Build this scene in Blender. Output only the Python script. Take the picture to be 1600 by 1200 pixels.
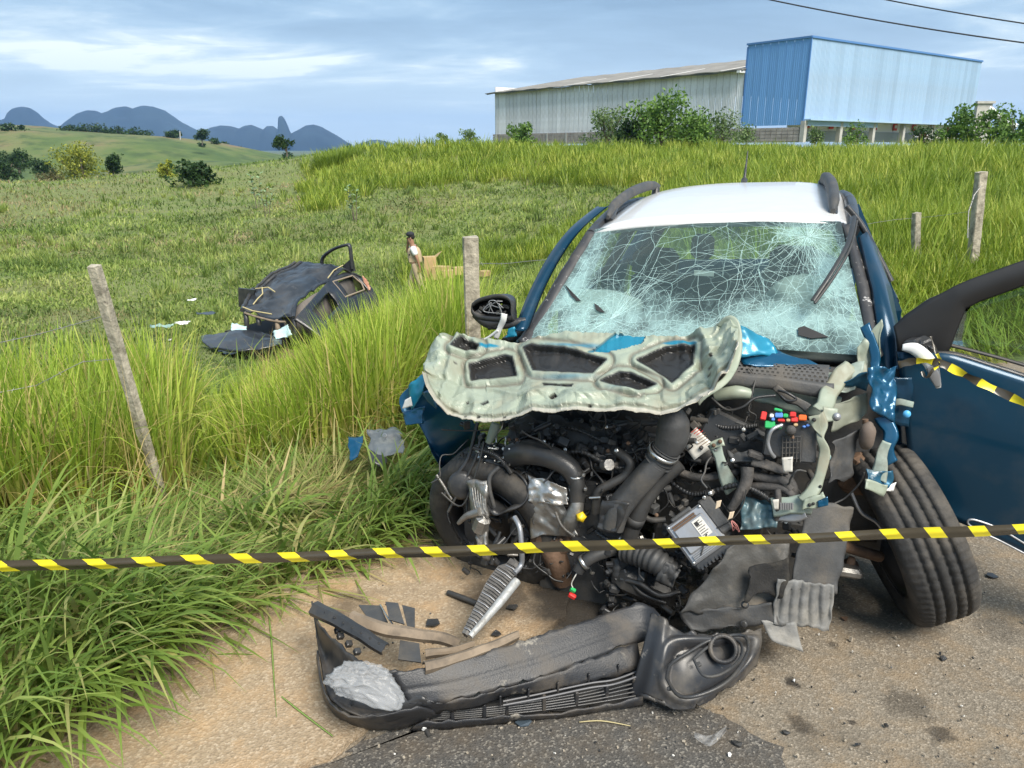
import bpy, bmesh, math, random
import numpy as np
from mathutils import Vector, Matrix, noise as mnoise

for _o in list(bpy.data.objects): bpy.data.objects.remove(_o, do_unlink=True)
SC = bpy.context.scene
COL = SC.collection
RNG = np.random.default_rng(7)
random.seed(7)
R = math.radians

# ------------------------------------------------------------------ camera
F, PIT, H = 1200.0, R(17.1), 1.8
cam_data = bpy.data.cameras.new('camera'); cam = bpy.data.objects.new('camera', cam_data); COL.objects.link(cam)
cam.location = (0, 0, H); cam.rotation_euler = (R(90) - PIT, 0, 0)
cam_data.sensor_width = 36; cam_data.lens = 27.0; cam_data.clip_start = .05; cam_data.clip_end = 20000
SC.camera = cam

# ------------------------------------------------------------------ light
SUN_EL, SUN_AZ = R(50), R(150)     # azimuth clockwise from +Y (view direction): behind the camera, to its right
sun_d = bpy.data.lights.new('sun', 'SUN'); sun = bpy.data.objects.new('sun', sun_d); COL.objects.link(sun)
sun_d.energy = 4.5; sun_d.angle = R(32); sun_d.color = (1.0, .93, .82)
sv = Vector((math.sin(SUN_AZ)*math.cos(SUN_EL), math.cos(SUN_AZ)*math.cos(SUN_EL), math.sin(SUN_EL)))
sun.rotation_euler = sv.to_track_quat('Z', 'Y').to_euler()
sun.location = (0, 0, 30)

W = bpy.data.worlds.new('World'); SC.world = W; W.use_nodes = True
nt = W.node_tree; nt.nodes.clear()
def N(nt, t, **k):
    n = nt.nodes.new(t)
    for a, v in k.items():
        if a.startswith('i_'): n.inputs[a[2:].replace('_', ' ')].default_value = v
        elif a[0] == '_': n.inputs[int(a[1:])].default_value = v
        else: setattr(n, a, v)
    return n
def math_node(nt, op, a, b=None, clamp=False):
    n = nt.nodes.new('ShaderNodeMath'); n.operation = op; n.use_clamp = clamp
    for i, v in enumerate((a, b)):
        if v is None: continue
        if isinstance(v, (int, float)): n.inputs[i].default_value = v
        else: nt.links.new(v, n.inputs[i])
    return n.outputs[0]
def ramp(nt, fac, stops):
    n = nt.nodes.new('ShaderNodeValToRGB'); e = n.color_ramp.elements
    while len(e) > 1: e.remove(e[-1])
    for i, (p, c) in enumerate(stops):
        x = e[0] if i == 0 else e.new(p)
        x.position = p; x.color = (*c, 1) if len(c) == 3 else c
    if fac is not None: nt.links.new(fac, n.inputs[0])
    return n.outputs[0]
sky = N(nt, 'ShaderNodeTexSky', sky_type='NISHITA'); sky.sun_disc = False
sky.sun_elevation = SUN_EL; sky.sun_rotation = SUN_AZ
tc = N(nt, 'ShaderNodeTexCoord'); sx = N(nt, 'ShaderNodeSeparateXYZ'); nt.links.new(tc.outputs['Generated'], sx.inputs[0])
zz = math_node(nt, 'ADD', math_node(nt, 'MAXIMUM', sx.outputs[2], 0.0), .10)
cx = N(nt, 'ShaderNodeCombineXYZ')
nt.links.new(math_node(nt, 'DIVIDE', sx.outputs[0], zz), cx.inputs[0]); nt.links.new(math_node(nt, 'DIVIDE', sx.outputs[1], zz), cx.inputs[1])
cx.inputs[2].default_value = 0.0
def sky_noise(scale, detail, rough, off, dist=.0):
    mp = N(nt, 'ShaderNodeMapping'); mp.inputs['Location'].default_value = off; mp.inputs['Scale'].default_value = (.75, 1.15, 1)
    nt.links.new(cx.outputs[0], mp.inputs[0])
    n = N(nt, 'ShaderNodeTexNoise'); n.inputs['Scale'].default_value = scale; n.inputs['Detail'].default_value = detail
    n.inputs['Roughness'].default_value = rough; n.inputs['Distortion'].default_value = dist
    nt.links.new(mp.outputs[0], n.inputs[0]); return n.outputs['Fac']
n1 = sky_noise(.55, 8, .55, (2.2, 9.1, 0), .5); n2 = sky_noise(1.9, 9, .62, (9.9, 5.5, 0), .6)
cl = math_node(nt, 'ADD', math_node(nt, 'MULTIPLY', n1, .72), math_node(nt, 'MULTIPLY', n2, .28))
ccol = ramp(nt, cl, [(.36, (.155, .255, .38)), (.45, (.21, .33, .47)), (.51, (.30, .43, .56)), (.555, (.48, .585, .66)), (.60, (.86, .89, .89))])
# towards the horizon the deck thins into pale milky air
hz = ramp(nt, sx.outputs[2], [(0.0, (1, 1, 1)), (.05, (.75, .75, .75)), (.10, (.35, .35, .35)), (.2, (.0, .0, .0))])
mixh = N(nt, 'ShaderNodeMix', data_type='RGBA'); nt.links.new(hz, mixh.inputs[0]); nt.links.new(ccol, mixh.inputs[6]); mixh.inputs[7].default_value = (.60, .71, .77, 1)
b1 = N(nt, 'ShaderNodeBackground'); b1.inputs[1].default_value = .10; nt.links.new(sky.outputs[0], b1.inputs[0])
b2 = N(nt, 'ShaderNodeBackground'); b2.inputs[1].default_value = 1.06; nt.links.new(mixh.outputs[2], b2.inputs[0])
mx = N(nt, 'ShaderNodeMixShader'); mx.inputs[0].default_value = .88
nt.links.new(b1.outputs[0], mx.inputs[1]); nt.links.new(b2.outputs[0], mx.inputs[2])
ow = N(nt, 'ShaderNodeOutputWorld'); nt.links.new(mx.outputs[0], ow.inputs[0])

SC.view_settings.view_transform = 'Standard'; SC.view_settings.look = 'None'
SC.view_settings.exposure = 0.56; SC.view_settings.gamma = 1; SC.view_settings.use_curve_mapping = False
SC.cycles.max_bounces = 8; SC.cycles.transparent_max_bounces = 16; SC.cycles.use_denoising = True
SC.cycles.caustics_reflective = False; SC.cycles.caustics_refractive = False

# ------------------------------------------------------------------ measuring helpers (photo pixels -> metres)
cp_, sp_ = math.cos(PIT), math.sin(PIT)
def ray(px, py):
    a, b = (px-800)/F, (600-py)/F
    return np.array([a, cp_+b*sp_, -sp_+b*cp_])
CAMP = np.array([0, 0, H])
def pz(px, py, z): r = ray(px, py); return CAMP + r*((z-H)/r[2])
def pY(px, py, Y): r = ray(px, py); return CAMP + r*(Y/r[1])

# ------------------------------------------------------------------ object helpers
def tag(o, label=None, cat=None, group=None, kind=None):
    if label: o['label'] = label
    if cat: o['category'] = cat
    if group: o['group'] = group
    if kind: o['kind'] = kind
    return o
def empty(name, loc, rz=0, label=None, cat=None, group=None):
    o = bpy.data.objects.new(name, None); COL.objects.link(o); o.location = loc; o.rotation_euler = (0, 0, rz)
    o.empty_display_size = .1
    return tag(o, label, cat, group)
class MB:
    """collects shapes for one mesh; self.xf places what follows"""
    def __init__(s): s.v = []; s.f = []; s.m = []; s.sm = []; s.xf = None
    def add(s, vs, fs, mi=0, smooth=False):
        b = len(s.v)
        for p in vs:
            p = Vector(p)
            s.v.append(tuple(s.xf @ p) if s.xf is not None else tuple(p))
        for f in fs:
            s.f.append(tuple(b+i for i in f)); s.m.append(mi); s.sm.append(smooth)
        return s
    def box(s, c, size, rot=None, mi=0, taper=1.0, bev=0.0):
        x, y, z = [d/2 for d in size]; c = Vector(c)
        M = rot if rot is not None else Matrix.Identity(3)
        if bev <= 0:
            P = []
            for k in (-1, 1):
                t = taper if k > 0 else 1
                for (i, j) in ((-1, -1), (1, -1), (1, 1), (-1, 1)): P.append(c + M @ Vector((i*x*t, j*y*t, k*z)))
            return s.add(P, [(0,3,2,1),(4,5,6,7),(0,1,5,4),(1,2,6,5),(2,3,7,6),(3,0,4,7)], mi)
        b = min(bev, x*.9, y*.9, z*.9); P = []
        for (zz, ins) in ((-z, b), (-z+b, 0), (z-b, 0), (z, b)):
            t = 1 + (taper-1)*(zz+z)/(2*z)
            X, Y = (x-ins)*t, (y-ins)*t; k = b*.8
            for (i, j) in ((-X+k,-Y),(X-k,-Y),(X,-Y+k),(X,Y-k),(X-k,Y),(-X+k,Y),(-X,Y-k),(-X,-Y+k)):
                P.append(c + M @ Vector((i, j, zz)))
        fs = [tuple(range(7,-1,-1)), tuple(range(24,32))]
        for r in range(3):
            for i in range(8): fs.append((r*8+i, r*8+(i+1)%8, (r+1)*8+(i+1)%8, (r+1)*8+i))
        return s.add(P, fs, mi)
    def tube(s, pts, rad, seg=10, mi=0, caps=True, smooth=True, sq=None):
        pts = [Vector(p) for p in pts]; n = len(pts); P = []; up = None
        for i, p in enumerate(pts):
            d = (pts[min(i+1, n-1)]-pts[max(i-1, 0)])
            if d.length < 1e-9: d = Vector((0, 0, 1))
            d.normalize()
            if up is None:
                up = Vector((0, 0, 1)) if abs(d.z) < .9 else Vector((1, 0, 0))
            a = d.cross(up)
            if a.length < 1e-6: a = d.orthogonal()
            a.normalize(); b = a.cross(d).normalized(); up = b
            r = rad[i] if hasattr(rad, '__len__') else rad
            for k in range(seg):
                t = 2*math.pi*k/seg; ca, sa = math.cos(t), math.sin(t)
                if sq: ca = math.copysign(abs(ca)**sq[2], ca)*sq[0]; sa = math.copysign(abs(sa)**sq[2], sa)*sq[1]
                P.append(p + a*(ca*r) + b*(sa*r))
        fs = []
        for i in range(n-1):
            for k in range(seg): fs.append((i*seg+k, i*seg+(k+1)%seg, (i+1)*seg+(k+1)%seg, (i+1)*seg+k))
        s.add(P, fs, mi, smooth)
        if caps:
            s.add(P[:seg], [tuple(range(seg-1, -1, -1))], mi); s.add(P[-seg:], [tuple(range(seg))], mi)
        return s
    def ring(s, c, axis, R_, r, seg=24, k=8, mi=0):
        c = Vector(c); ax = Vector(axis).normalized(); a = ax.orthogonal().normalized(); b = ax.cross(a); P = []; fs = []
        for i in range(seg):
            t = 2*math.pi*i/seg; d = a*math.cos(t)+b*math.sin(t)
            for j in range(k):
                q = 2*math.pi*j/k; P.append(c+d*(R_+r*math.cos(q))+ax*(r*math.sin(q)))
        for i in range(seg):
            for j in range(k): fs.append((i*k+j, ((i+1)%seg)*k+j, ((i+1)%seg)*k+(j+1)%k, i*k+(j+1)%k))
        return s.add(P, fs, mi, True)
    def lathe(s, c, axis, prof, seg=32, mi=0, smooth=True, closed=False, fn=None):
        c = Vector(c); ax = Vector(axis).normalized(); a = ax.orthogonal().normalized(); b = ax.cross(a); P = []; fs = []; n = len(prof)
        for i in range(seg):
            t = 2*math.pi*i/seg; d = a*math.cos(t)+b*math.sin(t)
            for j, (r, h) in enumerate(prof):
                if fn: r = fn(t, r, h)
                P.append(c+d*r+ax*h)
        for i in range(seg):
            for j in range(n if closed else n-1): fs.append((i*n+j, ((i+1)%seg)*n+j, ((i+1)%seg)*n+(j+1)%n, i*n+(j+1)%n))
        return s.add(P, fs, mi, smooth)
    def ball(s, c, r, seg=12, rings=8, mi=0, jit=0, rot=None):
        c = Vector(c); r = r if hasattr(r, '__len__') else (r, r, r); P = []; fs = []
        for i in range(rings+1):
            ph = math.pi*i/rings
            for k in range(seg):
                t = 2*math.pi*k/seg
                q = Vector((math.sin(ph)*math.cos(t)*r[0], math.sin(ph)*math.sin(t)*r[1], math.cos(ph)*r[2]))
                if jit: q *= 1+jit*mnoise.noise(q*(2/max(r))+Vector(c)*7)
                P.append(c + (rot @ q if rot is not None else q))
        for i in range(rings):
            for k in range(seg): fs.append((i*seg+k, i*seg+(k+1)%seg, (i+1)*seg+(k+1)%seg, (i+1)*seg+k))
        return s.add(P, fs, mi, True)
    def prism(s, outline, depth, mi=0):
        """outline: list of 3D points (roughly planar), depth: 3D offset vector"""
        n = len(outline); o = [Vector(p) for p in outline]; d = Vector(depth); P = o+[p+d for p in o]
        return s.add(P, [tuple(range(n)), tuple(range(2*n-1, n-1, -1))]+[(i, i+n, (i+1)%n+n, (i+1)%n) for i in range(n)], mi)
    def grid(s, G, mi=0, smooth=True, mfn=None, skip=None):
        """G: rows of 3D points"""
        nr, nc = len(G), len(G[0]); P = [Vector(p) for row in G for p in row]
        if mfn is None and skip is None:
            return s.add(P, [(i*nc+j, i*nc+j+1, (i+1)*nc+j+1, (i+1)*nc+j) for i in range(nr-1) for j in range(nc-1)], mi, smooth)
        b = len(s.v)
        for p in P: s.v.append(tuple(s.xf @ p) if s.xf is not None else tuple(p))
        for i in range(nr-1):
            for j in range(nc-1):
                if skip and skip(i, j): continue
                s.f.append((b+i*nc+j, b+i*nc+j+1, b+(i+1)*nc+j+1, b+(i+1)*nc+j)); s.m.append(mfn(i, j) if mfn else mi); s.sm.append(smooth)
        return s
    def build(s, name, mats, parent=None, solid=0, bevel=0, label=None, cat=None, group=None, kind=None, sub=0, off=-1, rim=None):
        me = bpy.data.meshes.new(name); me.from_pydata(s.v, [], s.f)
        mats = mats if isinstance(mats, (list, tuple)) else [mats]
        for m in mats: me.materials.append(m)
        me.polygons.foreach_set('material_index', s.m); me.polygons.foreach_set('use_smooth', s.sm); me.update()
        o = bpy.data.objects.new(name, me); COL.objects.link(o)
        if parent is not None: o.parent = parent
        if solid:
            m = o.modifiers.new('solid', 'SOLIDIFY'); m.thickness = solid; m.offset = off
            if rim is not None: m.material_offset_rim = rim
        if bevel:
            m = o.modifiers.new('bevel', 'BEVEL'); m.width = bevel; m.segments = 2; m.limit_method = 'ANGLE'
        if sub:
            m = o.modifiers.new('sub', 'SUBSURF'); m.levels = sub; m.render_levels = sub
        return tag(o, label, cat, group, kind)
def copy_tree(o, parent=None):
    c = o.copy(); COL.objects.link(c)
    if parent is not None: c.parent = parent
    for ch in list(o.children): copy_tree(ch, c)
    return c
def np_mesh(name, V, Fq, mat, attrs=None, parent=None, smooth=True, kind=None, cols=None):
    """V (n,3), Fq (m,k) same-size faces"""
    me = bpy.data.meshes.new(name); n, m, k = len(V), len(Fq), Fq.shape[1]
    me.vertices.add(n); me.vertices.foreach_set('co', np.ascontiguousarray(V, dtype=np.float32).ravel())
    me.loops.add(m*k); me.loops.foreach_set('vertex_index', np.ascontiguousarray(Fq, dtype=np.int32).ravel())
    me.polygons.add(m); me.polygons.foreach_set('loop_start', np.arange(0, m*k, k, dtype=np.int32))
    if smooth: me.polygons.foreach_set('use_smooth', np.ones(m, dtype=bool))
    for an, av in (attrs or {}).items():
        a = me.attributes.new(an, 'FLOAT', 'POINT'); a.data.foreach_set('value', np.ascontiguousarray(av, dtype=np.float32))
    me.update(calc_edges=True); me.materials.append(mat)
    o = bpy.data.objects.new(name, me); COL.objects.link(o)
    if parent is not None: o.parent = parent
    if kind: o['kind'] = kind
    return o

# ------------------------------------------------------------------ materials
MATS = {}
def mat(name, col, rough=.6, metal=0.0, var=.0, vscale=8, spec=.5, bump=.0, bscale=60, coat=0, dirt=None, dscale=4, damt=.4, wear=None, wscale=25, wamt=.5):
    """base colour with noise variation, dirt blotches and scuff wear that stay on the thing"""
    if name in MATS: return MATS[name]
    m = bpy.data.materials.new(name); m.use_nodes = True; t = m.node_tree; b = t.nodes['Principled BSDF']
    b.inputs['Roughness'].default_value = rough; b.inputs['Metallic'].default_value = metal
    b.inputs['Specular IOR Level'].default_value = spec
    if coat: b.inputs['Coat Weight'].default_value = coat; b.inputs['Coat Roughness'].default_value = .08
    c = N(t, 'ShaderNodeTexCoord'); out = None
    def nz(sc, det=6, ro=.6, off=0):
        n = N(t, 'ShaderNodeTexNoise'); n.inputs['Scale'].default_value = sc; n.inputs['Detail'].default_value = det; n.inputs['Roughness'].default_value = ro
        mp = N(t, 'ShaderNodeMapping'); mp.inputs['Location'].default_value = (off, off*1.3, off*.7); t.links.new(c.outputs['Object'], mp.inputs[0]); t.links.new(mp.outputs[0], n.inputs[0])
        return n.outputs['Fac']
    if var:
        lo = tuple(x*(1-var) for x in col); hi = tuple(min(1, x*(1+var)) for x in col)
        out = ramp(t, nz(vscale), [(.3, lo), (.7, hi)])
    else:
        rgb = N(t, 'ShaderNodeRGB'); rgb.outputs[0].default_value = (*col, 1); out = rgb.outputs[0]
    rfac = None
    def lay(out, colr, f):
        x = N(t, 'ShaderNodeMix', data_type='RGBA'); t.links.new(f, x.inputs[0]); t.links.new(out, x.inputs[6]); x.inputs[7].default_value = (*colr, 1); return x.outputs[2]
    if dirt:
        f = ramp(t, nz(dscale, 8, .65, 3.3), [(.48, (0,0,0)), (.68, (damt,)*3)]); out = lay(out, dirt, f); rfac = f
    if wear:
        f = ramp(t, nz(wscale, 10, .75, 9.1), [(.60, (0,0,0)), (.66, (wamt,)*3)]); out = lay(out, wear, f)
    t.links.new(out, b.inputs['Base Color'])
    if rfac is not None:
        r_ = N(t, 'ShaderNodeMix', data_type='FLOAT'); t.links.new(rfac, r_.inputs[0]); r_.inputs[2].default_value = rough; r_.inputs[3].default_value = .85
        t.links.new(r_.outputs[0], b.inputs['Roughness'])
    if bump:
        bn = N(t, 'ShaderNodeBump'); bn.inputs['Strength'].default_value = bump; bn.inputs['Distance'].default_value = .01
        t.links.new(nz(bscale, 6, .6, 5), bn.inputs['Height']); t.links.new(bn.outputs[0], b.inputs['Normal'])
    MATS[name] = m; return m
def grass_mat(name, stops, straw=(.34, .25, .10), trans=.35, base=.35, rough=.55):
    """blade colour from its own tint, straw-coloured towards the root on dry blades"""
    m = bpy.data.materials.new(name); m.use_nodes = True; t = m.node_tree; t.nodes.clear()
    a = N(t, 'ShaderNodeAttribute', attribute_name='tint'); d = N(t, 'ShaderNodeAttribute', attribute_name='dry'); h = N(t, 'ShaderNodeAttribute', attribute_name='along')
    col = ramp(t, a.outputs['Fac'], stops)
    low = ramp(t, h.outputs['Fac'], [(0.0, (1,1,1)), (base, (.75,)*3), (min(.98, base+.35), (0,0,0))])
    f = math_node(t, 'MULTIPLY', low, d.outputs['Fac'])
    f2 = math_node(t, 'MAXIMUM', f, math_node(t, 'MULTIPLY', math_node(t, 'SUBTRACT', d.outputs['Fac'], .82, True), 5.5, True))
    x = N(t, 'ShaderNodeMix', data_type='RGBA'); t.links.new(f2, x.inputs[0]); t.links.new(col, x.inputs[6]); x.inputs[7].default_value = (*straw, 1)
    p = N(t, 'ShaderNodeBsdfPrincipled'); p.inputs['Roughness'].default_value = rough; p.inputs['Specular IOR Level'].default_value = .35; t.links.new(x.outputs[2], p.inputs['Base Color'])
    tr = N(t, 'ShaderNodeBsdfTranslucent'); t.links.new(x.outputs[2], tr.inputs[0])
    ms = N(t, 'ShaderNodeMixShader'); ms.inputs[0].default_value = trans; t.links.new(p.outputs[0], ms.inputs[1]); t.links.new(tr.outputs[0], ms.inputs[2])
    o = N(t, 'ShaderNodeOutputMaterial'); t.links.new(ms.outputs[0], o.inputs[0]); return m

# ------------------------------------------------------------------ terrain
EDGE = np.array([(-7.8, -5.31), (-1.26, 2.23), (2.0, 6.0), (4.2, 6.5), (10, 7.6), (40, 13)])
def s_edge(x, y):
    """signed distance from the road edge, positive on the grass side"""
    x = np.asarray(x, float); y = np.asarray(y, float); best = np.full(x.shape, 1e9); sg = np.ones(x.shape)
    for (a, b) in zip(EDGE[:-1], EDGE[1:]):
        d = b-a; L2 = d@d; t = ((x-a[0])*d[0]+(y-a[1])*d[1])/L2; tcl = np.clip(t, 0, 1)
        qx, qy = x-(a[0]+tcl*d[0]), y-(a[1]+tcl*d[1]); dist = np.hypot(qx, qy); c = d[0]*(y-a[1])-d[1]*(x-a[0])
        u = dist < best-1e-9; best = np.where(u, dist, best); sg = np.where(u, np.sign(c), sg)
    return best*sg
CT = [(260,790,4.2),(0,800,4),(450,700,5),(0,700,5),(700,640,5.4),(560,640,6.5),(200,590,8),(450,600,8.5),(0,600,8),(650,560,8.5),
      (450,560,13),(330,548,12.5),(570,505,15.7),(150,520,13.5),(0,520,13.5),(-300,560,12),(645,470,20),(760,450,18),(850,430,16),(0,400,26),(400,390,27),(600,400,26),(800,375,27),(-300,420,24),
      (0,300,58),(-300,310,55),(300,286,65),(480,280,62),(600,300,42),(800,290,42),(950,330,28),(1100,300,31),(1100,262,42),(900,250,52),(700,246,58),(560,242,66),
      (560,232,80),(900,236,75),(1200,243,58),(1500,247,48),(1700,245,45),(1300,290,26),(1500,300,21),(1700,300,19),(1500,400,10.5),(1400,440,8.8),(1650,400,10.5),(1900,380,10),(1300,400,13),(1150,430,13),(1000,450,12),
      (100,290,85),(-200,290,80),(300,276,95),(500,262,95),(900,236,110),(1200,236,100),(1500,238,95),(1700,240,90),(900,236,170),(1400,236,170),(1900,236,150)]
CTP = np.array([pY(*c) for c in CT])
CTP = np.vstack([CTP, [[-40, 115, -7], [-12, 120, -5], [-80, 110, -8], [-60, 170, -9], [-15, 170, -7], [-4,4.2,-.25], [-6,4,-.35],[-5,7,-1.1],[3,4,.0],[4,6,.05],[2.6,8.3,.1],[.6,6.2,-.2],[1.5,9,-.4]]])
def _q(x, y):
    r = np.hypot(x, y); return np.stack([np.arctan2(x, y)*2.2, np.log(np.maximum(r, .8))*1.0], -1)
def _phi(a, b):
    d = np.linalg.norm(a[:, None]-b[None], axis=2); return np.where(d > 1e-9, d*d*np.log(d+1e-12), 0)
_Q = _q(CTP[:, 0], CTP[:, 1]); _n = len(_Q)
_A = np.zeros((_n+3, _n+3)); _A[:_n, :_n] = _phi(_Q, _Q)+np.eye(_n)*.01; _A[:_n, _n] = 1; _A[:_n, _n+1:] = _Q; _A[_n:, :_n] = _A[:_n, _n:].T
_Wt = np.linalg.solve(_A, np.concatenate([CTP[:, 2], np.zeros(3)]))
def sstep(x, a, b): t = np.clip((x-a)/(b-a), 0, 1); return t*t*(3-2*t)
def vnoise(x, y, sc, seed=0):
    """cheap smooth value noise"""
    x = np.asarray(x)/sc+seed*17.3; y = np.asarray(y)/sc+seed*9.1; xi, yi = np.floor(x), np.floor(y); fx, fy = x-xi, y-yi
    h = lambda i, j: np.modf(np.abs(np.sin(i*127.1+j*311.7+seed*74.7)*43758.5453))[0]
    fx = fx*fx*(3-2*fx); fy = fy*fy*(3-2*fy)
    return (h(xi, yi)*(1-fx)+h(xi+1, yi)*fx)*(1-fy)+(h(xi, yi+1)*(1-fx)+h(xi+1, yi+1)*fx)*fy
def Zg(x, y):
    x = np.atleast_1d(np.asarray(x, float)); y = np.atleast_1d(np.asarray(y, float)); o = np.empty(x.shape)
    for i in range(0, len(x), 20000):
        q = _q(x[i:i+20000], y[i:i+20000]); o[i:i+20000] = _phi(q, _Q)@_Wt[:_n]+_Wt[_n]+q@_Wt[_n+1:]
    o = np.clip(o, -12, 4); s = s_edge(x, y); r = np.hypot(x, y)
    o += (vnoise(x, y, 2.3, 1)-.5)*.22*sstep(r, 8, 14)+(vnoise(x, y, .8, 2)-.5)*.05*sstep(s, .5, 2)
    return o*sstep(s, .3, 1.7)
def zg1(x, y): return float(Zg([x], [y])[0])

# bare earth between the blades
def soil_mat():
    m = bpy.data.materials.new('earth_and_thatch'); m.use_nodes = True; t = m.node_tree; b = t.nodes['Principled BSDF']; b.inputs['Roughness'].default_value = .95
    c = N(t, 'ShaderNodeTexCoord')
    def nz(sc, det=8): 
        n = N(t, 'ShaderNodeTexNoise'); n.inputs['Scale'].default_value = sc; n.inputs['Detail'].default_value = det; n.inputs['Roughness'].default_value = .65; t.links.new(c.outputs['Object'], n.inputs[0]); return n.outputs['Fac']
    g = ramp(t, nz(1.3), [(.3, (.09, .14, .03)), (.5, (.13, .19, .042)), (.7, (.18, .20, .065))])
    e = ramp(t, nz(9), [(.35, (.10, .11, .035)), (.65, (.22, .20, .085))])
    x = N(t, 'ShaderNodeMix', data_type='RGBA'); t.links.new(ramp(t, nz(.35), [(.35, (.25,)*3), (.65, (.8,)*3)]), x.inputs[0]); t.links.new(g, x.inputs[6]); t.links.new(e, x.inputs[7])
    t.links.new(x.outputs[2], b.inputs['Base Color']); return m
M_soil = soil_mat()
az = np.radians(np.linspace(-72, 72, 330)); rr = np.exp(np.linspace(math.log(1.0), math.log(230), 330))
A_, R_ = np.meshgrid(az, rr); gx, gy = (R_*np.sin(A_)).ravel(), (R_*np.cos(A_)).ravel(); gz = Zg(gx, gy)
gz = np.where(s_edge(gx, gy) < .02, -.03, gz-.004)
nr, nc = A_.shape; ii, jj = np.meshgrid(np.arange(nr-1), np.arange(nc-1), indexing='ij'); q = (ii*nc+jj).ravel()
np_mesh('field', np.stack([gx, gy, gz], 1), np.stack([q, q+1, q+nc+1, q+nc], 1), M_soil, kind='structure')

# distant ground sheet out to the horizon, and the low pasture hills
def pasture_mat():
    m = bpy.data.materials.new('pasture'); m.use_nodes = True; t = m.node_tree; b = t.nodes['Principled BSDF']; b.inputs['Roughness'].default_value = .95
    c = N(t, 'ShaderNodeTexCoord')
    def nz(sc, det=8, off=0):
        n = N(t, 'ShaderNodeTexNoise'); n.inputs['Scale'].default_value = sc; n.inputs['Detail'].default_value = det; n.inputs['Roughness'].default_value = .6
        mp = N(t, 'ShaderNodeMapping'); mp.inputs['Location'].default_value = (off, off, 0); t.links.new(c.outputs['Object'], mp.inputs[0]); t.links.new(mp.outputs[0], n.inputs[0]); return n.outputs['Fac']
    col = ramp(t, nz(.018), [(.38, (.045, .085, .02)), (.47, (.085, .125, .03)), (.55, (.135, .145, .05)), (.62, (.18, .125, .07))])
    x = N(t, 'ShaderNodeMix', data_type='RGBA'); t.links.new(ramp(t, nz(.12, 9, 4), [(.50, (0,)*3), (.62, (.85,)*3)]), x.inputs[0]); t.links.new(col, x.inputs[6]); x.inputs[7].default_value = (.045, .075, .02, 1)
    t.links.new(x.outputs[2], b.inputs['Base Color']); return m
M_past = pasture_mat()
g = MB(); g.grid([[(x, y, -13) for x in (-7000, -2000, -600, 0, 600, 2000, 7000)] for y in (-3000, 0, 300, 1000, 3000, 7500)]); g.build('ground', M_past, kind='structure')
def hill(cx, cy, rx, ry, top, base=-13.5, seed=0, name='pasture_hill', m=None, n=40, rot=0, pw=1.0):
    b = MB(); G = []
    for i in range(n+1):
        row = []
        for j in range(n+1):
            u, v = -1+2*i/n, -1+2*j/n; r = min(1, math.hypot(u, v))
            k = (.5+.5*math.cos(math.pi*r))**pw
            x, y = u*rx, v*ry; X = cx+x*math.cos(rot)-y*math.sin(rot); Y = cy+x*math.sin(rot)+y*math.cos(rot)
            row.append((X, Y, base+(top-base)*k*(1+.16*mnoise.noise(Vector((X/60, Y/60, seed))))))
        G.append(row)
    b.grid(G); return b.build(name, m or M_past, kind='structure')
hill(-190, 330, 190, 150, 10.5, seed=1); hill(-300, 520, 220, 160, 14, seed=5); hill(-95, 250, 85, 70, -1.5, seed=2); hill(60, 480, 230, 130, 2, seed=3)

# ------------------------------------------------------------------ mountains: bare granite domes far off
M_rock = mat('forested_granite', (.022, .035, .04), .95, var=.5, vscale=.004)
YM = 4200.0
def mountain(outline, depth, label, kindseed, group='granite mountains on the horizon'):
    """outline: skyline in photo pixels, turned into a rounded ridge with real depth"""
    pts = [pY(px, py, YM) for px, py in outline]; b = MB(); G = []
    xs = np.linspace(pts[0][0], pts[-1][0], 90); zs = np.interp(xs, [p[0] for p in pts], [p[2] for p in pts])
    for k in range(-14, 15):
        t = k/14; row = []
        for x, z in zip(xs, zs):
            f = math.sqrt(max(0, 1-abs(t)**2.0)); n = mnoise.fractal(Vector((x/220, t*3, kindseed)), .9, 2.1, 5)
            row.append((x+n*10*(abs(t)), YM+t*depth+n*10*abs(t), -20+(z+20)*f*(1+.10*n*abs(t)*2)))
        G.append(row)
    b.grid(G)
    o = b.build('mountain', M_rock, kind='structure')
    o['label'] = label; return o
mountain([(-90,226),(-40,205),(-10,188),(5,187),(14,183),(17,174),(24,168),(34,166.5),(44,168),(54,174),(64,184),(76,193),(90,199),(110,206),(130,222)], 110, 'x', 1)
mountain([(70,222),(88,205),(98,197),(108,187),(122,177),(136,172.5),(150,173),(158,177),(168,174),(180,168),(196,166),(208,170),(215,167),(222,165),(238,166.5),(256,172),(268,180),(282,190),(300,200),(318,208),(335,226)], 110, 'x', 2)
mountain([(300,222),(318,208),(330,199),(345,196),(360,197),(374,201),(382,196.5),(392,195),(402,199),(412,203),(418,197),(426,197),(434,203),(442,212),(470,226)], 110, 'x', 3)
mountain([(420,226),(450,212),(466,203),(478,196),(490,194.5),(502,198),(514,205),(526,212),(545,224)], 110, 'x', 4)
mountain([(560,226),(578,219),(590,218),(604,221),(622,227)], 110, 'x', 5)
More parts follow.
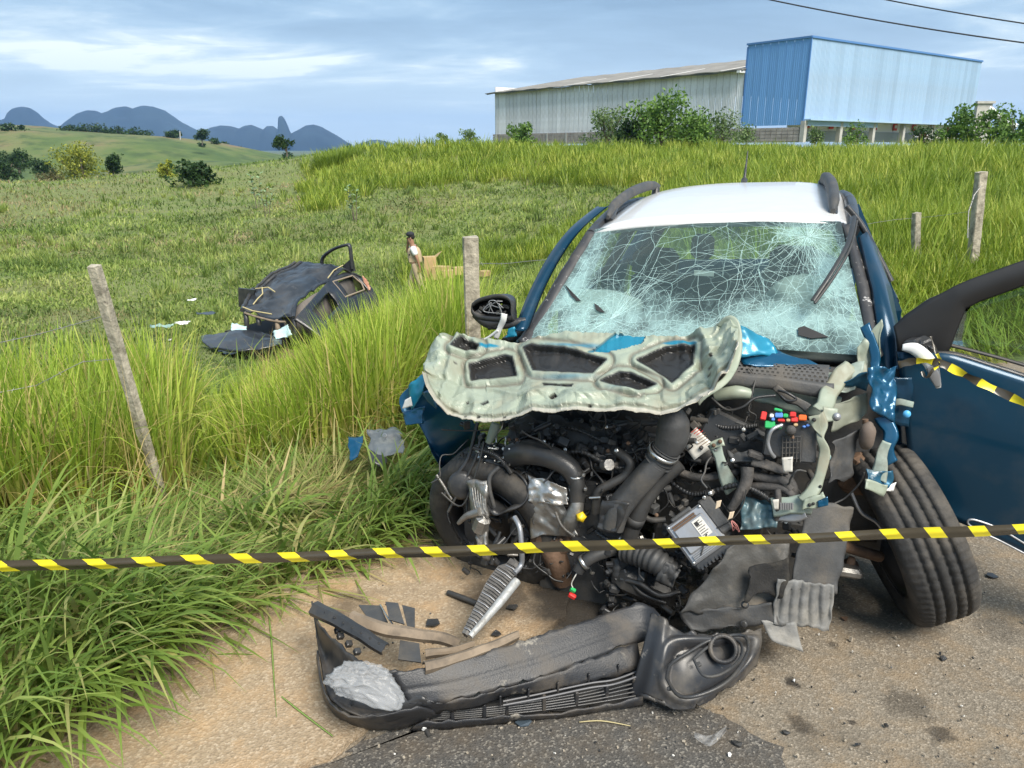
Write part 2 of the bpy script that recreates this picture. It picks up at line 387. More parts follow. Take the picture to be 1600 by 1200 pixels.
def spire():
    b = MB(); G = []
    base = pY(444, 222, YM-150); prof = [(222, 430, 458), (212, 433, 456), (204, 434, 452), (196, 434.5, 449), (189, 434.5, 446), (184, 435, 443.5), (181.5, 437, 441), (181, 438.6, 439.4)]
    rows = []
    for py, x0, x1 in prof:
        a, c = pY(x0, py, YM-150), pY(x1, py, YM-150); r = (c[0]-a[0])/2; cx = (a[0]+c[0])/2; row = []
        for k in range(20):
            t = 2*math.pi*k/20; n = mnoise.noise(Vector((math.cos(t)*2, math.sin(t)*2, a[2]/40)))
            row.append((cx+r*math.cos(t), YM-150+r*1.3*math.sin(t)*(1+.15*n), a[2]))
        row.append(row[0]); rows.append(row)
    b.grid(rows); b.build('rock_spire', M_rock, kind='structure')
spire()

def hill_z(x, y, cx, cy, rx, ry, top, base=-13.5, seed=0):
    k = .5+.5*math.cos(math.pi*min(1, math.hypot((x-cx)/rx, (y-cy)/ry))); return base+(top-base)*k*(1+.16*mnoise.noise(Vector((x/60, y/60, seed))))
# ------------------------------------------------------------------ warehouse
M_zinc = mat('galvanised_sheet', (.74, .75, .78), .6, .0, var=.10, vscale=.6, dirt=(.36, .36, .33), dscale=.5, damt=.35)
M_bluesheet = mat('blue_painted_sheet', (.16, .36, .70), .45, var=.05, vscale=.5)
M_bluesheet_lit = mat('sunlit_blue_sheet', (.33, .47, .63), .6, var=.08, vscale=.35, dirt=(.36, .44, .55), dscale=.25, damt=.5)  # front's blue made paler than the side's: its stronger sunlight is in the colour
M_bluetrim = mat('blue_trim', (.08, .20, .45), .5)
M_roofm = mat('weathered_fibre_cement', (.23, .215, .19), .9, var=.25, vscale=.4)
M_conc = mat('concrete', (.42, .41, .38), .9, var=.2, vscale=.8)
M_block = mat('concrete_block', (.37, .32, .29), .9, var=.25, vscale=1.2)
M_mortar = mat('mortar', (.5, .49, .46), .9)
M_white = mat('white_paint', (.78, .78, .76), .6)
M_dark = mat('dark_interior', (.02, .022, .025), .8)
M_red = mat('red_paint', (.6, .05, .04), .5)
M_greyw = mat('grey_rendered_wall', (.35, .38, .42), .9, var=.1)
def vary_by_panel(m, amt):
    t = m.node_tree; pb = t.nodes['Principled BSDF']; src = pb.inputs['Base Color'].links[0].from_socket
    oi = N(t, 'ShaderNodeObjectInfo'); hv = N(t, 'ShaderNodeHueSaturation'); t.links.new(src, hv.inputs['Color']); t.links.new(math_node(t, 'ADD', math_node(t, 'MULTIPLY', oi.outputs['Random'], amt), 1-amt*.6), hv.inputs['Value']); t.links.new(hv.outputs[0], pb.inputs['Base Color'])
vary_by_panel(M_zinc, .22); vary_by_panel(M_bluesheet_lit, .14); vary_by_panel(M_bluesheet, .14)
C0 = np.array([33.9, 94.5]); PH = R(37)
da = np.array([-math.sin(PH), math.cos(PH)]); db = np.array([math.cos(PH), math.sin(PH)])
GB = 2.5
wh = empty('warehouse', (C0[0], C0[1], GB), label='long grey corrugated warehouse with a tall blue front block on the hill crest', cat='warehouse')
# local axes: x along the blue front (db), y along the side (da)
wh.rotation_euler = (0, 0, PH)
def panel_mesh(w, h, mname, m, rib=.05, nr=4):
    b = MB(); step = w/nr; pts = []
    for i in range(nr): x = i*step; pts += [(x, 0), (x+step*.55, 0), (x+step*.65, -rib), (x+step*.9, -rib)]
    pts.append((w, 0))
    b.grid([[(x+.01, y, 0) for x, y in pts], [(x+.01, y, h) for x, y in pts]], smooth=False)
    me = bpy.data.meshes.new(mname); me.from_pydata(b.v, [], b.f); me.materials.append(m); return me
def lay_panels(n, w, h, x0, y0, ang, z0, m, mname, name='wall_panel', jitter=.012):
    me = panel_mesh(w-.03, h, mname, m)
    for i in range(n):
        o = bpy.data.objects.new(name, me); COL.objects.link(o); o.parent = wh
        o.location = (x0+math.cos(ang)*w*i, y0+math.sin(ang)*w*i, z0+random.uniform(-.02, .02)); o.rotation_euler = (0, random.uniform(-jitter, jitter)*.25, ang)
TOP, BOT = 11.2, 1.55
LB, LS, HALL = 43.0, 8.6, 53.0
# blue front block: panels front (facing -y local) and side (facing -x local)
lay_panels(43, 1.0, TOP-2.5, 0, 0, 0, 2.5, M_bluesheet_lit, 'blue_front_panel')
# side panels run back-to-front so their ribs face outwards
me_s = panel_mesh(1.045, TOP-BOT-.3, 'blue_side_panel', M_bluesheet, .018)
for i in range(8):
    o = bpy.data.objects.new('wall_panel', me_s); COL.objects.link(o); o.parent = wh; o.location = (0, LS-i*1.075, BOT+.3); o.rotation_euler = (0, 0, -math.pi/2)
b = MB(); b.box((LB/2, -.02, TOP+.1), (LB+.2, .3, .22)); b.box((-.02, LS/2, TOP+.1), (.3, LS+.2, .22)); b.box((-.02, -.02, TOP/2+1), (.16, .16, TOP-2)); b.box((0,LS,TOP/2+1),(.16,.16,TOP-2.4))
b.build('parapet_trim', M_bluetrim, wh)
b = MB(); b.box((LB/2+.2, LS/2+.1, TOP-3), (LB-.4, LS-.3, 5.6)); b.build('block_core', M_bluesheet, wh)
# sagging canopy strip under the front panels
b = MB(); b.box((LB/2, -.5, 2.42), (LB, 1.0, .16)); b.box((8, -.2, 2.05), (16, .3, .6)); b.build('canopy', M_bluesheet_lit, wh)
b = MB(); b.box((LB/2, 2.2, 1.9), (LB-.5, .15, 1.4)); b.build('loading_bay_wall', M_white, wh)
b = MB(); b.box((LB/2, 2.0, .65), (LB-.5, .15, 1.3)); b.build('loading_bay_door_band', M_greyw, wh)
for i in range(8):
    b = MB(); b.box((4+i*5.2, 1.95, 2.0), (.9, .12, .9)); o = b.build('bay_sign', M_red, wh); c = MB(); c.box((4+i*5.2, 1.86, 2.05), (.45, .06, .4)); c.build('sign_face', M_white, o)
for i in range(7):
    b = MB(); b.box((.1+i*7.6, -.1, 1.1), (.55, .55, 2.4)); b.build('column', M_conc, wh)
b = MB(); b.box((LB*.62, -3, .35), (10, .3, 1.1)); b.build('ramp_parapet', M_conc, wh)
# concrete-block base under the blue side and the grey hall
def block_wall(y0, y1, name):
    b = MB(); b.box((.12, (y0+y1)/2, .75), (.12, y1-y0, 1.7), mi=1)
    y = y0; bw, bh = .78, .40
    while y < y1-.1:
        for k in range(4):
            yy = y+(k % 2)*0; b.box((-.0, yy+bw/2, .1+k*bh+bh/2-.1), (.16, bw-.07, bh-.06))
        y += bw
    return b.build(name, [M_block, M_mortar], wh, kind='stuff')
block_wall(.3, LS, 'block_wall'); block_wall(LS+.3, LS+HALL, 'block_wall')
for i in range(12):
    b = MB(); b.box((.0, LS+.2+i*HALL/11.2, .75), (.4, .4, 1.7)); b.build('column', M_conc, wh)
# grey hall
HT = 8.4
me_g = panel_mesh(1.02, HT-1.5, 'grey_side_panel', M_zinc)
for i in range(50):
    o = bpy.data.objects.new('wall_panel', me_g); COL.objects.link(o); o.parent = wh; o.location = (.15+random.uniform(-.015, .015), LS+HALL-.2-i*1.05, 1.5); o.rotation_euler = (0, 0, -math.pi/2)
b = MB()
G = []
for x, z in ((-.9, HT-.05), (8, HT+1.45), (20, HT+3.5), (40, HT-.1)): G.append([(x, LS-.05+t*(HALL+1.5)/40, z+.05*math.sin(t*1.7)) for t in range(41)])
b.grid(G, smooth=False); b.build('roof', M_roofm, wh, solid=.12)
b = MB(); b.box((20, LS+HALL+.3, 5), (39, .2, 9)); b.build('gable_wall', M_zinc, wh)
b = MB()
for i in range(53): b.tube([(-.75, LS+i*1.02, HT-.12+.07*math.sin(i*.9)), (-.75, LS+(i+1)*1.02, HT-.12+.07*math.sin((i+1)*.9))], .09, 6)
b.build('gutter', mat('old_gutter', (.16, .16, .15), .8), wh)
for i in range(4):
    b = MB(); b.grid([[(-.95+u*8.9, LS+3+i*10+v*.25, HT+.03+u*1.5) for v in (0, 1)] for u in (0, .5, 1)]); b.build('roof_light', M_white, wh, solid=.04)
b = MB(); b.box((-.55, LS+.3, HT-.2), (1.1, .5, .25)); b.build('eave_bracket', M_white, wh)

# small tower of another works behind, red parasol and pale truck by the bays
t = empty('pale_works_tower', (pY(1526, 205, 150)[0], 150, 1.5), label='pale metal works tower just past the blue block, with a sloping chute', cat='tower')
b = MB(); b.box((0, 0, 4.0), (3.0, 3, 8), taper=.9); b.build('tower_body', M_conc, t)
b = MB(); b.box((0, 0, 8.2), (3.3, 3.3, .4)); b.build('tower_cap', M_conc, t)
b = MB(); b.tube([(.8, -1, 7.3), (3.5, -1, 5.4), (6.5, -1, 4.0)], .55, 6); b.build('chute', M_zinc, t)
_p = pY(1441, 214, 86)
t = empty('parasol', (_p[0], 86, 1.6), label='small red and white parasol standing near the loading bays', cat='parasol')
b = MB()
for k in range(8):
    a0, a1 = k*math.pi/4, (k+1)*math.pi/4; b.add([(0,0,2.0),(math.cos(a0)*1.1,math.sin(a0)*1.1,1.3),(math.cos(a1)*1.1,math.sin(a1)*1.1,1.3)], [(0,1,2)], mi=0 if k%2 else 1)
b.build('parasol_canopy', [M_red, M_white], t); b = MB(); b.tube([(0,0,0),(0,0,2)], .04, 6); b.build('pole', M_conc, t)

# ------------------------------------------------------------------ overhead cables
M_cable = mat('black_cable', (.015, .016, .02), .6)
def cable(a, c, sag, label):
    a, c = np.array(a), np.array(c); pts = []
    for i in range(25): t_ = i/24; p = a+(c-a)*t_; pts.append((p[0], p[1], p[2]-sag*4*t_*(1-t_)))
    b = MB(); b.tube(pts, .026, 6); b.build('power_cable', M_cable, label=label, cat='power cable', group='power cables crossing above the warehouse')
cable(pY(1040, -38, 34), pY(1900, 100, 26), .35, 'lower thin black power cable sagging over the blue warehouse block')
cable(pY(1200, -42, 36), pY(1900, 72, 28), .3, 'upper short power cable crossing the top corner of the sky')

# ------------------------------------------------------------------ trees and shrubs beyond the field
def leaf_mat(name, c0, c1, c2, trans=.25):
    return grass_mat(name, [(.0, c0), (.5, c1), (1.0, c2)], straw=c1, trans=trans)
L_dark = leaf_mat('dark_leaf', (.018, .040, .012), (.03, .065, .016), (.05, .10, .024))
L_mid = leaf_mat('mid_leaf', (.06, .12, .022), (.11, .21, .035), (.19, .31, .055))
L_yel = leaf_mat('yellow_green_leaf', (.12, .15, .02), (.24, .27, .03), (.38, .38, .05))
L_grey = leaf_mat('grey_green_leaf', (.075, .125, .04), (.12, .19, .06), (.19, .27, .09))
L_brown = leaf_mat('dry_shrub_leaf', (.08, .075, .03), (.12, .115, .045), (.17, .16, .06))
M_bark = mat('bark', (.13, .105, .08), .9, var=.3, vscale=6)
def crown(blobs, n, size, m, parent, name='crown', elong=1.6, seed=0):
    """leaf-sized faces spread through overlapping lumps, with gaps"""
    rg = np.random.default_rng(seed+11); w = np.array([bl[3]*bl[4]*bl[5] for bl in blobs]); w = w**.8/np.sum(w**.8); idx = rg.choice(len(blobs), n, p=w); B = np.array(blobs)[idx]
    d = rg.normal(size=(n, 3)); d /= np.linalg.norm(d, axis=1)[:, None]; r = rg.random(n)**.45
    P = B[:, :3]+d*B[:, 3:6]*r[:, None]
    keep = vnoise(P[:, 0]+P[:, 2]*.6, P[:, 1]+P[:, 2], size*5, seed) > .28; P = P[keep]; d = d[keep]; n = len(P)
    a = rg.normal(size=(n, 3))+d*.4; a /= np.linalg.norm(a, axis=1)[:, None]; c = np.cross(a, rg.normal(size=(n, 3))); c /= np.linalg.norm(c, axis=1)[:, None]
    sz = size*(.6+.8*rg.random(n))[:, None]
    V = np.stack([P-a*sz*elong*.5, P+c*sz*.42-a*sz*.05, P+a*sz*elong*.5, P-c*sz*.42-a*sz*.05], 1).reshape(-1, 3)
    ti = np.clip(.5+.28*rg.normal(size=n)+(vnoise(P[:, 0], P[:, 2]+P[:, 1], size*4, seed+3)-.5)*.6, 0, 1)
    o = np_mesh(name, V, np.arange(n*4).reshape(-1, 4), m, {'tint': np.repeat(ti, 4), 'dry': np.zeros(n*4), 'along': np.ones(n*4)}, parent, smooth=False)
    o['kind'] = 'stuff'; return o
def tree(px, pyb, Y, w, h, m, label, cat='tree', name='tree', n=1500, leaf=.22, trunk=.3, seed=0, group=None, lumps=7, z=None, flat=1.0):
    p = pY(px, pyb, Y); zb = p[2] if z is None else z
    t = empty(name, (p[0], Y, zb), label=label, cat=cat, group=group); rg = random.Random(seed)
    bl = []
    for k in range(lumps):
        a = rg.uniform(0, 6.28); rr_ = rg.uniform(.1, .33)*w; hz_ = h*(trunk+(1-trunk)*rg.uniform(.25, .82))
        s_ = rg.uniform(.16, .27)*w*(1.15-.5*abs(hz_/h-.55)); bl.append((rr_*math.cos(a), rr_*math.sin(a), hz_, s_, s_, s_*.8*flat))
    bl.append((0, 0, h*(trunk+(1-trunk)*.45), w*.27, w*.27, h*(1-trunk)*.36))
    if name == 'shrub' or trunk <= .12:
        for k in range(5): a = k*1.26+seed; bl.append((w*.28*math.cos(a), w*.28*math.sin(a), h*.22, w*.22, w*.22, h*.24))
    crown(bl, int(n*1.5), leaf, m, t, seed=seed)
    b = MB(); b.tube([(0, 0, -.5), (w*.02, 0, h*trunk), (w*.03, .0, h*(trunk+.3))], [w*.035, w*.028, w*.012], 7)
    for x in bl[:5]: b.tube([(w*.02, 0, h*trunk*.8), (x[0]*.5, x[1]*.5, (h*trunk+x[2])*.5), (x[0], x[1], x[2])], [w*.02, w*.014, w*.006], 6)
    b.build('trunk', M_bark, t); return t
tree(132, 294, 112, 8.2, 6.2, L_yel, 'bright yellow-green spreading tree in the valley with pale bare branches below', 'tree', 'yellow_tree', 3000, .22, .12, 3, lumps=11)
tree(180, 285, 118, 3.8, 4.4, L_dark, 'dark rounded tree pressed against the yellow-green tree', n=1600, leaf=.24, trunk=.15, seed=4)
tree(70, 274, 150, 5, 3.0, L_dark, 'low dark tree between the yellow-green tree and the hedge clump', n=1200, leaf=.26, trunk=.1, seed=5)
tree(12, 283, 130, 6, 3.9, L_dark, 'dark round tree at the frame edge by a strip of red soil', n=1600, leaf=.26, trunk=.1, seed=6)
tree(30, 270, 170, 8, 5.0, L_dark, 'taller dark tree behind the red soil strip', n=1600, leaf=.3, trunk=.15, seed=7)
tree(78, 296, 108, 5.2, 2.4, L_brown, 'dry brownish low shrub in front of the yellow-green tree', 'shrub', 'shrub', 1400, .18, .05, 8)
tree(306, 292, 62, 4.6, 2.0, L_dark, 'dark big-leaved wide shrub on the slope, nearest the valley', 'shrub', 'shrub', 900, .24, .08, 9, lumps=12, flat=.8)
tree(262, 283, 70, 1.8, 2.0, L_yel, 'small yellowish bush touching the dark big-leaved shrub', 'shrub', 'shrub', 600, .16, .05, 10)
tree(47, 226, 300, 8, 6, L_dark, 'lone dark tree on the low hill below the round granite dome', n=900, leaf=.45, trunk=.15, seed=12)
for i, (px, w, h, lb) in enumerate([(107, 11, 5.5, 'dark hilltop tree, first of the hilltop row from its valley end'), (128, 10, 4.5, 'low dark hilltop tree, second in the hilltop row'), (150, 13, 6, 'widest dark tree of the hilltop row'),
        (178, 12, 5.5, 'dark hilltop tree just past the widest one'), (203, 12, 5, 'low dark tree in the hilltop row before the slope falls'), (224, 10, 3.6, 'small last tree ending the hilltop row')]):
    tree(px, 219, 345, w, h, L_dark, lb, n=700, leaf=.6, trunk=.12, seed=20+i, group='trees on the far hilltop')
tree(272, 221, 330, 8, 4.6, L_dark, 'dark tree beside a pale pole on the falling hillside', n=700, leaf=.5, trunk=.15, seed=31)
tree(316, 225, 290, 6, 5, L_dark, 'small rounded dark tree on the hillside, alone against the mountain', n=900, leaf=.4, trunk=.25, seed=32)
tree(448, 244, 100, 3.2, 2.4, L_dark, 'dark little tree peeking over the grassy crest under the rock spire', n=600, leaf=.2, trunk=.2, seed=33)
tree(815, 229, 76, 3.2, 2.0, L_mid, 'small rounded green bush before the far end of the grey warehouse wall', 'shrub', 'shrub', 900, .17, .1, 34)
tree(735, 224, 84, 2.4, 1.5, L_grey, 'wispy grey-green shrub on the crest off the end of the warehouse', 'shrub', 'shrub', 400, .16, .1, 35)
tree(692, 223, 84, 1.6, .9, L_grey, 'tiny grey-green shrub on the crest, farthest from the warehouse', 'shrub', 'shrub', 220, .16, .1, 36)
tree(945, 232, 68, 4.6, 3.6, L_grey, 'airy grey-green young tree before the middle of the grey wall', 'tree', 'tree', 1500, .14, .12, 37, lumps=10)
tree(1030, 228, 62, 5.6, 4.0, L_mid, 'tallest bright green broadleaf tree before the grey wall', 'tree', 'tree', 2200, .2, .1, 38, lumps=13)
tree(985, 226, 63, 3.2, 2.7, L_dark, 'dark green bush squeezed between the airy tree and the tallest tree', 'shrub', 'shrub', 1100, .17, .1, 39)
tree(1075, 230, 60, 4.2, 2.7, L_mid, 'low dense green bush at the foot of the tallest tree', 'shrub', 'shrub', 1400, .16, .05, 40)
tree(1125, 228, 64, 4.6, 2.8, L_grey, 'feathery grey-green bush near the blue corner of the warehouse', 'shrub', 'shrub', 1500, .13, .1, 41, lumps=10)
tree(1165, 224, 68, 2.4, 1.6, L_grey, 'small feathery bush against the concrete-block base', 'shrub', 'shrub', 500, .13, .1, 42)
tree(1272, 228, 66, 1.7, 1.8, L_grey, 'slim sapling in front of the first loading bay', 'shrub', 'shrub', 380, .13, .1, 43)
tree(1335, 228, 64, 2.3, 1.9, L_mid, 'pair-crowned sapling in front of the middle loading bays', 'shrub', 'shrub', 520, .13, .1, 44)
tree(1490, 230, 62, 3.8, 3.3, L_mid, 'leafy tree covering the far lower corner of the blue block', 'tree', 'tree', 1600, .17, .1, 45, lumps=10)
tree(1545, 232, 60, 3.8, 3.2, L_mid, 'leafy tree before the pale works tower', 'tree', 'tree', 1500, .17, .1, 46, lumps=10)
tree(1585, 230, 57, 2.6, 2.8, L_mid, 'leafy tree past the works tower, by the frame edge', 'tree', 'tree', 1100, .17, .1, 47)
tree(1440, 230, 60, 3.0, 1.5, L_dark, 'low tangled shrub by the red and white parasol', 'shrub', 'shrub', 600, .13, .05, 48)
# scrub dotted over the pasture hills: nobody could count it
_r = random.Random(77); bl = []
for k in range(150):
    x, y = _r.uniform(-330, -40), _r.uniform(225, 400); z = hill_z(x, y, -190, 330, 190, 150, 10.5, seed=1)
    if z < -11 or mnoise.noise(Vector((x/45, y/45, 3))) < -.05: continue
    s_ = _r.uniform(.8, 2.4); bl.append((x, y, z+s_*.5, s_*1.3, s_*1.3, s_*.8))
crown(bl, 9000, .75, L_dark, None, 'hill_scrub', seed=91)
# bare poles
for px, y0, y1, Y, lb in ((281, 221, 205, 320, 'pale slim pole beside the dark hillside tree'),):
    a, c = pY(px, y0, Y), pY(px, y1, Y); b = MB(); b.tube([a-np.array([0,0,3]), c], .22, 6); b.build('pole', M_conc, label=lb, cat='pole')

# ------------------------------------------------------------------ fence posts and wires
M_oldwood = mat('weathered_wood', (.40, .36, .28), .9, var=.4, vscale=18, bump=.9, bscale=45, dirt=(.10, .085, .06), dscale=11, damt=.75, wear=(.06, .045, .04), wscale=7, wamt=.8)
M_wire = mat('fence_wire', (.35, .34, .32), .5, .7)
def post(p0, p1, w, d, label, twist=.2, split=True):
    p0, p1 = Vector(p0), Vector(p1); ax = (p1-p0); L = ax.length; b = MB(); rows = []; n = 26
    q = ax.to_track_quat('Z', 'Y').to_matrix(); cs = [(-1,-.82),(-.82,-1),(.82,-1),(1,-.82),(1,.82),(.82,1),(-.82,1),(-1,.82)]
    for i in range(n+1):
        t = i/n; row = []
        for k, (a, c) in enumerate(cs):
            nn = mnoise.noise(Vector((a*1.3, c*1.3, t*L*7+p0.x)))*.10; tw = twist*t
            x, y = a*w/2*(1+nn), c*d/2*(1+nn); x, y = x*math.cos(tw)-y*math.sin(tw), x*math.sin(tw)+y*math.cos(tw)
            row.append(p0+q @ Vector((x, y, t*L+(0.012*mnoise.noise(Vector((a*3, c*3, 4))) if i == n else 0))))
        row.append(row[0]); rows.append(row)
    b.grid(rows, smooth=False); b.add(rows[-1][:8], [tuple(range(8))])
    return b.build('fence_post', M_oldwood, label=label, cat='fence post', group='old wooden fence posts')
P_left = (pY(264, 800, 4.22), pY(147, 416, 4.02))
post(P_left[0]-np.array([0,0,.15]), P_left[1], .062, .045, 'pale leaning wooden fence post tilted over the tall grass', .25)
P_mid = (pY(741, 545, 5.0), pY(735, 371, 5.0))
post(P_mid[0]-np.array([0,0,.6]), P_mid[1], .108, .10, 'thick square upright fence post beside the broken black mirror', .1)
P_r1 = (pY(1432, 440, 9.6), pY(1432, 333, 9.6)); post(P_r1[0]-np.array([0,0,.2]), P_r1[1], .088, .08, 'shorter slim fence post in the bright grass behind the blue car', .1)
P_r2 = (pY(1523, 395, 9.0), pY(1533, 269, 9.0)); post(P_r2[0]-np.array([0,0,.2]), P_r2[1], .10, .10, 'taller fence post bound with old wire in the bright grass', .1)
def wire(pts, label, r=.0022, wob=.01, barbs=True):
    b = MB(); P = []
    for a, c in zip(pts[:-1], pts[1:]):
        a, c = Vector(a), Vector(c); n = 12
        for i in range(n): t = i/n; p = a.lerp(c, t); P.append(p+Vector((mnoise.noise(p*3), mnoise.noise(p*3+Vector((5,5,5))), mnoise.noise(p*2+Vector((9,1,2)))-.3))*wob)
    P.append(Vector(pts[-1])); b.tube(P, r, 4)
    if barbs:
        for i in range(2, len(P)-1, 2): d = Vector((random.uniform(-1,1), random.uniform(-1,1), random.uniform(-1,1)))*.012; b.tube([P[i]-d, P[i]+d], r*.7, 3)
    return b.build('fence_wire', M_wire, label=label, cat='fence wire', group='barbed fence wires')
wire([pY(-60, 545, 4.0), pY(60, 522, 4.1), pY(165, 493, 4.15)], 'upper barbed wire strung to the leaning post across the tall grass')
wire([pY(-60, 622, 4.0), pY(60, 600, 4.15), pY(130, 565, 4.2), pY(186, 560, 4.2)], 'lower slack barbed wire reaching the leaning post')
wire([pY(745, 413, 5.05), pY(790, 411, 5.6), pY(870, 405, 6.4)], 'wire running from the thick square post towards the blue car')
wire([pY(1345, 352, 9.3), pY(1400, 342, 9.5), pY(1436, 340, 9.6), pY(1524, 330, 9.0)], 'thin wire linking the two posts in the bright grass')
wire([pY(1533, 290, 8.95), pY(1522, 305, 8.9), pY(1514, 330, 8.8), pY(1512, 372, 8.7)], 'loose old wire drooping off the taller wire-bound post', r=.006)

# ------------------------------------------------------------------ haze: thin moist air out to the mountains
hzm = bpy.data.materials.new('moist_air'); hzm.use_nodes = True; t = hzm.node_tree; t.nodes.clear()
pv = N(t, 'ShaderNodeVolumePrincipled'); pv.inputs['Color'].default_value = (.30, .56, 1.0, 1); pv.inputs['Density'].default_value = 1.1e-4; pv.inputs['Anisotropy'].default_value = .0
o_ = N(t, 'ShaderNodeOutputMaterial'); t.links.new(pv.outputs[0], o_.inputs['Volume'])
b = MB(); b.box((0, 2400, 153), (16000, 12000, 334)); b.build('haze', hzm, kind='stuff')
# ------------------------------------------------------------------ road and concrete apron
def road_mat(name, base, grains, patch, stain_amt=.6, sc=1.0, spots=(), spotcol=(.03, .026, .022)):
    m = bpy.data.materials.new(name); m.use_nodes = True; t = m.node_tree; b = t.nodes['Principled BSDF']; b.inputs['Roughness'].default_value = .92; b.inputs['Specular IOR Level'].default_value = .25
    c = N(t, 'ShaderNodeTexCoord')
    def nz(sc, det=8, ro=.62, off=0):
        n = N(t, 'ShaderNodeTexNoise'); n.inputs['Scale'].default_value = sc; n.inputs['Detail'].default_value = det; n.inputs['Roughness'].default_value = ro
        mp = N(t, 'ShaderNodeMapping'); mp.inputs['Location'].default_value = (off, off*1.7, 0); t.links.new(c.outputs['Object'], mp.inputs[0]); t.links.new(mp.outputs[0], n.inputs[0]); return n.outputs['Fac']
    v = N(t, 'ShaderNodeTexVoronoi'); v.inputs['Scale'].default_value = 150*sc; t.links.new(c.outputs['Object'], v.inputs[0])
    sp = N(t, 'ShaderNodeSeparateColor'); t.links.new(v.outputs['Color'], sp.inputs[0])
    gcol = ramp(t, sp.outputs[0], [(0, grains[0]), (.45, grains[1]), (.8, grains[2]), (.95, grains[3])])
    big = ramp(t, nz(1.1*sc), [(.3, tuple(x*.72 for x in base)), (.55, base), (.75, tuple(min(1, x*1.25) for x in base))])
    x = N(t, 'ShaderNodeMix', data_type='RGBA'); x.inputs[0].default_value = .5; t.links.new(big, x.inputs[6]); t.links.new(gcol, x.inputs[7])
    y = N(t, 'ShaderNodeMix', data_type='RGBA'); t.links.new(ramp(t, nz(1.9, 8, .6, 7.7), [(.56, (0,)*3), (.68, (stain_amt,)*3)]), y.inputs[0]); t.links.new(x.outputs[2], y.inputs[6]); y.inputs[7].default_value = (*patch, 1)
    w = N(t, 'ShaderNodeMix', data_type='RGBA'); t.links.new(ramp(t, nz(6, 9, .7, 2.2), [(.46, (0,)*3), (.70, (.6,)*3)]), w.inputs[0]); t.links.new(y.outputs[2], w.inputs[6]); w.inputs[7].default_value = (base[0]*1.45, base[1]*1.2, base[2]*.9, 1)
    col = w.outputs[2]
    if spots:
        wob = N(t, 'ShaderNodeTexNoise'); wob.inputs['Scale'].default_value = 9; wob.inputs['Detail'].default_value = 8; wob.inputs['Roughness'].default_value = .65; t.links.new(c.outputs['Object'], wob.inputs[0])
        off = N(t, 'ShaderNodeVectorMath', operation='MULTIPLY_ADD'); t.links.new(wob.outputs['Color'], off.inputs[0]); off.inputs[1].default_value = (.16, .16, 0); t.links.new(c.outputs['Object'], off.inputs[2]); acc = None
        for (sx_, sy_, r_, a_) in spots:
            mp2 = N(t, 'ShaderNodeMapping'); mp2.inputs['Location'].default_value = (-sx_-.08, -sy_-.08, 0); t.links.new(off.outputs[0], mp2.inputs[0]); sc2 = N(t, 'ShaderNodeVectorMath', operation='MULTIPLY'); t.links.new(mp2.outputs[0], sc2.inputs[0]); sc2.inputs[1].default_value = (1, 1, 0)
            ln = N(t, 'ShaderNodeVectorMath', operation='LENGTH'); t.links.new(sc2.outputs[0], ln.inputs[0]); f_ = ramp(t, math_node(t, 'DIVIDE', ln.outputs['Value'], r_*2), [(.25, (a_,)*3), (.5, (0,)*3)]); acc = f_ if acc is None else math_node(t, 'MAXIMUM', acc, f_)
        q_ = N(t, 'ShaderNodeMix', data_type='RGBA'); t.links.new(acc, q_.inputs[0]); t.links.new(col, q_.inputs[6]); q_.inputs[7].default_value = (*spotcol, 1); col = q_.outputs[2]
    t.links.new(col, b.inputs['Base Color'])
    bn = N(t, 'ShaderNodeBump'); bn.inputs['Strength'].default_value = .55; bn.inputs['Distance'].default_value = .004
    ad = math_node(t, 'ADD', math_node(t, 'MULTIPLY', v.outputs['Distance'], 1.2), nz(220*sc, 4)); t.links.new(ad, bn.inputs['Height']); t.links.new(bn.outputs[0], b.inputs['Normal'])
    return m
SPOTS = []
for (px_, py_, r_, a_) in ((1240, 1065, .035, .9), (1325, 1132, .022, .8), (1250, 1128, .05, .65), (1470, 1150, .05, .7), (1420, 1100, .10, .5), (1505, 875, .07, .6), (1300, 1010, .03, .6), (1180, 1010, .10, .5), (900, 945, .30, .95), (780, 940, .20, .8), (1010, 960, .25, .9), (1350, 940, .22, .35), (1560, 985, .12, .4)):
    q_ = pz(px_, py_, 0); SPOTS.append((float(q_[0]), float(q_[1]), r_, a_))
M_road = road_mat('worn_asphalt', (.205, .175, .135), [(.11, .093, .072), (.19, .162, .124), (.25, .215, .168), (.44, .385, .31)], (.085, .072, .056), spots=SPOTS)
M_patch = road_mat('newer_asphalt', (.09, .084, .076), [(.045, .043, .04), (.085, .08, .073), (.125, .117, .105), (.36, .33, .28)], (.035, .034, .033), .4)
M_apron = road_mat('old_concrete', (.33, .25, .165), [(.24, .18, .12), (.34, .26, .17), (.42, .33, .23), (.56, .46, .34)], (.13, .095, .062), .85, .8, spots=SPOTS)
P = [tuple(p) for p in EDGE]
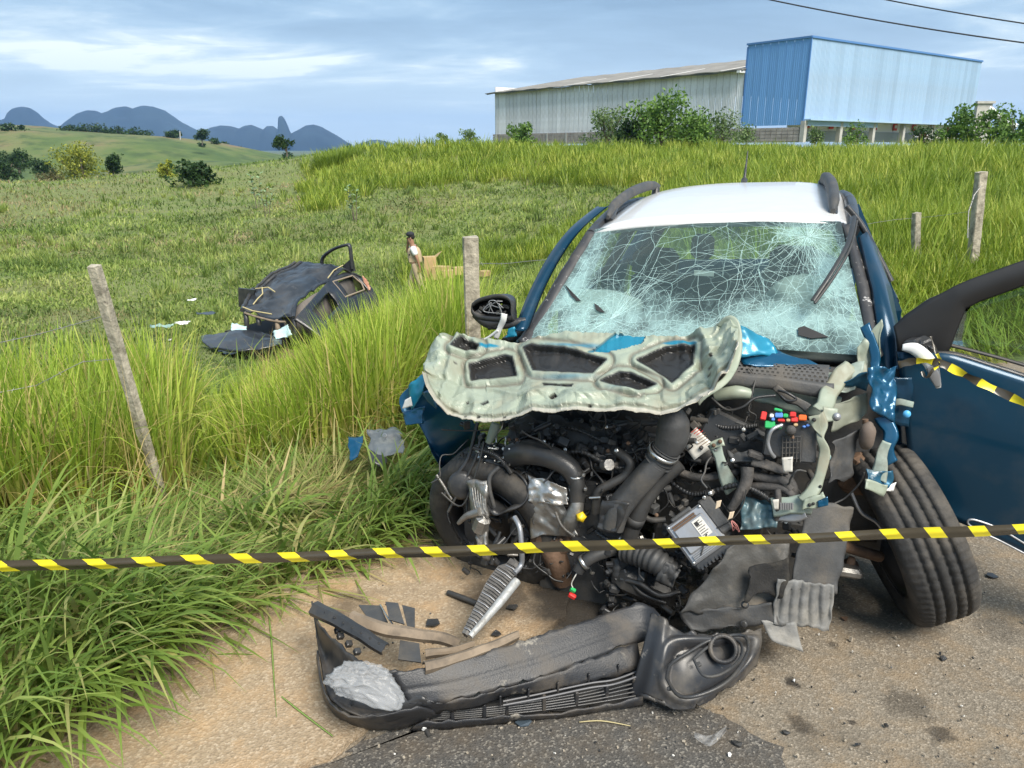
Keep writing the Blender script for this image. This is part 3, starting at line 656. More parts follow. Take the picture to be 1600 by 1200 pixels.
# road: everything on the near side of the edge
b = MB(); far = [(40, -30), (-30, -30), (-30, -31)]
edge_pts = []
for a, c in zip(EDGE[:-1], EDGE[1:]):
    for i in range(12): t_ = i/12; q = a+(c-a)*t_; edge_pts.append(q+np.array([mnoise.noise(Vector((q[0]*2, q[1]*2, 0)))*.08, mnoise.noise(Vector((q[0]*2, q[1]*2, 5)))*.08]))
edge_pts.append(EDGE[-1])
nrm = np.array([.755, -.655]); G = []
for q in edge_pts: G.append([(q[0]+nrm[0]*d*1.0, q[1]+nrm[1]*d, 0.0) for d in (0, .5, 1.2, 2.5, 6, 15, 45)])
b.grid(G, smooth=False)
b.build('road', M_road, kind='structure')
def flat_poly(name, pts, m, z0, z1, kind='structure', jag=.02, seed=0, dens=.08):
    """a slab with a ragged edge, top at z1"""
    P = []
    for a, c in zip(pts, pts[1:]+pts[:1]):
        a, c = np.array(a[:2]), np.array(c[:2]); n = max(1, int(np.linalg.norm(c-a)/dens))
        for i in range(n): q = a+(c-a)*i/n; P.append((q[0]+jag*(mnoise.noise(Vector((q[0]*6, q[1]*6, seed)))+.35*mnoise.noise(Vector((q[0]*26, q[1]*26, seed)))), q[1]+jag*(mnoise.noise(Vector((q[0]*6, q[1]*6, seed+9)))+.35*mnoise.noise(Vector((q[0]*26, q[1]*26, seed+9)))), z1))
    b = MB(); b.prism(P, (0, 0, z0-z1)); return b.build(name, m, kind=kind)
ap = [pz(*p, .024) for p in ((-160, 1420), (-160, 1060), (60, 1085), (200, 1040), (300, 985), (420, 925), (560, 850), (680, 800), (800, 760), (905, 850), (890, 960), (760, 1020), (640, 1085), (566, 1142), (455, 1204), (330, 1290), (250, 1420))]
flat_poly('concrete_gutter', ap, M_apron, -.06, .024, jag=.04, seed=1, dens=.04)
pt = [pz(*p, .005) for p in ((470, 1300), (480, 1205), (580, 1150), (740, 1118), (900, 1085), (1010, 1080), (1090, 1098), (1150, 1128), (1180, 1150), (1210, 1175), (1240, 1215), (1270, 1300))]
flat_poly('asphalt_patch', pt, M_patch, -.02, .005, jag=.13, seed=3, dens=.02)
# open joint between gutter and road: a shallow dark crack with dirt
# ------------------------------------------------------------------ grass
def blades(name, m, x, y, h, az, lean, curve, wid, dry, tint, segs=4, z=None, kind='stuff', twist=.6, roll=None, parent=None, zoff=0.0):
    n = len(x); z = Zg(x, y)-.01 if z is None else z
    t = np.linspace(0, 1, segs+1); th = lean[:, None]+curve[:, None]*t[None, :]**1.4            # angle from vertical along the blade
    dl = h[:, None]/segs; hx = np.concatenate([np.zeros((n, 1)), np.cumsum(np.sin(th[:, 1:]-curve[:, None]*.1)*dl, 1)], 1); hz_ = np.concatenate([np.zeros((n, 1)), np.cumsum(np.cos(th[:, 1:]-curve[:, None]*.1)*dl, 1)], 1)
    ca, sa = np.cos(az)[:, None], np.sin(az)[:, None]
    px, py, pz_ = x[:, None]+hx*ca, y[:, None]+hx*sa, z[:, None]+hz_+zoff
    ra = az+math.pi/2+(RNG.random(n)-.5)*2*twist if roll is None else az+roll
    wx, wy = np.cos(ra)[:, None], np.sin(ra)[:, None]
    prof = np.minimum(1, .55+1.5*t)*np.clip((1-t**2.2), 0.02, 1); hw = wid[:, None]*.5*prof[None, :]
    gl = Zg(px.ravel(), py.ravel()).reshape(px.shape) if segs >= 4 else None
    if gl is not None: pz_ = np.maximum(pz_, gl+.004+.02*RNG.random(n)[:, None])
    Lf = np.stack([px-wx*hw, py-wy*hw, pz_], -1); Rt = np.stack([px+wx*hw, py+wy*hw, pz_+hw*.25], -1)
    V = np.stack([Lf, Rt], 2).reshape(-1, 3); base = (np.arange(n)*(segs+1)*2)[:, None]+np.arange(segs)[None, :]*2
    Fq = np.stack([base, base+1, base+3, base+2], -1).reshape(-1, 4); k = (segs+1)*2
    return np_mesh(name, V, Fq, m, {'tint': np.repeat(tint, k), 'dry': np.repeat(dry, k), 'along': np.tile(np.repeat(t, 2), n)}, parent, kind=kind)
def scatter(n, xr, yr, cond=None, dens=None):
    x = RNG.uniform(*xr, n); y = RNG.uniform(*yr, n); k = np.ones(n, bool)
    if cond is not None: k &= cond(x, y)
    if dens is not None: k &= RNG.random(n) < dens(x, y)
    return x[k], y[k]
def U(n, a, b): return RNG.uniform(a, b, n)
G_tall = grass_mat('tall_grass', [(0, (.13, .21, .025)), (.4, (.25, .37, .04)), (.75, (.38, .50, .06)), (1, (.54, .59, .12))], straw=(.52, .41, .16), trans=.42, base=.32)
G_cut = grass_mat('cut_grass', [(0, (.085, .15, .025)), (.4, (.18, .28, .05)), (.75, (.29, .39, .085)), (1, (.45, .49, .17))], straw=(.56, .44, .22), trans=.42, base=.3)
G_field = grass_mat('field_grass', [(0, (.085, .135, .032)), (.35, (.16, .24, .05)), (.7, (.27, .36, .075)), (1, (.42, .47, .14))], straw=(.38, .30, .16), trans=.42, base=.35)
G_crest = grass_mat('crest_grass', [(0, (.10, .16, .02)), (.4, (.20, .29, .03)), (.75, (.31, .39, .045)), (1, (.48, .50, .10))], straw=(.33, .29, .10), trans=.4, base=.3)

def az_of(x, y): return np.arctan2(x, y)
def px_of(x, y): return 800+F*x/np.maximum(.1, y*cp_+.6)
# where things lie on the grass, so blades do not grow through them
def clear_car(x, y):
    a = R(20); rx, ry = x-.72, y-3.0; u = rx*math.cos(a)-ry*math.sin(a); w = rx*math.sin(a)+ry*math.cos(a)
    return ~((np.abs(u) < .95) & (w > -.75) & (w < 3.1))
BC = np.array([-3.75, 14.0]); BA = R(27)                # wrecked black car: middle and heading
def clear_black(x, y, m=0):
    rx, ry = x-BC[0], y-BC[1]; u = rx*math.cos(BA)-ry*math.sin(BA); w = rx*math.sin(BA)+ry*math.cos(BA)
    return ~((np.abs(u) < .92+m) & (np.abs(w) < 2.05+m))

# A. field cover, all the way to the crest: density falls with distance, so far blades are grouped wider
def field_layer(n, r0, r1, a0, a1, hfun, wfun, cond, mname, name, segs=2, tintoff=0, lean=.55, dry=None):
    r = np.exp(RNG.uniform(math.log(r0), math.log(r1), n)); a = U(n, R(a0), R(a1)); x, y = r*np.sin(a), r*np.cos(a)
    k = (s_edge(x, y) > .8) & clear_car(x, y) & clear_black(x, y); 
    if cond is not None: k &= cond(x, y, r)
    x, y, r = x[k], y[k], r[k]; n = len(x)
    pat = vnoise(x, y, 3.5, 5)*.5+vnoise(x, y, 1.1, 6)*.5; patd = vnoise(x, y, 7, 9)*.6+vnoise(x, y, 1.6, 8)*.4
    pat = np.clip((pat-.5)*1.5+.5, 0, 1); ti = np.clip(.02+.85*pat+RNG.normal(size=n)*.20+tintoff, 0, 1); d = np.clip((patd-.46)*3.0+RNG.random(n)*.55-.1, 0, 1) if dry is None else dry(x, y, n)
    h = hfun(x, y, r)*(.6+.8*RNG.random(n)); w = wfun(r)*(.7+.6*RNG.random(n))
    return blades(name, mname, x, y, h, U(n, 0, 6.28), np.abs(RNG.normal(size=n))*lean*(.6+1.1*vnoise(x, y, 1.7, 15)), U(n, .1, 1.3), w, d, ti, segs)
slid = lambda x, y: sstep(np.hypot((x+4.6)/2.2, (y-11.0)/2.6), .6, 1.3)
low_h = lambda x, y, r: (.055+.16*np.clip(vnoise(x, y, 2.6, 12)*1.7-.6, 0, 1)+.10*np.clip(vnoise(x, y, .7, 13)*2-1.0, 0, 1)+.0016*r)*(.35+.65*slid(x, y))
field_layer(150000, 6.0, 30, -48, 30, low_h, lambda r: .011+.0009*r, lambda x, y, r: ~((s_edge(x,y) < 2.2)), G_field, 'pasture_grass')
field_layer(75000, 28, 95, -48, 42, lambda x, y, r: low_h(x, y, r)*1.15, lambda r: .012+.0012*r, None, G_field, 'pasture_grass')
# broad-leaved ground weeds: short wide leaves in patches
field_layer(130000, 7, 45, -46, 14, lambda x, y, r: .06+.0012*r+.13*vnoise(x, y, .9, 31), lambda r: .024+.0013*r, lambda x, y, r: (s_edge(x, y) > 3) & (slid(x, y) > .5) & (vnoise(x, y, 3, 30)+.5*vnoise(x, y, .8, 33) > .56), G_field, 'ground_weeds', tintoff=.10, lean=1.0, dry=lambda x, y, n: RNG.random(n)*.35)
# tufts of taller grass scattered over the field
def tufts(ntuft, per, r0, r1, a0, a1, hh, wid, cond, m, name, seg=3, spread=.16, tint=.5, dry=.3, rng=None):
    r = np.exp(RNG.uniform(math.log(r0), math.log(r1), ntuft)); a = U(ntuft, R(a0), R(a1)); x, y = r*np.sin(a), r*np.cos(a); k = (s_edge(x, y) > .6) & clear_car(x, y) & clear_black(x, y)
    if cond is not None: k &= cond(x, y, r)
    x, y, r = x[k], y[k], r[k]; nt_ = len(x); hs = hh(x, y, r)*(.65+.7*RNG.random(nt_)); ts = np.clip(tint+RNG.normal(size=nt_)*.20+(vnoise(x, y, 2.2, 59)-.5)*.5, 0, 1)
    i = np.repeat(np.arange(nt_), per); n = len(i); da_ = U(n, 0, 6.28); dr = spread*np.sqrt(RNG.random(n))*(.6+.6*hs[i])
    return blades(name, m, x[i]+dr*np.cos(da_), y[i]+dr*np.sin(da_), hs[i]*(.55+.5*RNG.random(n)), da_+RNG.normal(size=n)*.6, np.abs(RNG.normal(size=n))*.2+dr*.6, U(n, .1, .9), wid(r[i])*(.7+.6*RNG.random(n)), np.clip(RNG.random(n)*dry*1.6-.1, 0, 1)*(RNG.random(n) < .75), np.clip(ts[i]+RNG.normal(size=n)*.13, 0, 1), seg)
tufts(900, 26, 9, 60, -45, 28, lambda x, y, r: .35+.25*vnoise(x, y, 4, 41), lambda r: .009+.0009*r, lambda x, y, r: vnoise(x, y, 6, 40) > .45, G_field, 'grass_tufts', tint=.62)
# B. bright tall grass along the crest and over the right-hand bank
def crest(x, y, r):
    k = vnoise(x, y, 5, 57)+.5*vnoise(x, y, 1.5, 58)-.75; a = np.degrees(az_of(x, y))+k*9; q = r+k*9
    return ((q > 40) & (a > -14) & (r < 78)) | ((a > 8) & (q > 25)) | ((a > -11) & (q > 45))
tufts(5900, 20, 24, 74, -15, 52, lambda x, y, r: .75+.45*vnoise(x, y, 5, 51), lambda r: .014+.0008*r, crest, G_crest, 'crest_grass', spread=.30, tint=.55, dry=.35)
bank = lambda x, y, r: (s_edge(x, y) > .5) & (az_of(x, y) > R(11)+R(10)*sstep(r, 25, 11)) & (x > 2.6)
tufts(5200, 22, 8.2, 30, 12, 54, lambda x, y, r: (.55+.40*vnoise(x, y, 3, 52)*sstep(s_edge(x, y), .5, 3))*(.5+.5*sstep(r, 9.5, 13)), lambda r: .010+.0008*r, bank, G_crest, 'bank_grass', spread=.17, tint=.58, dry=.4)
# taller patch behind the car in the middle distance
tufts(900, 24, 12, 27, -8, 14, lambda x, y, r: .45+.3*vnoise(x, y, 3, 53), lambda r: .009+.0007*r, lambda x, y, r: vnoise(x, y, 4, 54) > .42, G_crest, 'grass_tufts', spread=.2, tint=.42, dry=.25)
# dense tussock on the crest
for (px, pyb, Y, w, h) in ((525, 240, 62, 3.4, 1.6),):
    p = pY(px, pyb, Y); n = 1500; a = U(n, 0, 6.28); d_ = w*.5*np.sqrt(RNG.random(n))
    blades('grass_tussock', G_crest, p[0]+d_*np.cos(a), Y+d_*np.sin(a), h*(.6+.5*RNG.random(n)), a, .1+.5*RNG.random(n), U(n, .1, .8), U(n, .03, .055), RNG.random(n)*.5, np.clip(.35+RNG.normal(size=n)*.2, 0, 1), 3)

# C. tall elephant grass on the verge slope
def tall_band(clumps, per, cond, hmin, hmax, name, seg=6, spread=.14, dryp=.35, tint=.6, lean=.10, wid=(.010, .021), hf=None):
    x, y = clumps; k = cond(x, y) & clear_car(x, y) & clear_black(x, y, .15); x, y = x[k], y[k]; nt_ = len(x)
    hs = U(nt_, hmin, hmax)*(hf(px_of(x, y)) if hf else 1); ts = np.clip(tint+RNG.normal(size=nt_)*.16, 0, 1); ld = U(nt_, 0, 6.28); lw = U(nt_, 0, .22)
    i = np.repeat(np.arange(nt_), per); n = len(i); a = U(n, 0, 6.28); d_ = spread*np.sqrt(RNG.random(n))
    dry = np.where(RNG.random(n) < dryp, U(n, .45, 1.0), U(n, 0, .5))
    lx = np.cos(a)*(np.abs(RNG.normal(size=n))*lean+d_*.6)+np.cos(ld[i])*lw[i]; ly = np.sin(a)*(np.abs(RNG.normal(size=n))*lean+d_*.6)+np.sin(ld[i])*lw[i]
    return blades(name, G_tall, x[i]+d_*np.cos(a), y[i]+d_*np.sin(a), hs[i]*(.5+.55*RNG.random(n)), np.arctan2(ly, lx), np.hypot(lx, ly), np.where(RNG.random(n) < .22, U(n, .9, 2.2), U(n, .08, .6)), U(n, *wid), dry, np.clip(ts[i]+RNG.normal(size=n)*.14, 0, 1), seg)
def pxr(x, y): return px_of(x, y)
S = s_edge
# thick stand at the frame edge beyond the leaning post
c = scatter(2600, (-6.5, -1.2), (3.6, 7.2)); tall_band(c, 19, lambda x, y: (S(x, y) > 1.9+.35*vnoise(x, y, .6, 61)) & (S(x, y) < 4.0) & (px_of(x, y) < 275), .6, 1.05, 'tall_grass', dryp=.55)
# thinner gap beyond the post where the wreck slid through
c = scatter(420, (-3.2, -1.0), (4.6, 7.0)); tall_band(c, 16, lambda x, y: (S(x, y) > 2.0) & (S(x, y) < 3.4) & (px_of(x, y) > 262) & (px_of(x, y) < 400), .25, .5, 'tall_grass', dryp=.3)
# bright stand between the wreck and the blue car
c = scatter(3400, (-2.6, .4), (4.2, 8.2)); tall_band(c, 19, lambda x, y: (S(x, y) > 1.25+.35*vnoise(x, y, .6, 62)) & (S(x, y) < 3.5) & (px_of(x, y) > 385) & (px_of(x, y) < 735) & (y > 4.5), .8, 1.28, 'tall_grass', dryp=.42, tint=.68, hf=lambda q: np.interp(q, [380, 440, 500, 560, 610, 680, 700], [.40, .50, .62, .82, .84, .84, 1.0]))
c = scatter(500, (-1.2, 1.0), (4.6, 7.6)); tall_band(c, 16, lambda x, y: (S(x, y) > .7) & (px_of(x, y) > 690) & (px_of(x, y) < 860) & (y > 4.9), .55, .9, 'tall_grass', dryp=.3, tint=.68)
# dead bent stalks among the green
def stalks(n, xr, yr, cond, h):
    x, y = scatter(n, xr, yr, lambda x, y: cond(x, y) & clear_car(x, y)); n = len(x)
    blades('dead_stalks', G_tall, x, y, U(n, *h), U(n, 0, 6.28), np.abs(RNG.normal(size=n))*.3, np.where(RNG.random(n) < .5, U(n, 1.2, 2.6), U(n, .1, .6)), U(n, .004, .009), np.ones(n), U(n, .3, .9), 6)
stalks(2600, (-6.5, -1.2), (3.6, 7.0), lambda x, y: (S(x, y) > 1.5) & (S(x, y) < 3.8) & (px_of(x, y) < 300), (.4, 1.1))
stalks(2200, (-2.6, .4), (4.2, 7.6), lambda x, y: (S(x, y) > 1.1) & (S(x, y) < 3.3) & (px_of(x, y) > 385) & (px_of(x, y) < 735), (.35, .95))
# D. cut and trampled grass on the verge
def lying(n, xr, yr, cond, h, wid, name, dryp=.25, tint=.5, segs=4, leanr=(.9, 1.5)):
    x, y = scatter(n, xr, yr, lambda x, y: cond(x, y) & clear_car(x, y)); n = len(x); dirn = vnoise(x, y, .5, 71)*6.28*1.5
    dry = np.where(RNG.random(n) < dryp+.40*(vnoise(x, y, .45, 72) > .58), U(n, .75, 1), U(n, 0, .45))
    return blades(name, G_cut, x, y, U(n, *h), dirn+RNG.normal(size=n)*.9, U(n, *leanr), U(n, .0, .55), U(n, *wid), dry, np.clip(tint+.35*(vnoise(x, y, .35, 73)-.5)+RNG.normal(size=n)*.16, 0, 1), segs)
verge = lambda x, y: (S(x, y) > .05+.22*vnoise(x, y, .35, 74)) & (S(x, y) < 2.4) & (px_of(x, y) < 760)
lying(23000, (-5.2, .3), (1.9, 5.6), verge, (.2, .6), (.008, .018), 'cut_grass', leanr=(1.15, 1.6))
lying(9000, (-5.2, .3), (1.9, 5.6), lambda x, y: verge(x, y), (.06, .2), (.004, .009), 'cut_grass', dryp=.45)
lying(4200, (-5.2, .3), (1.9, 5.6), lambda x, y: verge(x, y) & (vnoise(x, y, .8, 75) > .42), (.2, .5), (.009, .019), 'cut_grass', leanr=(.4, 1.1), tint=.6, segs=5)
# straw tangles
lying(26000, (-3.6, .2), (2.4, 5.2), lambda x, y: verge(x, y) & (vnoise(x, y, .33, 76)+.25*vnoise(x, y, .12, 77) > .60) & (px_of(x, y) > 180), (.12, .34), (.004, .008), 'straw', dryp=1.0, leanr=(.75, 1.35))
# E. bold arching clumps that hang over the concrete
def clump(cx, cy, n, h, wid, dirc, spread, name='arching_grass', rad=.16, tint=.5, curve=(.7, 1.9), lean=(.15, .8)):
    a = U(n, 0, 6.28); d_ = rad*np.sqrt(RNG.random(n)); az_ = dirc+RNG.normal(size=n)*spread
    return blades(name, G_cut, cx+d_*np.cos(a), cy+d_*np.sin(a), U(n, *h), az_, U(n, *lean), U(n, *curve), U(n, *wid), np.where(RNG.random(n) < .08, .9, U(n, 0, .35)), np.clip(tint+RNG.normal(size=n)*.18, 0, 1), 7, twist=.5)
dn = math.atan2(-.65, .75)           # down towards the road
for px, py, n, h, sp, rad in ((190, 1030, 90, (.35, .75), .8, .16), (120, 1085, 90, (.35, .75), .8, .16), (50, 1130, 80, (.35, .7), .9, .18), (240, 985, 70, (.3, .65), .8, .13), (-20, 1190, 70, (.35, .7), .9, .2), (330, 950, 60, (.25, .5), .9, .14), (700, 700, 110, (.3, .6), 1.0, .15), (655, 685, 90, (.3, .6), 1.0, .15), (715, 655, 70, (.25, .5), 1.3, .12), (560, 850, 60, (.25, .5), 1.0, .14), (610, 800, 60, (.25, .5), 1.1, .14), (130, 985, 150, (.35, .78), .9, .20), (30, 960, 120, (.35, .75), 1.0, .2), (-40, 1060, 90, (.3, .6), 1.0, .2), (230, 930, 70, (.25, .5), 1.0, .15), (470, 880, 60, (.22, .45), .9, .12), (540, 870, 40, (.2, .42), .8, .09),
        (90, 900, 80, (.3, .55), 1.4, .2), (330, 900, 60, (.2, .42), 1.3, .16), (640, 790, 130, (.35, .62), 1.0, .16), (600, 830, 70, (.25, .5), 1.0, .14), (675, 720, 120, (.3, .6), 1.0, .16), (690, 650, 60, (.25, .5), 1.3, .13), (10, 830, 120, (.35, .7), 1.3, .22), (150, 830, 80, (.3, .6), 1.3, .2), (400, 820, 60, (.25, .45), 1.4, .2)):
    p = pz(px, py, 0.02); clump(p[0], p[1], n, h, (.013, .028), dn, sp, rad=rad)
# F. strappy long grass beyond the road edge, seen past the open door
def strap(n, xr, yr, cond, h, name, tint=.55):
    x, y = scatter(n, xr, yr, lambda x, y: cond(x, y) & clear_car(x, y)); n = len(x)
    return blades(name, G_crest, x, y, U(n, *h), vnoise(x, y, 1.2, 81)*6.28*1.3+RNG.normal(size=n)*.8, U(n, .3, 1.0), U(n, .4, 1.5), U(n, .010, .02), np.where(RNG.random(n) < .15, .9, U(n, 0, .4)), np.clip(tint+RNG.normal(size=n)*.17, 0, 1), 5)
strap(15000, (2.6, 9.5), (5.8, 10.5), lambda x, y: (S(x, y) > -.25+.5*vnoise(x, y, .5, 82)) & (S(x, y) < 2.6), (.25, .6), 'bank_grass')
strap(2500, (1.0, 4), (6.0, 9), lambda x, y: (S(x, y) > -.1) & (S(x, y) < 2.6), (.25, .6), 'bank_grass')
# tall solitary stalks behind the roof
for px, Y, hh, n in ((1112, 9.5, 1.15, 16), (1175, 9.5, 1.05, 12), (1195, 10, 1.1, 8), (1455, 8.8, .95, 10)):
    p = pY(px, 330, Y); z0 = zg1(p[0], Y); a = U(n, 0, 6.28)
    blades('tall_grass', G_tall, p[0]+.1*np.cos(a), Y+.1*np.sin(a), hh*U(n, .7, 1.2), a, U(n, .02, .25), U(n, .1, .7), U(n, .012, .02), U(n, 0, .3), U(n, .5, .9), 6)

# leafy milkweed plants standing out of the pasture
def weed(px, pyb, Y, h, label, seed):
    rg = random.Random(seed); p = pY(px, pyb, Y); z = zg1(p[0], Y); o = empty('milkweed_plant', (p[0], Y, z), label=label, cat='weed plant', group='milkweed plants in the pasture')
    for k in range(3):
        dx, dy = rg.uniform(-.18, .18)*h, rg.uniform(-.18, .18)*h; b = MB(); b.tube([(dx*.3, dy*.3, -.1), (dx*.8, dy*.8, h*.5), (dx*1.4, dy*1.4, h*rg.uniform(.8, 1))], [.02, .016, .008], 5); b.build('stem', M_bark, o)
        b = MB()
        for i in range(11):
            t_ = .35+.6*i/10; a = i*2.4+k; c = Vector((dx*(.5+.9*t_), dy*(.5+.9*t_), h*t_)); d = Vector((math.cos(a), math.sin(a), .5)).normalized(); s_ = d.cross(Vector((0, 0, 1))).normalized(); l_ = h*.16
            b.add([c, c+d*l_*.5+s_*l_*.3, c+d*l_, c+d*l_*.5-s_*l_*.3], [(0, 1, 2, 3)])
        b.build('leaves', MATS.setdefault('milkweed', mat('milkweed_leaf', (.20, .30, .14), .6, var=.2)), o, kind='stuff')
weed(400, 292, 44, 2.0, 'pale milkweed plant at the edge of the crest, before the big-leaved shrub', 1); weed(415, 318, 38, 1.4, 'shorter milkweed plant just downhill of the crest edge', 2); weed(556, 345, 33, 1.5, 'milkweed plant alone in mid pasture above the wreck', 3); weed(935, 345, 17, .8, 'milkweed plant beside the ajar blue door frame', 4)
# ------------------------------------------------------------------ blue car: local axes x = across (towards the road), y = to its rear, z = up
CO, CA = np.array([.72, 3.0]), R(20)
def to_car(P):
    rx, ry = P[0]-CO[0], P[1]-CO[1]; return Vector((rx*math.cos(CA)-ry*math.sin(CA), rx*math.sin(CA)+ry*math.cos(CA), P[2]))
CAMC = to_car(CAMP)
def L(px, py, w):
    r = ray(px, py); d = Vector((r[0]*math.cos(CA)-r[1]*math.sin(CA), r[0]*math.sin(CA)+r[1]*math.cos(CA), r[2])); return CAMC+d*((w-CAMC.y)/d.y)
def B(u, w, z): return Vector((u, w, z+.055*u))      # the car leans over the verge
def crv(pts, n=6):
    """smooth curve through points (vectors or tuples)"""
    P = [Vector(p) for p in pts]; 
    if len(P) < 3: return P
    o = []
    for i in range(len(P)-1):
        a, b_, c, d = P[max(i-1, 0)], P[i], P[i+1], P[min(i+2, len(P)-1)]
        for k in range(n):
            t = k/n; o.append(.5*((2*b_)+(c-a)*t+(2*a-5*b_+4*c-d)*t*t+(3*b_-a-3*c+d)*t**3))
    o.append(P[-1]); return o
def crease(p, sc, seed=0):
    '''sharp folded ridges'''
    q = Vector(p)*sc+Vector((seed*2.1, seed*1.3, seed*.7)); a = abs(mnoise.noise(q)); b_ = abs(mnoise.noise(q*1.9+Vector((3, 5, 1)))); return max(0, 1-a*5)-.7*max(0, 1-b_*6)
def ridged(p, sc, seed=0):
    q = Vector(p)*sc+Vector((seed*3.1, seed*1.7, seed*.9)); return (1-abs(mnoise.noise(q))*2)*.6+(1-abs(mnoise.noise(q*2.3))*2)*.3+mnoise.noise(q*5)*.12
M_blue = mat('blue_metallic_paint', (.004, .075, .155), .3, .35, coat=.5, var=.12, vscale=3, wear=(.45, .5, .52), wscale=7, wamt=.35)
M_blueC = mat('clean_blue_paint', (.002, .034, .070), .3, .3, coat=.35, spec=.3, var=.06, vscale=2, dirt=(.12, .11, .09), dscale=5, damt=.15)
M_teal = mat('fresh_teal_paint', (.01, .20, .32), .35, .2, coat=.5, var=.2, vscale=6)
M_primer = mat('pale_green_primer', (.285, .325, .255), .38, .0, var=.10, vscale=4, dirt=(.22, .18, .12), dscale=5, damt=.6, wear=(.12, .10, .08), wscale=30, wamt=.35, bump=.05, bscale=90)
M_primer2 = mat('primer_inner', (.30, .36, .31), .5, var=.25, vscale=7, dirt=(.10, .09, .075), dscale=8, damt=.7, wear=(.05, .17, .24), wscale=9, wamt=.7)
M_rim = mat('sealer_white_edge', (.55, .50, .43), .6, var=.2, vscale=14, dirt=(.2, .13, .09), dscale=16, damt=.8)
M_shadow = mat('shadow_black', (.022, .021, .020), .95, var=.3, vscale=20, dirt=(.10, .085, .06), dscale=14, damt=.35, bump=.4, bscale=120)
M_blk = mat('black_plastic', (.034, .035, .037), .33, var=.2, vscale=9, dirt=(.10, .088, .07), dscale=9, damt=.4, bump=.12, bscale=160)
M_blk2 = mat('dull_black_plastic', (.056, .057, .058), .6, var=.25, vscale=9, dirt=(.14, .12, .095), dscale=7, damt=.55, bump=.2, bscale=120)
M_rub = mat('rubber', (.038, .038, .038), .55, var=.3, vscale=12, dirt=(.12, .105, .085), dscale=9, damt=.35)
M_tyre = mat('tyre_rubber', (.030, .029, .028), .75, var=.25, vscale=14, dirt=(.15, .13, .105), dscale=6, damt=.55, bump=.25, bscale=150)
M_alu = mat('cast_aluminium', (.33, .32, .30), .42, .8, var=.3, vscale=9, dirt=(.12, .09, .065), dscale=8, damt=.75, bump=.3, bscale=60)
M_shield = mat('heat_shield', (.55, .53, .50), .35, .85, var=.25, vscale=7, dirt=(.22, .17, .13), dscale=6, damt=.7, bump=.5, bscale=35)
M_steel = mat('bright_steel', (.62, .62, .60), .3, .9, var=.12, vscale=20)
M_rust = mat('rusty_iron', (.16, .10, .065), .8, .3, var=.45, vscale=14, bump=.4, bscale=50)
M_greyal = mat('grey_sheet_cover', (.36, .37, .39), .4, .6, var=.1, vscale=10, dirt=(.16, .15, .13), dscale=8, damt=.4)
M_taped = mat('taped_harness', (.055, .052, .05), .7, var=.3, vscale=30, dirt=(.15, .13, .11), dscale=12, damt=.5, bump=.5, bscale=80)
M_label = mat('paper_label', (.62, .60, .55), .6, var=.1, vscale=20, dirt=(.3, .27, .22), dscale=9, damt=.5)
M_ink = mat('black_ink', (.02, .02, .02), .7)
M_fred, M_fgreen, M_fblue, M_ftan, M_for, M_yel = (mat(n, c, .4) for n, c in (('red_plastic', (.62, .035, .03)), ('green_plastic', (.03, .42, .12)), ('blue_plastic', (.10, .25, .68)), ('tan_plastic', (.5, .36, .2)), ('orange_plastic', (.7, .13, .02)), ('yellow_plastic', (.8, .55, .02))))
M_roofw = mat('white_roof_paint', (.74, .74, .73), .3, coat=.6, dirt=(.45, .43, .39), dscale=3, damt=.35, var=.03)
M_wht = mat('white_plastic', (.72, .72, .70), .35, var=.06)
M_scuff = mat('scuffed_pillar_trim', (.035, .035, .038), .5, dirt=(.10, .09, .08), dscale=9, damt=.5, wear=(.62, .60, .58), wscale=16, wamt=.95)
M_cloth = mat('airbag_cloth', (.66, .68, .66), .85, var=.1, vscale=6)
M_seat = mat('seat_fabric', (.05, .05, .055), .9, var=.2)
M_rimal = mat('dark_wheel_rim', (.05, .05, .052), .4, .7)
car = empty('wrecked_blue_car', (CO[0], CO[1], 0), -CA, 'blue hatchback with white roof, its front torn open and engine bare', 'car')

# body shell -----------------------------------------------------------
b = MB()
ws = np.linspace(.58, 2.75, 16); G = []
for w in ws:
    t = (w-.58)/2.17; hw = .575+.01*math.sin(t*3.1)-.06*t; zc = 1.455+.105*math.sin(min(1, t*1.5)*math.pi/2)-.09*max(0, t-.65)**1.3*2.2; row = []
    for k in range(17):
        s = -1+2*k/16; row.append(B(hw*s, w-(.05*(1-s*s) if t < .05 else 0), zc+.035*(1-abs(s)**2.4)-.02*abs(s)**8+.004*mnoise.noise(Vector((s*2, w*2, 1)))))
    G.append(row)
b.grid(G); b.build('roof', M_roofw, car, solid=.03)
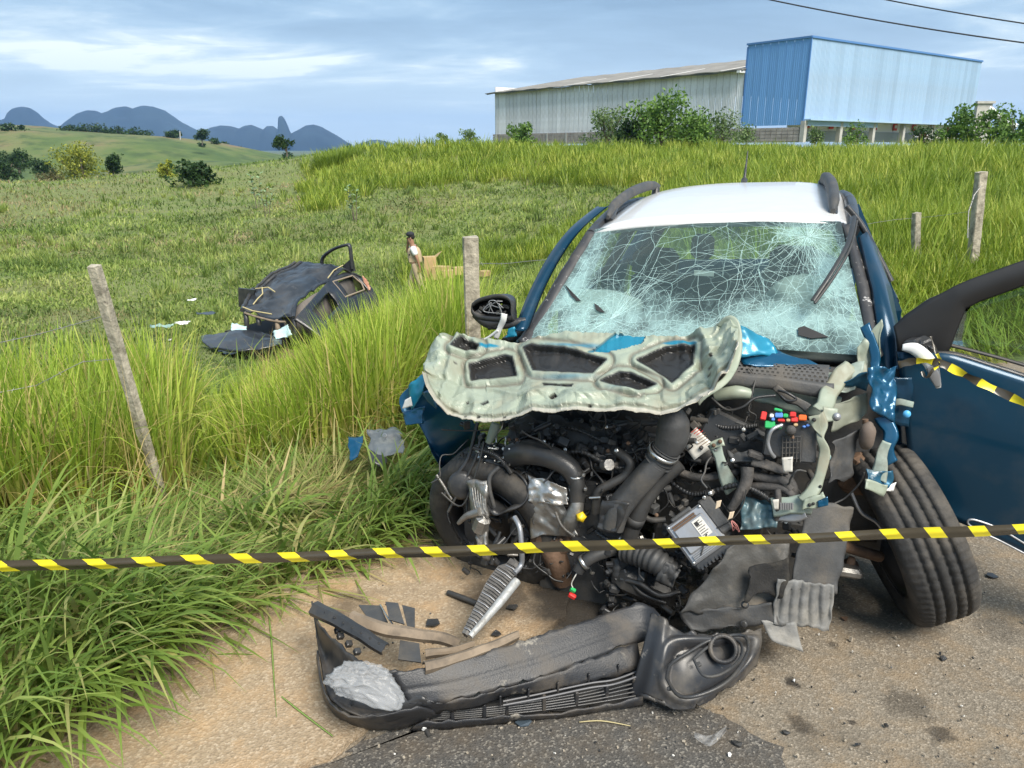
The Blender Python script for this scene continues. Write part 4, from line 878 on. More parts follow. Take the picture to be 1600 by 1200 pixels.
# shoulders from roof edge to door tops on both sides (cant rails)
for sg in (-1, 1):
    b = MB(); b.tube(crv([B(sg*.580, .60, 1.425), B(sg*.595, 1.2, 1.50), B(sg*.585, 2.0, 1.50), B(sg*.55, 2.75, 1.42)], 5), .030, 8, sq=(1, 1, 1)); b.build('cant_rail', M_blk, car)
    # A pillar: wide scuffed trim
    if sg < 0: path = [L(822, 536, .02), L(850, 490, .17), L(885, 428, .36), L(925, 364, .60)]
    else: path = [L(1366, 556, .0), L(1357, 490, .17), L(1342, 420, .36), L(1322, 350, .58)]
    G = []; pp = crv(path, 8)
    for i, p in enumerate(pp):
        t = i/(len(pp)-1); wd = .062*(1-t)+.038*t; row = []
        for k, (a, c) in enumerate(((-.5, .03), (-.5, 0), (-.25, -.015), (0, -.02), (.25, -.015), (.5, .01), (.62, .05), (.62, .09))):
            row.append(p+Vector((sg*a*wd+.004*mnoise.noise(p*25), c+.006*mnoise.noise(p*18+Vector((3,1,0))), .004*mnoise.noise(p*22))))
        G.append(row)
    b = MB(); b.grid(G); b.build('windscreen_pillar', M_scuff, car, solid=.012)
    # lower side: sill, rear door, quarter, B and C pillars
    sx = sg
    def side(w0, w1, zlo, zhi, bulge=.03, n=8, m=M_blueC, name='side_panel', top_in=.0):
        G = []
        for i in range(n+1):
            z = zlo+(zhi-zlo)*i/n; tt = (z-.3)/.75; row = []
            for j in range(n+1):
                w = w0+(w1-w0)*j/n; row.append(B(sx*(.84+bulge*math.sin(min(1, max(0, tt))*math.pi)-.04*max(0, (w-2.3))-top_in*max(0, i/n-.8)), w, z))
            G.append(row)
        b = MB(); b.grid(G); return b.build(name, m, car, solid=.02)
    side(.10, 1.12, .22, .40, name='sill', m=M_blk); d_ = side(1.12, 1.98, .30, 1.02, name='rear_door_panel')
    b = MB(); b.box(B(sx*.88, 1.22, .93), (.03, .16, .035), bev=.01); b.build('handle', M_blk, d_)
    side(1.98, 2.85, .35, 1.05, name='rear_quarter')
    b = MB(); b.tube([B(sx*.83, 1.10, .35), B(sx*.83, 1.10, .98), B(sx*.60, 1.16, 1.49)], [.055, .055, .035], 6, sq=(.5, 1, .6), smooth=False); b.build('door_pillar', M_blueC, car)
    b = MB(); b.tube([B(sx*.83, 1.98, 1.0), B(sx*.60, 2.05, 1.49)], .04, 6); b.build('window_pillar', M_blk, car)
    b = MB(); b.tube([B(sx*.80, 2.75, 1.0), B(sx*.55, 2.72, 1.44)], .09, 6, sq=(.5, 1, .6)); b.build('rear_pillar', M_blueC, car)
    b = MB(); b.tube([B(sx*.845, .12, 1.0), B(sx*.85, 1.1, 1.03), B(sx*.84, 2.0, 1.06)] if sg < 0 else [B(sx*.845, 1.1, 1.03), B(sx*.84, 2.0, 1.06)], .022, 6); b.build('belt_trim', M_blk, car)
M_glassd = bpy.data.materials.new('tinted_glass'); M_glassd.use_nodes = True; _t = M_glassd.node_tree; _t.nodes.clear()
_tr = N(_t, 'ShaderNodeBsdfTransparent'); _tr.inputs[0].default_value = (.72, .82, .78, 1); _gl = N(_t, 'ShaderNodeBsdfGlossy'); _gl.inputs['Roughness'].default_value = .02; _fr = N(_t, 'ShaderNodeFresnel'); _fr.inputs[0].default_value = 1.45
_mx = N(_t, 'ShaderNodeMixShader'); _t.links.new(_fr.outputs[0], _mx.inputs[0]); _t.links.new(_tr.outputs[0], _mx.inputs[1]); _t.links.new(_gl.outputs[0], _mx.inputs[2]); _o = N(_t, 'ShaderNodeOutputMaterial'); _t.links.new(_mx.outputs[0], _o.inputs[0])
for sg in (-1, 1):
    b = MB(); b.grid([[B(sg*.83, 1.14, 1.03), B(sg*.83, 1.97, 1.06)], [B(sg*.605, 1.19, 1.48), B(sg*.60, 2.03, 1.48)]]); b.build('side_window', M_glassd, car)
b = MB(); b.grid([[B(-.78, 2.95, .45), B(.78, 2.95, .45)], [B(-.80, 2.97, 1.0), B(.80, 2.97, 1.0)]]); b.build('tailgate', M_blueC, car, solid=.03)
b = MB(); b.grid([[B(-.74, 2.96, 1.01), B(.74, 2.96, 1.01)], [B(-.5, 2.76, 1.42), B(.5, 2.76, 1.42)]]); b.build('rear_window', M_glassd, car)
b = MB(); b.box((0, 1.5, .27), (1.6, 2.9, .08)); b.build('floor_pan', M_blk2, car)
b = MB(); G = [[B(u, .0+.03*mnoise.noise(Vector((u*3, z*3, 2))), z) for u in np.linspace(-.78, .78, 14)] for z in np.linspace(.25, .97, 8)]; b.grid(G); b.build('firewall', M_blk2, car, solid=.02)
# roof rails: arched bars on two feet
for sg in (-1, 1):
    o_ = -.045 if sg > 0 else 0.0; P = crv([B(sg*.545+o_, .80, 1.495), B(sg*.55+o_, .98, 1.545), B(sg*.545+o_, 1.35, 1.588), B(sg*.53+o_, 1.8, 1.605), B(sg*.51+o_, 2.1, 1.59)], 6); n_ = len(P); fat = 1.25 if sg > 0 else 1.0
    b = MB(); b.tube(P, [fat*(.010+.017)*min(1, (i/(n_-1))*3+.4)*min(1, (1-i/(n_-1))*4+.3) for i in range(n_)], 10, sq=(.75, 1.05, .7)); o = b.build('roof_rail', M_blk2, car)
    b = MB(); b.tube([B(sg*.545+o_, .83, 1.47), B(sg*.548+o_, .95, 1.53)], [.026, .020], 8); b.build('rail_foot', M_blk, o)
    b = MB(); b.tube([B(sg*.515+o_, 1.98, 1.52), B(sg*.515+o_, 2.0, 1.59)], [.03, .022], 8); b.build('rail_foot', M_blk, o)
b = MB(); b.tube([B(.0, 2.35, 1.58), B(.0, 2.45, 1.78)], [.010, .003], 6); b.tube([B(0, 2.33, 1.575), B(0, 2.36, 1.60)], .02, 8); b.build('aerial', M_blk, car)
# interior: dashboard, seats, headrests, mirror, airbags
b = MB(); b.grid([[B(u, w, z+.02*math.sin(u*4)) for u in np.linspace(-.70, .70, 12)] for w, z in ((.04, .98), (.25, .99), (.42, .94), (.48, .80), (.46, .62))]); b.build('dashboard', M_blk2, car, solid=.02)
for sg in (-1, 1):
    s = MB(); s.tube(crv([B(sg*.36, .95, .45), B(sg*.36, 1.05, .75), B(sg*.36, 1.14, 1.05)], 4), [.21, .23, .23, .23, .22, .22, .21, .20, .16], 12, sq=(1, .38, .7)); s.tube([B(sg*.36, .60, .45), B(sg*.36, 1.05, .46)], [.22, .24], 10, sq=(1, .4, .7)); so = s.build('seat', M_seat, car)
    s = MB(); s.box(B(sg*.36, 1.20, 1.21), (.25, .10, .17), bev=.04); s.build('headrest', M_seat, so)
s = MB(); s.tube([B(-.6, 1.9, .75), B(.6, 1.9, .75)], .30, 10, sq=(.4, 1, .6)); s.build('rear_bench', M_seat, car)
s = MB(); s.box(L(1098, 385, .52), (.10, .05, .11), bev=.02); mo = s.build('rearview_mirror', M_blk, car)
s = MB(); s.box(L(1100, 427, .40), (.085, .012, .022)); s.build('sensor_strip', M_wht, mo)
def cloth_lump(c, r, seed, name, m=M_cloth):
    s = MB(); c = Vector(c); V = []
    for i in range(15):
        row = []
        for k in range(25):
            ph, t = math.pi*i/14, 2*math.pi*k/24; d = Vector((math.sin(ph)*math.cos(t), math.sin(ph)*math.sin(t), math.cos(ph)))
            row.append(c+Vector((d.x*r[0], d.y*r[1], d.z*r[2]))*(1+.22*ridged(d*1.0, 1.9, seed)))
        V.append(row)
    s.grid(V); return s.build(name, m, car)
cloth_lump(L(930, 475, .34), (.20, .10, .06), 3, 'deflated_airbag'); cloth_lump(L(1255, 470, .45), (.14, .10, .10), 5, 'deflated_airbag')
s = MB(); s.ring(L(1255, 455, .55), (0, -.9, .35), .18, .016, 28, 8); s.build('steering_wheel', M_blk, car)
# windscreen ------------------------------------------------------------
_c = [L(820, 536, .0), L(1360, 556, -.01), L(930, 358, .60), L(1314, 346, .58)]
def WS(s, t, off=0.0):
    p = (_c[0]*(1-s)+_c[1]*s)*(1-t)+(_c[2]*(1-s)+_c[3]*s)*t
    bul = (1-(2*s-1)**2)*(.045+.01*t); sag = .035*math.exp(-((s-.30)**2/.03+(t-.22)**2/.04))+.03*math.exp(-((s-.85)**2/.02+(t-.55)**2/.08))
    return p+Vector((0, -.75, .55))*(bul-sag+.006*mnoise.noise(Vector((s*5, t*4, 3)))+off)
gm = bpy.data.materials.new('shattered_laminated_glass'); gm.use_nodes = True; t = gm.node_tree; t.nodes.clear()
uvn = N(t, 'ShaderNodeUVMap'); uvn.uv_map = 'uv'
mp = N(t, 'ShaderNodeMapping'); mp.inputs['Scale'].default_value = (1.35, .62, 1); t.links.new(uvn.outputs[0], mp.inputs[0])
wn = N(t, 'ShaderNodeTexNoise'); wn.inputs['Scale'].default_value = 5; wn.inputs['Detail'].default_value = 4; t.links.new(mp.outputs[0], wn.inputs[0])
va = N(t, 'ShaderNodeVectorMath', operation='MULTIPLY_ADD'); t.links.new(wn.outputs['Color'], va.inputs[0]); va.inputs[1].default_value = (.10, .10, 0); t.links.new(mp.outputs[0], va.inputs[2])
def vor(scale, width, rnd=1.0):
    v = N(t, 'ShaderNodeTexVoronoi', feature='DISTANCE_TO_EDGE'); v.voronoi_dimensions = '2D'; v.inputs['Scale'].default_value = scale; v.inputs['Randomness'].default_value = rnd; t.links.new(va.outputs[0], v.inputs['Vector'])
    return ramp(t, v.outputs['Distance'], [(0, (1,)*3), (width, (.65,)*3), (width*2.2, (0,)*3)])
suv = N(t, 'ShaderNodeSeparateXYZ'); t.links.new(uvn.outputs[0], suv.inputs[0])
def blob(x, y, rx, ry, soft=1.0):
    dx = math_node(t, 'MULTIPLY', math_node(t, 'SUBTRACT', suv.outputs[0], x), 1/rx); dy = math_node(t, 'MULTIPLY', math_node(t, 'SUBTRACT', suv.outputs[1], y), 1/ry)
    d2 = math_node(t, 'ADD', math_node(t, 'MULTIPLY', dx, dx), math_node(t, 'MULTIPLY', dy, dy)); return math_node(t, 'POWER', 2.718, math_node(t, 'MULTIPLY', d2, -1.0))
dens = None
for bl in ((.22, .18, .22, .20), (.55, .10, .4, .13), (.95, .45, .07, .5), (.86, .88, .08, .09), (.05, .45, .06, .5), (.80, .20, .2, .16)):
    d_ = blob(*bl); dens = d_ if dens is None else math_node(t, 'MAXIMUM', dens, d_)
nbig = N(t, 'ShaderNodeTexNoise'); nbig.inputs['Scale'].default_value = 9; nbig.inputs['Detail'].default_value = 8; nbig.inputs['Roughness'].default_value = .7; t.links.new(va.outputs[0], nbig.inputs[0])
dn2 = math_node(t, 'MULTIPLY', math_node(t, 'POWER', dens, .7), math_node(t, 'MULTIPLY', math_node(t, 'SUBTRACT', nbig.outputs['Fac'], .24, True), 3.1))
c1, c2, c3, c4 = vor(5, .004), vor(13, .010), vor(34, .026), vor(80, .075)
cr = math_node(t, 'MULTIPLY', c1, .75)
cr = math_node(t, 'MAXIMUM', cr, math_node(t, 'MULTIPLY', c2, math_node(t, 'ADD', .30, dn2, True)))
cr = math_node(t, 'MAXIMUM', cr, math_node(t, 'MULTIPLY', c3, ramp(t, dn2, [(.12, (.12,)*3), (.55, (.95,)*3)])))
cr = math_node(t, 'MAXIMUM', cr, math_node(t, 'MULTIPLY', c4, ramp(t, dn2, [(.42, (0,)*3), (.85, (.8,)*3)])))
haze_ = ramp(t, dn2, [(.18, (.07,)*3), (.85, (.58,)*3)])
fac = math_node(t, 'MAXIMUM', cr, haze_)
# black ceramic border
bx = math_node(t, 'MULTIPLY', math_node(t, 'MULTIPLY', suv.outputs[0], math_node(t, 'SUBTRACT', 1.0, suv.outputs[0])), 1.0); by = math_node(t, 'SUBTRACT', 1.0, suv.outputs[1])
brd = math_node(t, 'MINIMUM', math_node(t, 'MULTIPLY', bx, 1.0), math_node(t, 'MULTIPLY', by, .55))
brd = ramp(t, brd, [(.017, (1,)*3), (.021, (0,)*3)])
df = N(t, 'ShaderNodeBsdfDiffuse'); df.inputs[0].default_value = (.50, .74, .72, 1); tl = N(t, 'ShaderNodeBsdfTranslucent'); tl.inputs[0].default_value = (.45, .75, .72, 1)
dm = N(t, 'ShaderNodeMixShader'); dm.inputs[0].default_value = .25; t.links.new(df.outputs[0], dm.inputs[1]); t.links.new(tl.outputs[0], dm.inputs[2])
tr = N(t, 'ShaderNodeBsdfTransparent'); tr.inputs[0].default_value = (.62, .74, .72, 1); gl = N(t, 'ShaderNodeBsdfGlossy'); gl.inputs['Roughness'].default_value = .03
fr = N(t, 'ShaderNodeFresnel'); fr.inputs[0].default_value = 1.5; m0 = N(t, 'ShaderNodeMixShader'); t.links.new(fr.outputs[0], m0.inputs[0]); t.links.new(tr.outputs[0], m0.inputs[1]); t.links.new(gl.outputs[0], m0.inputs[2])
bk = N(t, 'ShaderNodeBsdfPrincipled'); bk.inputs['Base Color'].default_value = (.015, .016, .018, 1); bk.inputs['Roughness'].default_value = .15
mb_ = N(t, 'ShaderNodeMixShader'); t.links.new(brd, mb_.inputs[0]); t.links.new(m0.outputs[0], mb_.inputs[1]); t.links.new(bk.outputs[0], mb_.inputs[2])
m1 = N(t, 'ShaderNodeMixShader'); t.links.new(fac, m1.inputs[0]); t.links.new(mb_.outputs[0], m1.inputs[1]); t.links.new(dm.outputs[0], m1.inputs[2])
ot = N(t, 'ShaderNodeOutputMaterial'); t.links.new(m1.outputs[0], ot.inputs[0])
NU, NV = 60, 30
b = MB(); b.grid([[WS(j/NU, i/NV) for j in range(NU+1)] for i in range(NV+1)]); wsn = b.build('windscreen', gm, car)
uvl = wsn.data.uv_layers.new(name='uv')
for lp in wsn.data.loops: vi = lp.vertex_index; uvl.data[lp.index].uv = ((vi % (NU+1))/NU, (vi//(NU+1))/NV)
M_crack = mat('crack_edge', (.62, .86, .84), .4)
b = MB(); rg = random.Random(5)
def crackline(s, t_, ang, n, step, wig, r):
    pts = []
    for i in range(n):
        if not (0.01 < s < .99 and .01 < t_ < .985): break
        pts.append(WS(s, t_, .002)); ang += rg.gauss(0, wig); s += math.cos(ang)*step; t_ += math.sin(ang)*step*1.9
    if len(pts) > 2: b.tube(pts, r, 3, caps=False)
for (cs, ct, n) in ((.87, .86, 110), (.24, .2, 60), (.70, .60, 12), (.93, .42, 26), (.55, .12, 26), (.08, .3, 16)):
    for k in range(n): a = rg.uniform(0, 6.283); r0 = rg.uniform(0, .03); crackline(cs+r0*math.cos(a), ct+r0*math.sin(a), a, rg.randint(6, 30), .016, .16, rg.uniform(.00025, .0006))
for k in range(60): crackline(rg.random(), rg.random()**1.5, rg.uniform(-.35, .35)+rg.choice((0, math.pi)), rg.randint(6, 26), .015, .2, rg.uniform(.00025, .00055))
for (cs, ct, rmax) in ((.87, .86, .30), (.24, .2, .26)):
    for k in range(46):
        r0 = rg.uniform(.02, rmax); a = rg.uniform(0, 6.28); n_ = rg.randint(3, 8); pts = []
        for q in range(n_):
            s_, t_ = cs+r0*math.cos(a)*.8, ct+r0*math.sin(a)*1.4; a += .10; r0 += rg.uniform(-.004, .004)
            if .01 < s_ < .99 and .01 < t_ < .985: pts.append(WS(s_, t_, .002))
        if len(pts) > 2: b.tube(pts, rg.uniform(.00025, .0005), 3, caps=False)
b.build('crack_lines', M_crack, wsn, kind='stuff')
for pts in ([(884, 446), (890, 452), (906, 470), (900, 472), (890, 462)], [(929, 477), (936, 480), (947, 489), (940, 489), (933, 484)], [(1243, 516), (1252, 511), (1280, 518), (1291, 529), (1270, 528), (1248, 524)]):
    def inv(px, py):
        best = min(((WS(i/60, j/60), i, j) for i in range(61) for j in range(61)), key=lambda q: (lambda P: (P[0]-px)**2+(P[1]-py)**2)(PX(q[0])))
        return WS(best[1]/60, best[2]/60, .006)
    def PX(p):
        wx = CO[0]+p.x*math.cos(CA)+p.y*math.sin(CA); wy = CO[1]-p.x*math.sin(CA)+p.y*math.cos(CA); dz = p.z-H; dep = wy*cp_-dz*sp_; return (800+F*wx/dep, 600-F*(wy*sp_+dz*cp_)/dep)
    s = MB(); s.prism([inv(*p) for p in pts], (0, -.004, .003)); s.build('torn_hole_edge', M_ink, wsn)
# wiper hanging over the glass
s = MB(); s.tube(crv([L(1335, 338, .48), L(1325, 380, .30), L(1300, 425, .16), L(1270, 470, .06)], 6), .0075, 6, sq=(1.3, .6, .8)); wo = s.build('wiper_arm', M_blk, car)
s = MB(); s.tube(crv([L(1339, 345, .47), L(1329, 386, .29), L(1304, 431, .15), L(1273, 474, .05)], 6), .006, 5); s.build('wiper_blade', M_rub, wo)

# crumpled bonnet, underside towards the viewer ---------------------------
TOPC = [(666, 578), (670, 556), (682, 538), (692, 527), (730, 525), (770, 531), (810, 536), (840, 527), (885, 519), (975, 522), (1010, 525), (1060, 526), (1084, 522), (1112, 514), (1130, 505), (1142, 499), (1153, 512)]
BOTC = [(666, 588), (670, 606), (682, 628), (697, 645), (727, 658), (772, 661), (810, 653), (832, 642), (870, 647), (905, 642), (945, 645), (975, 640), (1005, 645), (1031, 650), (1061, 642), (1106, 619), (1136, 585), (1153, 545)]
tx, ty = zip(*TOPC); bx_, by_ = zip(*BOTC)
CUT = [[(735, 571), (790, 557), (800, 560), (807, 588), (738, 594)], [(820, 545), (832, 541), (885, 546), (946, 563), (926, 583), (834, 578)], [(997, 564), (1040, 545), (1084, 540), (1082, 572), (1050, 598), (1038, 588)], [(941, 597), (968, 584), (985, 585), (1024, 601), (998, 611)],
       [(711, 546), (722, 529), (748, 541), (744, 547)], [(847, 598), (872, 601), (897, 600), (893, 605), (850, 604)], [(857, 620), (868, 615), (871, 620), (862, 625)], [(1107, 561), (1113, 557), (1114, 562), (1109, 564)], [(1106, 578), (1113, 576), (1114, 582), (1107, 583)], [(1105, 587), (1112, 586), (1112, 591), (1106, 592)],
       [(752, 632), (764, 628), (766, 632), (756, 637)], [(728, 650), (731, 651), (729, 655), (726, 654)], [(746, 650), (751, 650), (750, 654), (745, 655)], [(786, 650), (791, 649), (790, 653), (785, 654)], [(918, 633), (924, 632), (924, 637), (919, 637)], [(712, 568), (715, 568), (715, 571), (712, 571)], [(728, 629), (732, 628), (733, 632), (729, 632)]]
def pin(pt, poly):
    x, y = pt; c = False; j = len(poly)-1
    for i in range(len(poly)):
        if ((poly[i][1] > y) != (poly[j][1] > y)) and x < (poly[j][0]-poly[i][0])*(y-poly[i][1])/(poly[j][1]-poly[i][1])+poly[i][0]: c = not c
        j = i
    return c
def pdist(pt, poly):
    x, y = pt; best = 1e9
    for a, c in zip(poly, poly[1:]+poly[:1]):
        dx, dy = c[0]-a[0], c[1]-a[1]; t_ = max(0, min(1, ((x-a[0])*dx+(y-a[1])*dy)/(dx*dx+dy*dy+1e-9))); best = min(best, math.hypot(x-a[0]-t_*dx, y-a[1]-t_*dy))
    return best
HC, HR = 230, 76; G = []; AT = {'cut': [], 'rimw': [], 'teal': [], 'groove_shade': []}
for i in range(HR+1):
    v = i/HR; row = []
    for j in range(HC+1):
        px = 666+(1153-666)*j/HC; y0, y1 = np.interp(px, tx, ty), np.interp(px, bx_, by_); jg = mnoise.noise(Vector((px*.11, 1.5, 2)))*2.2+mnoise.noise(Vector((px*.35, 4.5, 2)))*1.3; py = y0+(y1-y0)*v+jg*v**10+mnoise.noise(Vector((px*.16, 7.5, 2)))*2.0*(1-v)**10
        w = -.06-.40*v**1.1-.10*math.sin(math.pi*j/HC)*v; base = L(px, py, w); off = 0.0; cut = 0.0; gr = 0.0
        for ci, poly in enumerate(CUT):
            m_ = 20 if ci < 5 else 4
            if min(p[0] for p in poly)-m_ > px or max(p[0] for p in poly)+m_ < px or min(p[1] for p in poly)-m_ > py or max(p[1] for p in poly)+m_ < py: continue
            ins = pin((px, py), poly); dd = pdist((px, py), poly); sd = dd if ins else -dd
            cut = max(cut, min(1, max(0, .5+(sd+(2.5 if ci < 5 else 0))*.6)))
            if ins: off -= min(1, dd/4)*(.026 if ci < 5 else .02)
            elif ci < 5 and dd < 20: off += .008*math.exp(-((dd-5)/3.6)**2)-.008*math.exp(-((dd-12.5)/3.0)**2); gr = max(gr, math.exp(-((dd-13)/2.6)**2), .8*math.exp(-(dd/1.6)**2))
        k_ = .30+1.1*max(0, 1-abs(px-692)/55)+1.2*max(0, min(1, (px-1060)/50))+.5*max(0, 1-abs(py-(y1-26))/18)
        f1 = ridged(base, 7.0, 4); f2 = ridged(Vector((base.x, base.y*.5, base.z))+Vector((f1*.02, 0, 0)), 17.0, 6)
        fold = (.024*f1+.003*f2+.016*crease(base, 4.2, 3))*k_+.004*crease(base, 6, 8)+.010*math.sin(px*.05+py*.04+2*f1)*math.exp(-((py-(y1-16))/12)**2)
        fold += .026*math.exp(-((px-1112-(py-560)*.45)/9)**2)-.022*math.exp(-((px-1090-(py-560)*.5)/8)**2)+.020*math.exp(-((px-706+(py-570)*.25)/6)**2)-.016*math.exp(-((px-722+(py-570)*.3)/6)**2)
        fold += .014*math.exp(-((py-612-.03*(px-800)+4*math.sin(px*.06))/5)**2)*(1 if 760 < px < 1010 else .3)
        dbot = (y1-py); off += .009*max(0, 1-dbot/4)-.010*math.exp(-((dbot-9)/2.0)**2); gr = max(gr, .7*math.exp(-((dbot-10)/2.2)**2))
        rimw = max(0, min(1, (8-dbot)/3)); tl = 0.0
        if pin((px, py), [(918, 552), (962, 522), (1010, 522), (1004, 536), (960, 548)]): tl = 1; off -= .016
        tl = max(tl, min(1, max(0, 2.5-2.5*((px-1062)**2/900+(py-537)**2/30))), min(1, max(0, 2-2*((px-760)**2/500+(py-541)**2/14))), .55*math.exp(-((px-885)/38)**2-((py-589)/3.5)**2), .5*math.exp(-((px-985)/30)**2-((py-606)/3)**2), .8*math.exp(-((px-905)/60)**2-((py-541)/3.0)**2))
        row.append(base+Vector((0, -.75, .66))*(off+fold)); AT['cut'].append(cut); AT['rimw'].append(rimw); AT['teal'].append(tl*(1-cut)); AT['groove_shade'].append(gr)
    G.append(row)
hm = M_primer.copy(); hm.name = 'bonnet_underside'; t = hm.node_tree; pb = t.nodes['Principled BSDF']; src = pb.inputs['Base Color'].links[0].from_socket
for an, col in (('groove_shade', (.13, .105, .08)), ('teal', (.01, .17, .27)), ('rimw', (.50, .45, .38)), ('cut', (.020, .019, .018))):  # brownish shading along the pressed channels is put into the colour
    at = N(t, 'ShaderNodeAttribute', attribute_name=an); x = N(t, 'ShaderNodeMix', data_type='RGBA'); t.links.new(math_node(t, 'MULTIPLY', at.outputs['Fac'], .75 if an in ('groove_shade', 'rimw') else 1.0), x.inputs[0]); t.links.new(src, x.inputs[6]); x.inputs[7].default_value = (*col, 1); src = x.outputs[2]
t.links.new(src, pb.inputs['Base Color'])
b = MB(); b.grid(G); b.sm = [False]*len(b.sm); bon = b.build('crumpled_bonnet', hm, car, solid=.003, off=1)
for an, vals in AT.items(): at = bon.data.attributes.new(an, 'FLOAT', 'POINT'); at.data.foreach_set('value', np.array(vals, dtype=np.float32))
def crump(corners, nu=18, nv=12, amp=.015, sc=9, seed=0, dirv=(0, -.8, .6), edge=.012):
    """crumpled sheet over four corner points (two rows)"""
    (a, b_), (c, d) = corners; G = []
    for i in range(nv+1):
        row = []
        for j in range(nu+1):
            s, t_ = j/nu, i/nv; p = (Vector(a)*(1-s)+Vector(b_)*s)*(1-t_)+(Vector(c)*(1-s)+Vector(d)*s)*t_
            e = max(0, 1-min(s, 1-s, t_, 1-t_)*10); p = p+Vector(dirv)*(amp*ridged(p, sc, seed))+Vector((mnoise.noise(p*20), mnoise.noise(p*20+Vector((4,4,4))), mnoise.noise(p*20+Vector((8,1,4)))))*edge*e
            row.append(p)
        G.append(row)
    return G
def sheet(name, corners, m, parent=None, solid=.004, **k):
    b = MB(); b.grid(crump(corners, **k)); return b.build(name, m, parent or car, solid=solid)
def ribbon(name, pts, wid, m, amp=.010, sc=14, seed=0, prof=((-.5, .02), (-.35, -.01), (0, .006), (.35, -.01), (.5, .02)), parent=None, solid=.004, vec=None, n=6):
    """bent channel of sheet metal along a path of (px, py, w)"""
    P = crv([L(*p) for p in pts], n); G = []; W_ = np.interp(np.linspace(0, 1, len(P)), np.linspace(0, 1, len(wid)), wid)
    for i, p in enumerate(P):
        d = (P[min(i+1, len(P)-1)]-P[max(i-1, 0)]).normalized(); vw = (p-CAMC).normalized() if vec is None else Vector(vec); a = d.cross(vw).normalized(); nn = a.cross(d).normalized(); row = []
        for (k, h) in prof:
            q = p+a*(k*W_[i])+nn*(h*W_[i]*3); q += Vector((mnoise.noise(q*sc+Vector((seed,0,0))), mnoise.noise(q*sc+Vector((0,seed,7))), mnoise.noise(q*sc+Vector((3,0,seed)))))*amp; row.append(q)
        G.append(row)
    b = MB(); b.grid(G); return b.build(name, m, parent or car, solid=solid)
def hose(name, pts, r, m=M_rub, seg=10, parent=None, sq=None, n=6, ribs=0, rib=.12, build=True):
    P = crv([L(*p) for p in pts], n); k = len(P)
    if hasattr(r, '__len__'): r = np.interp(np.linspace(0, 1, k), np.linspace(0, 1, len(r)), r)
    if ribs:
        m2 = max(k, ribs*4); Q = []; Rr = []
        for i in range(m2):
            t_ = i/(m2-1)*(k-1); a = min(int(t_), k-2); f = t_-a; Q.append(P[a].lerp(P[a+1], f)); r0 = r if not hasattr(r, '__len__') else float(np.interp(t_, range(k), r)); Rr.append(r0*(1+rib*math.cos(i/(m2-1)*ribs*2*math.pi)))
        P, r = Q, Rr
    b = MB(); b.tube(P, r, seg, sq=sq); return b.build(name, m, parent or car)
def lump(name, px, py, w, size, m=M_blk, rot=(0, 0, 0), bev=.012, parent=None, taper=1.0, jit=0):
    from mathutils import Euler
    b = MB(); b.box(L(px, py, w), size, Euler([R(a) for a in rot]).to_matrix(), bev=bev, taper=taper); o = b.build(name, m, parent or car); return o
# teal outer skin folded over at the bonnet's corner
sheet('folded_bonnet_skin', ((L(1146, 505, -.10), L(1200, 531, -.03)), (L(1152, 560, -.16), L(1216, 556, -.08))), M_teal, bon, amp=.018, sc=8, seed=3)
sheet('folded_bonnet_skin', ((L(1154, 553, -.12), L(1214, 550, -.06)), (L(1160, 572, -.16), L(1300, 578, -.10))), M_blue, bon, amp=.012, sc=9, seed=5)
ribbon('bonnet_edge_flange', [(1128, 512, -.09), (1140, 500, -.11), (1152, 516, -.14), (1151, 560, -.22), (1130, 596, -.34), (1090, 628, -.45)], (.03, .04, .03, .025, .02, .02), M_primer, seed=2, parent=bon)
# cowl grille with real holes, grey lip and scuttle
CWc = [L(1140, 563, -.12), L(1296, 572, -.10), L(1138, 588, -.19), L(1292, 606, -.16)]
nu, nv = 76, 17; G = []
for i in range(nv+1):
    row = []
    for j in range(nu+1):
        s, t_ = j/nu, i/nv; p = (CWc[0]*(1-s)+CWc[1]*s)*(1-t_)+(CWc[2]*(1-s)+CWc[3]*s)*t_; row.append(p+Vector((0, 0, .02*math.sin(t_*3.1))))
    G.append(row)
def hole(i, j):
    if i < 2 or i > nv-3 or abs(j-40) < 2 or j < 2 or j > nu-14+i: return False
    return (j+(i//2 % 2)*2) % 4 < 3 and i % 2 == 0 and (j+(i//2 % 2)*2) % 4 > 0
b = MB(); b.grid(G, skip=hole, smooth=False); b.build('cowl_grille', M_blk2, car, solid=.004)
ribbon('cowl_lip', [(1128, 590, -.21), (1180, 596, -.20), (1240, 603, -.19), (1300, 612, -.17)], (.05, .05, .05, .06), M_blk2, prof=((-.5, .02), (-.2, .0), (.2, -.012), (.5, .02)), amp=.005)
ribbon('scuttle_panel', [(1125, 606, -.16), (1190, 615, -.14), (1250, 628, -.13), (1310, 640, -.12)], (.05, .07, .09, .08), M_primer2, seed=4)
hose('pale_duct', [(1118, 618, -.22), (1150, 613, -.23), (1172, 616, -.22)], (.022, .026, .02), M_primer)
# ------------------------------------------------------------------ engine bay
eng = MB()
from mathutils import Euler
def ebox(px, py, w, size, rot=(0, 0, 0), bev=.012, mi=0): eng.box(L(px, py, w), size, Euler([R(a) for a in rot]).to_matrix(), mi=mi, bev=bev)
ebox(900, 700, -.14, (.52, .22, .16), (-25, 4, 0)); ebox(900, 790, -.20, (.48, .26, .30), (-10, 3, 0)); ebox(930, 880, -.20, (.42, .28, .26)); ebox(1110, 800, -.12, (.42, .22, .4)); ebox(1150, 700, -.06, (.36, .12, .22)); ebox(1010, 690, -.10, (.36, .14, .15), (-20, 0, 0))
ebox(780, 800, -.12, (.25, .25, .3)); ebox(1230, 850, -.08, (.25, .2, .3))
engine = eng.build('engine_block', M_blk2, car)
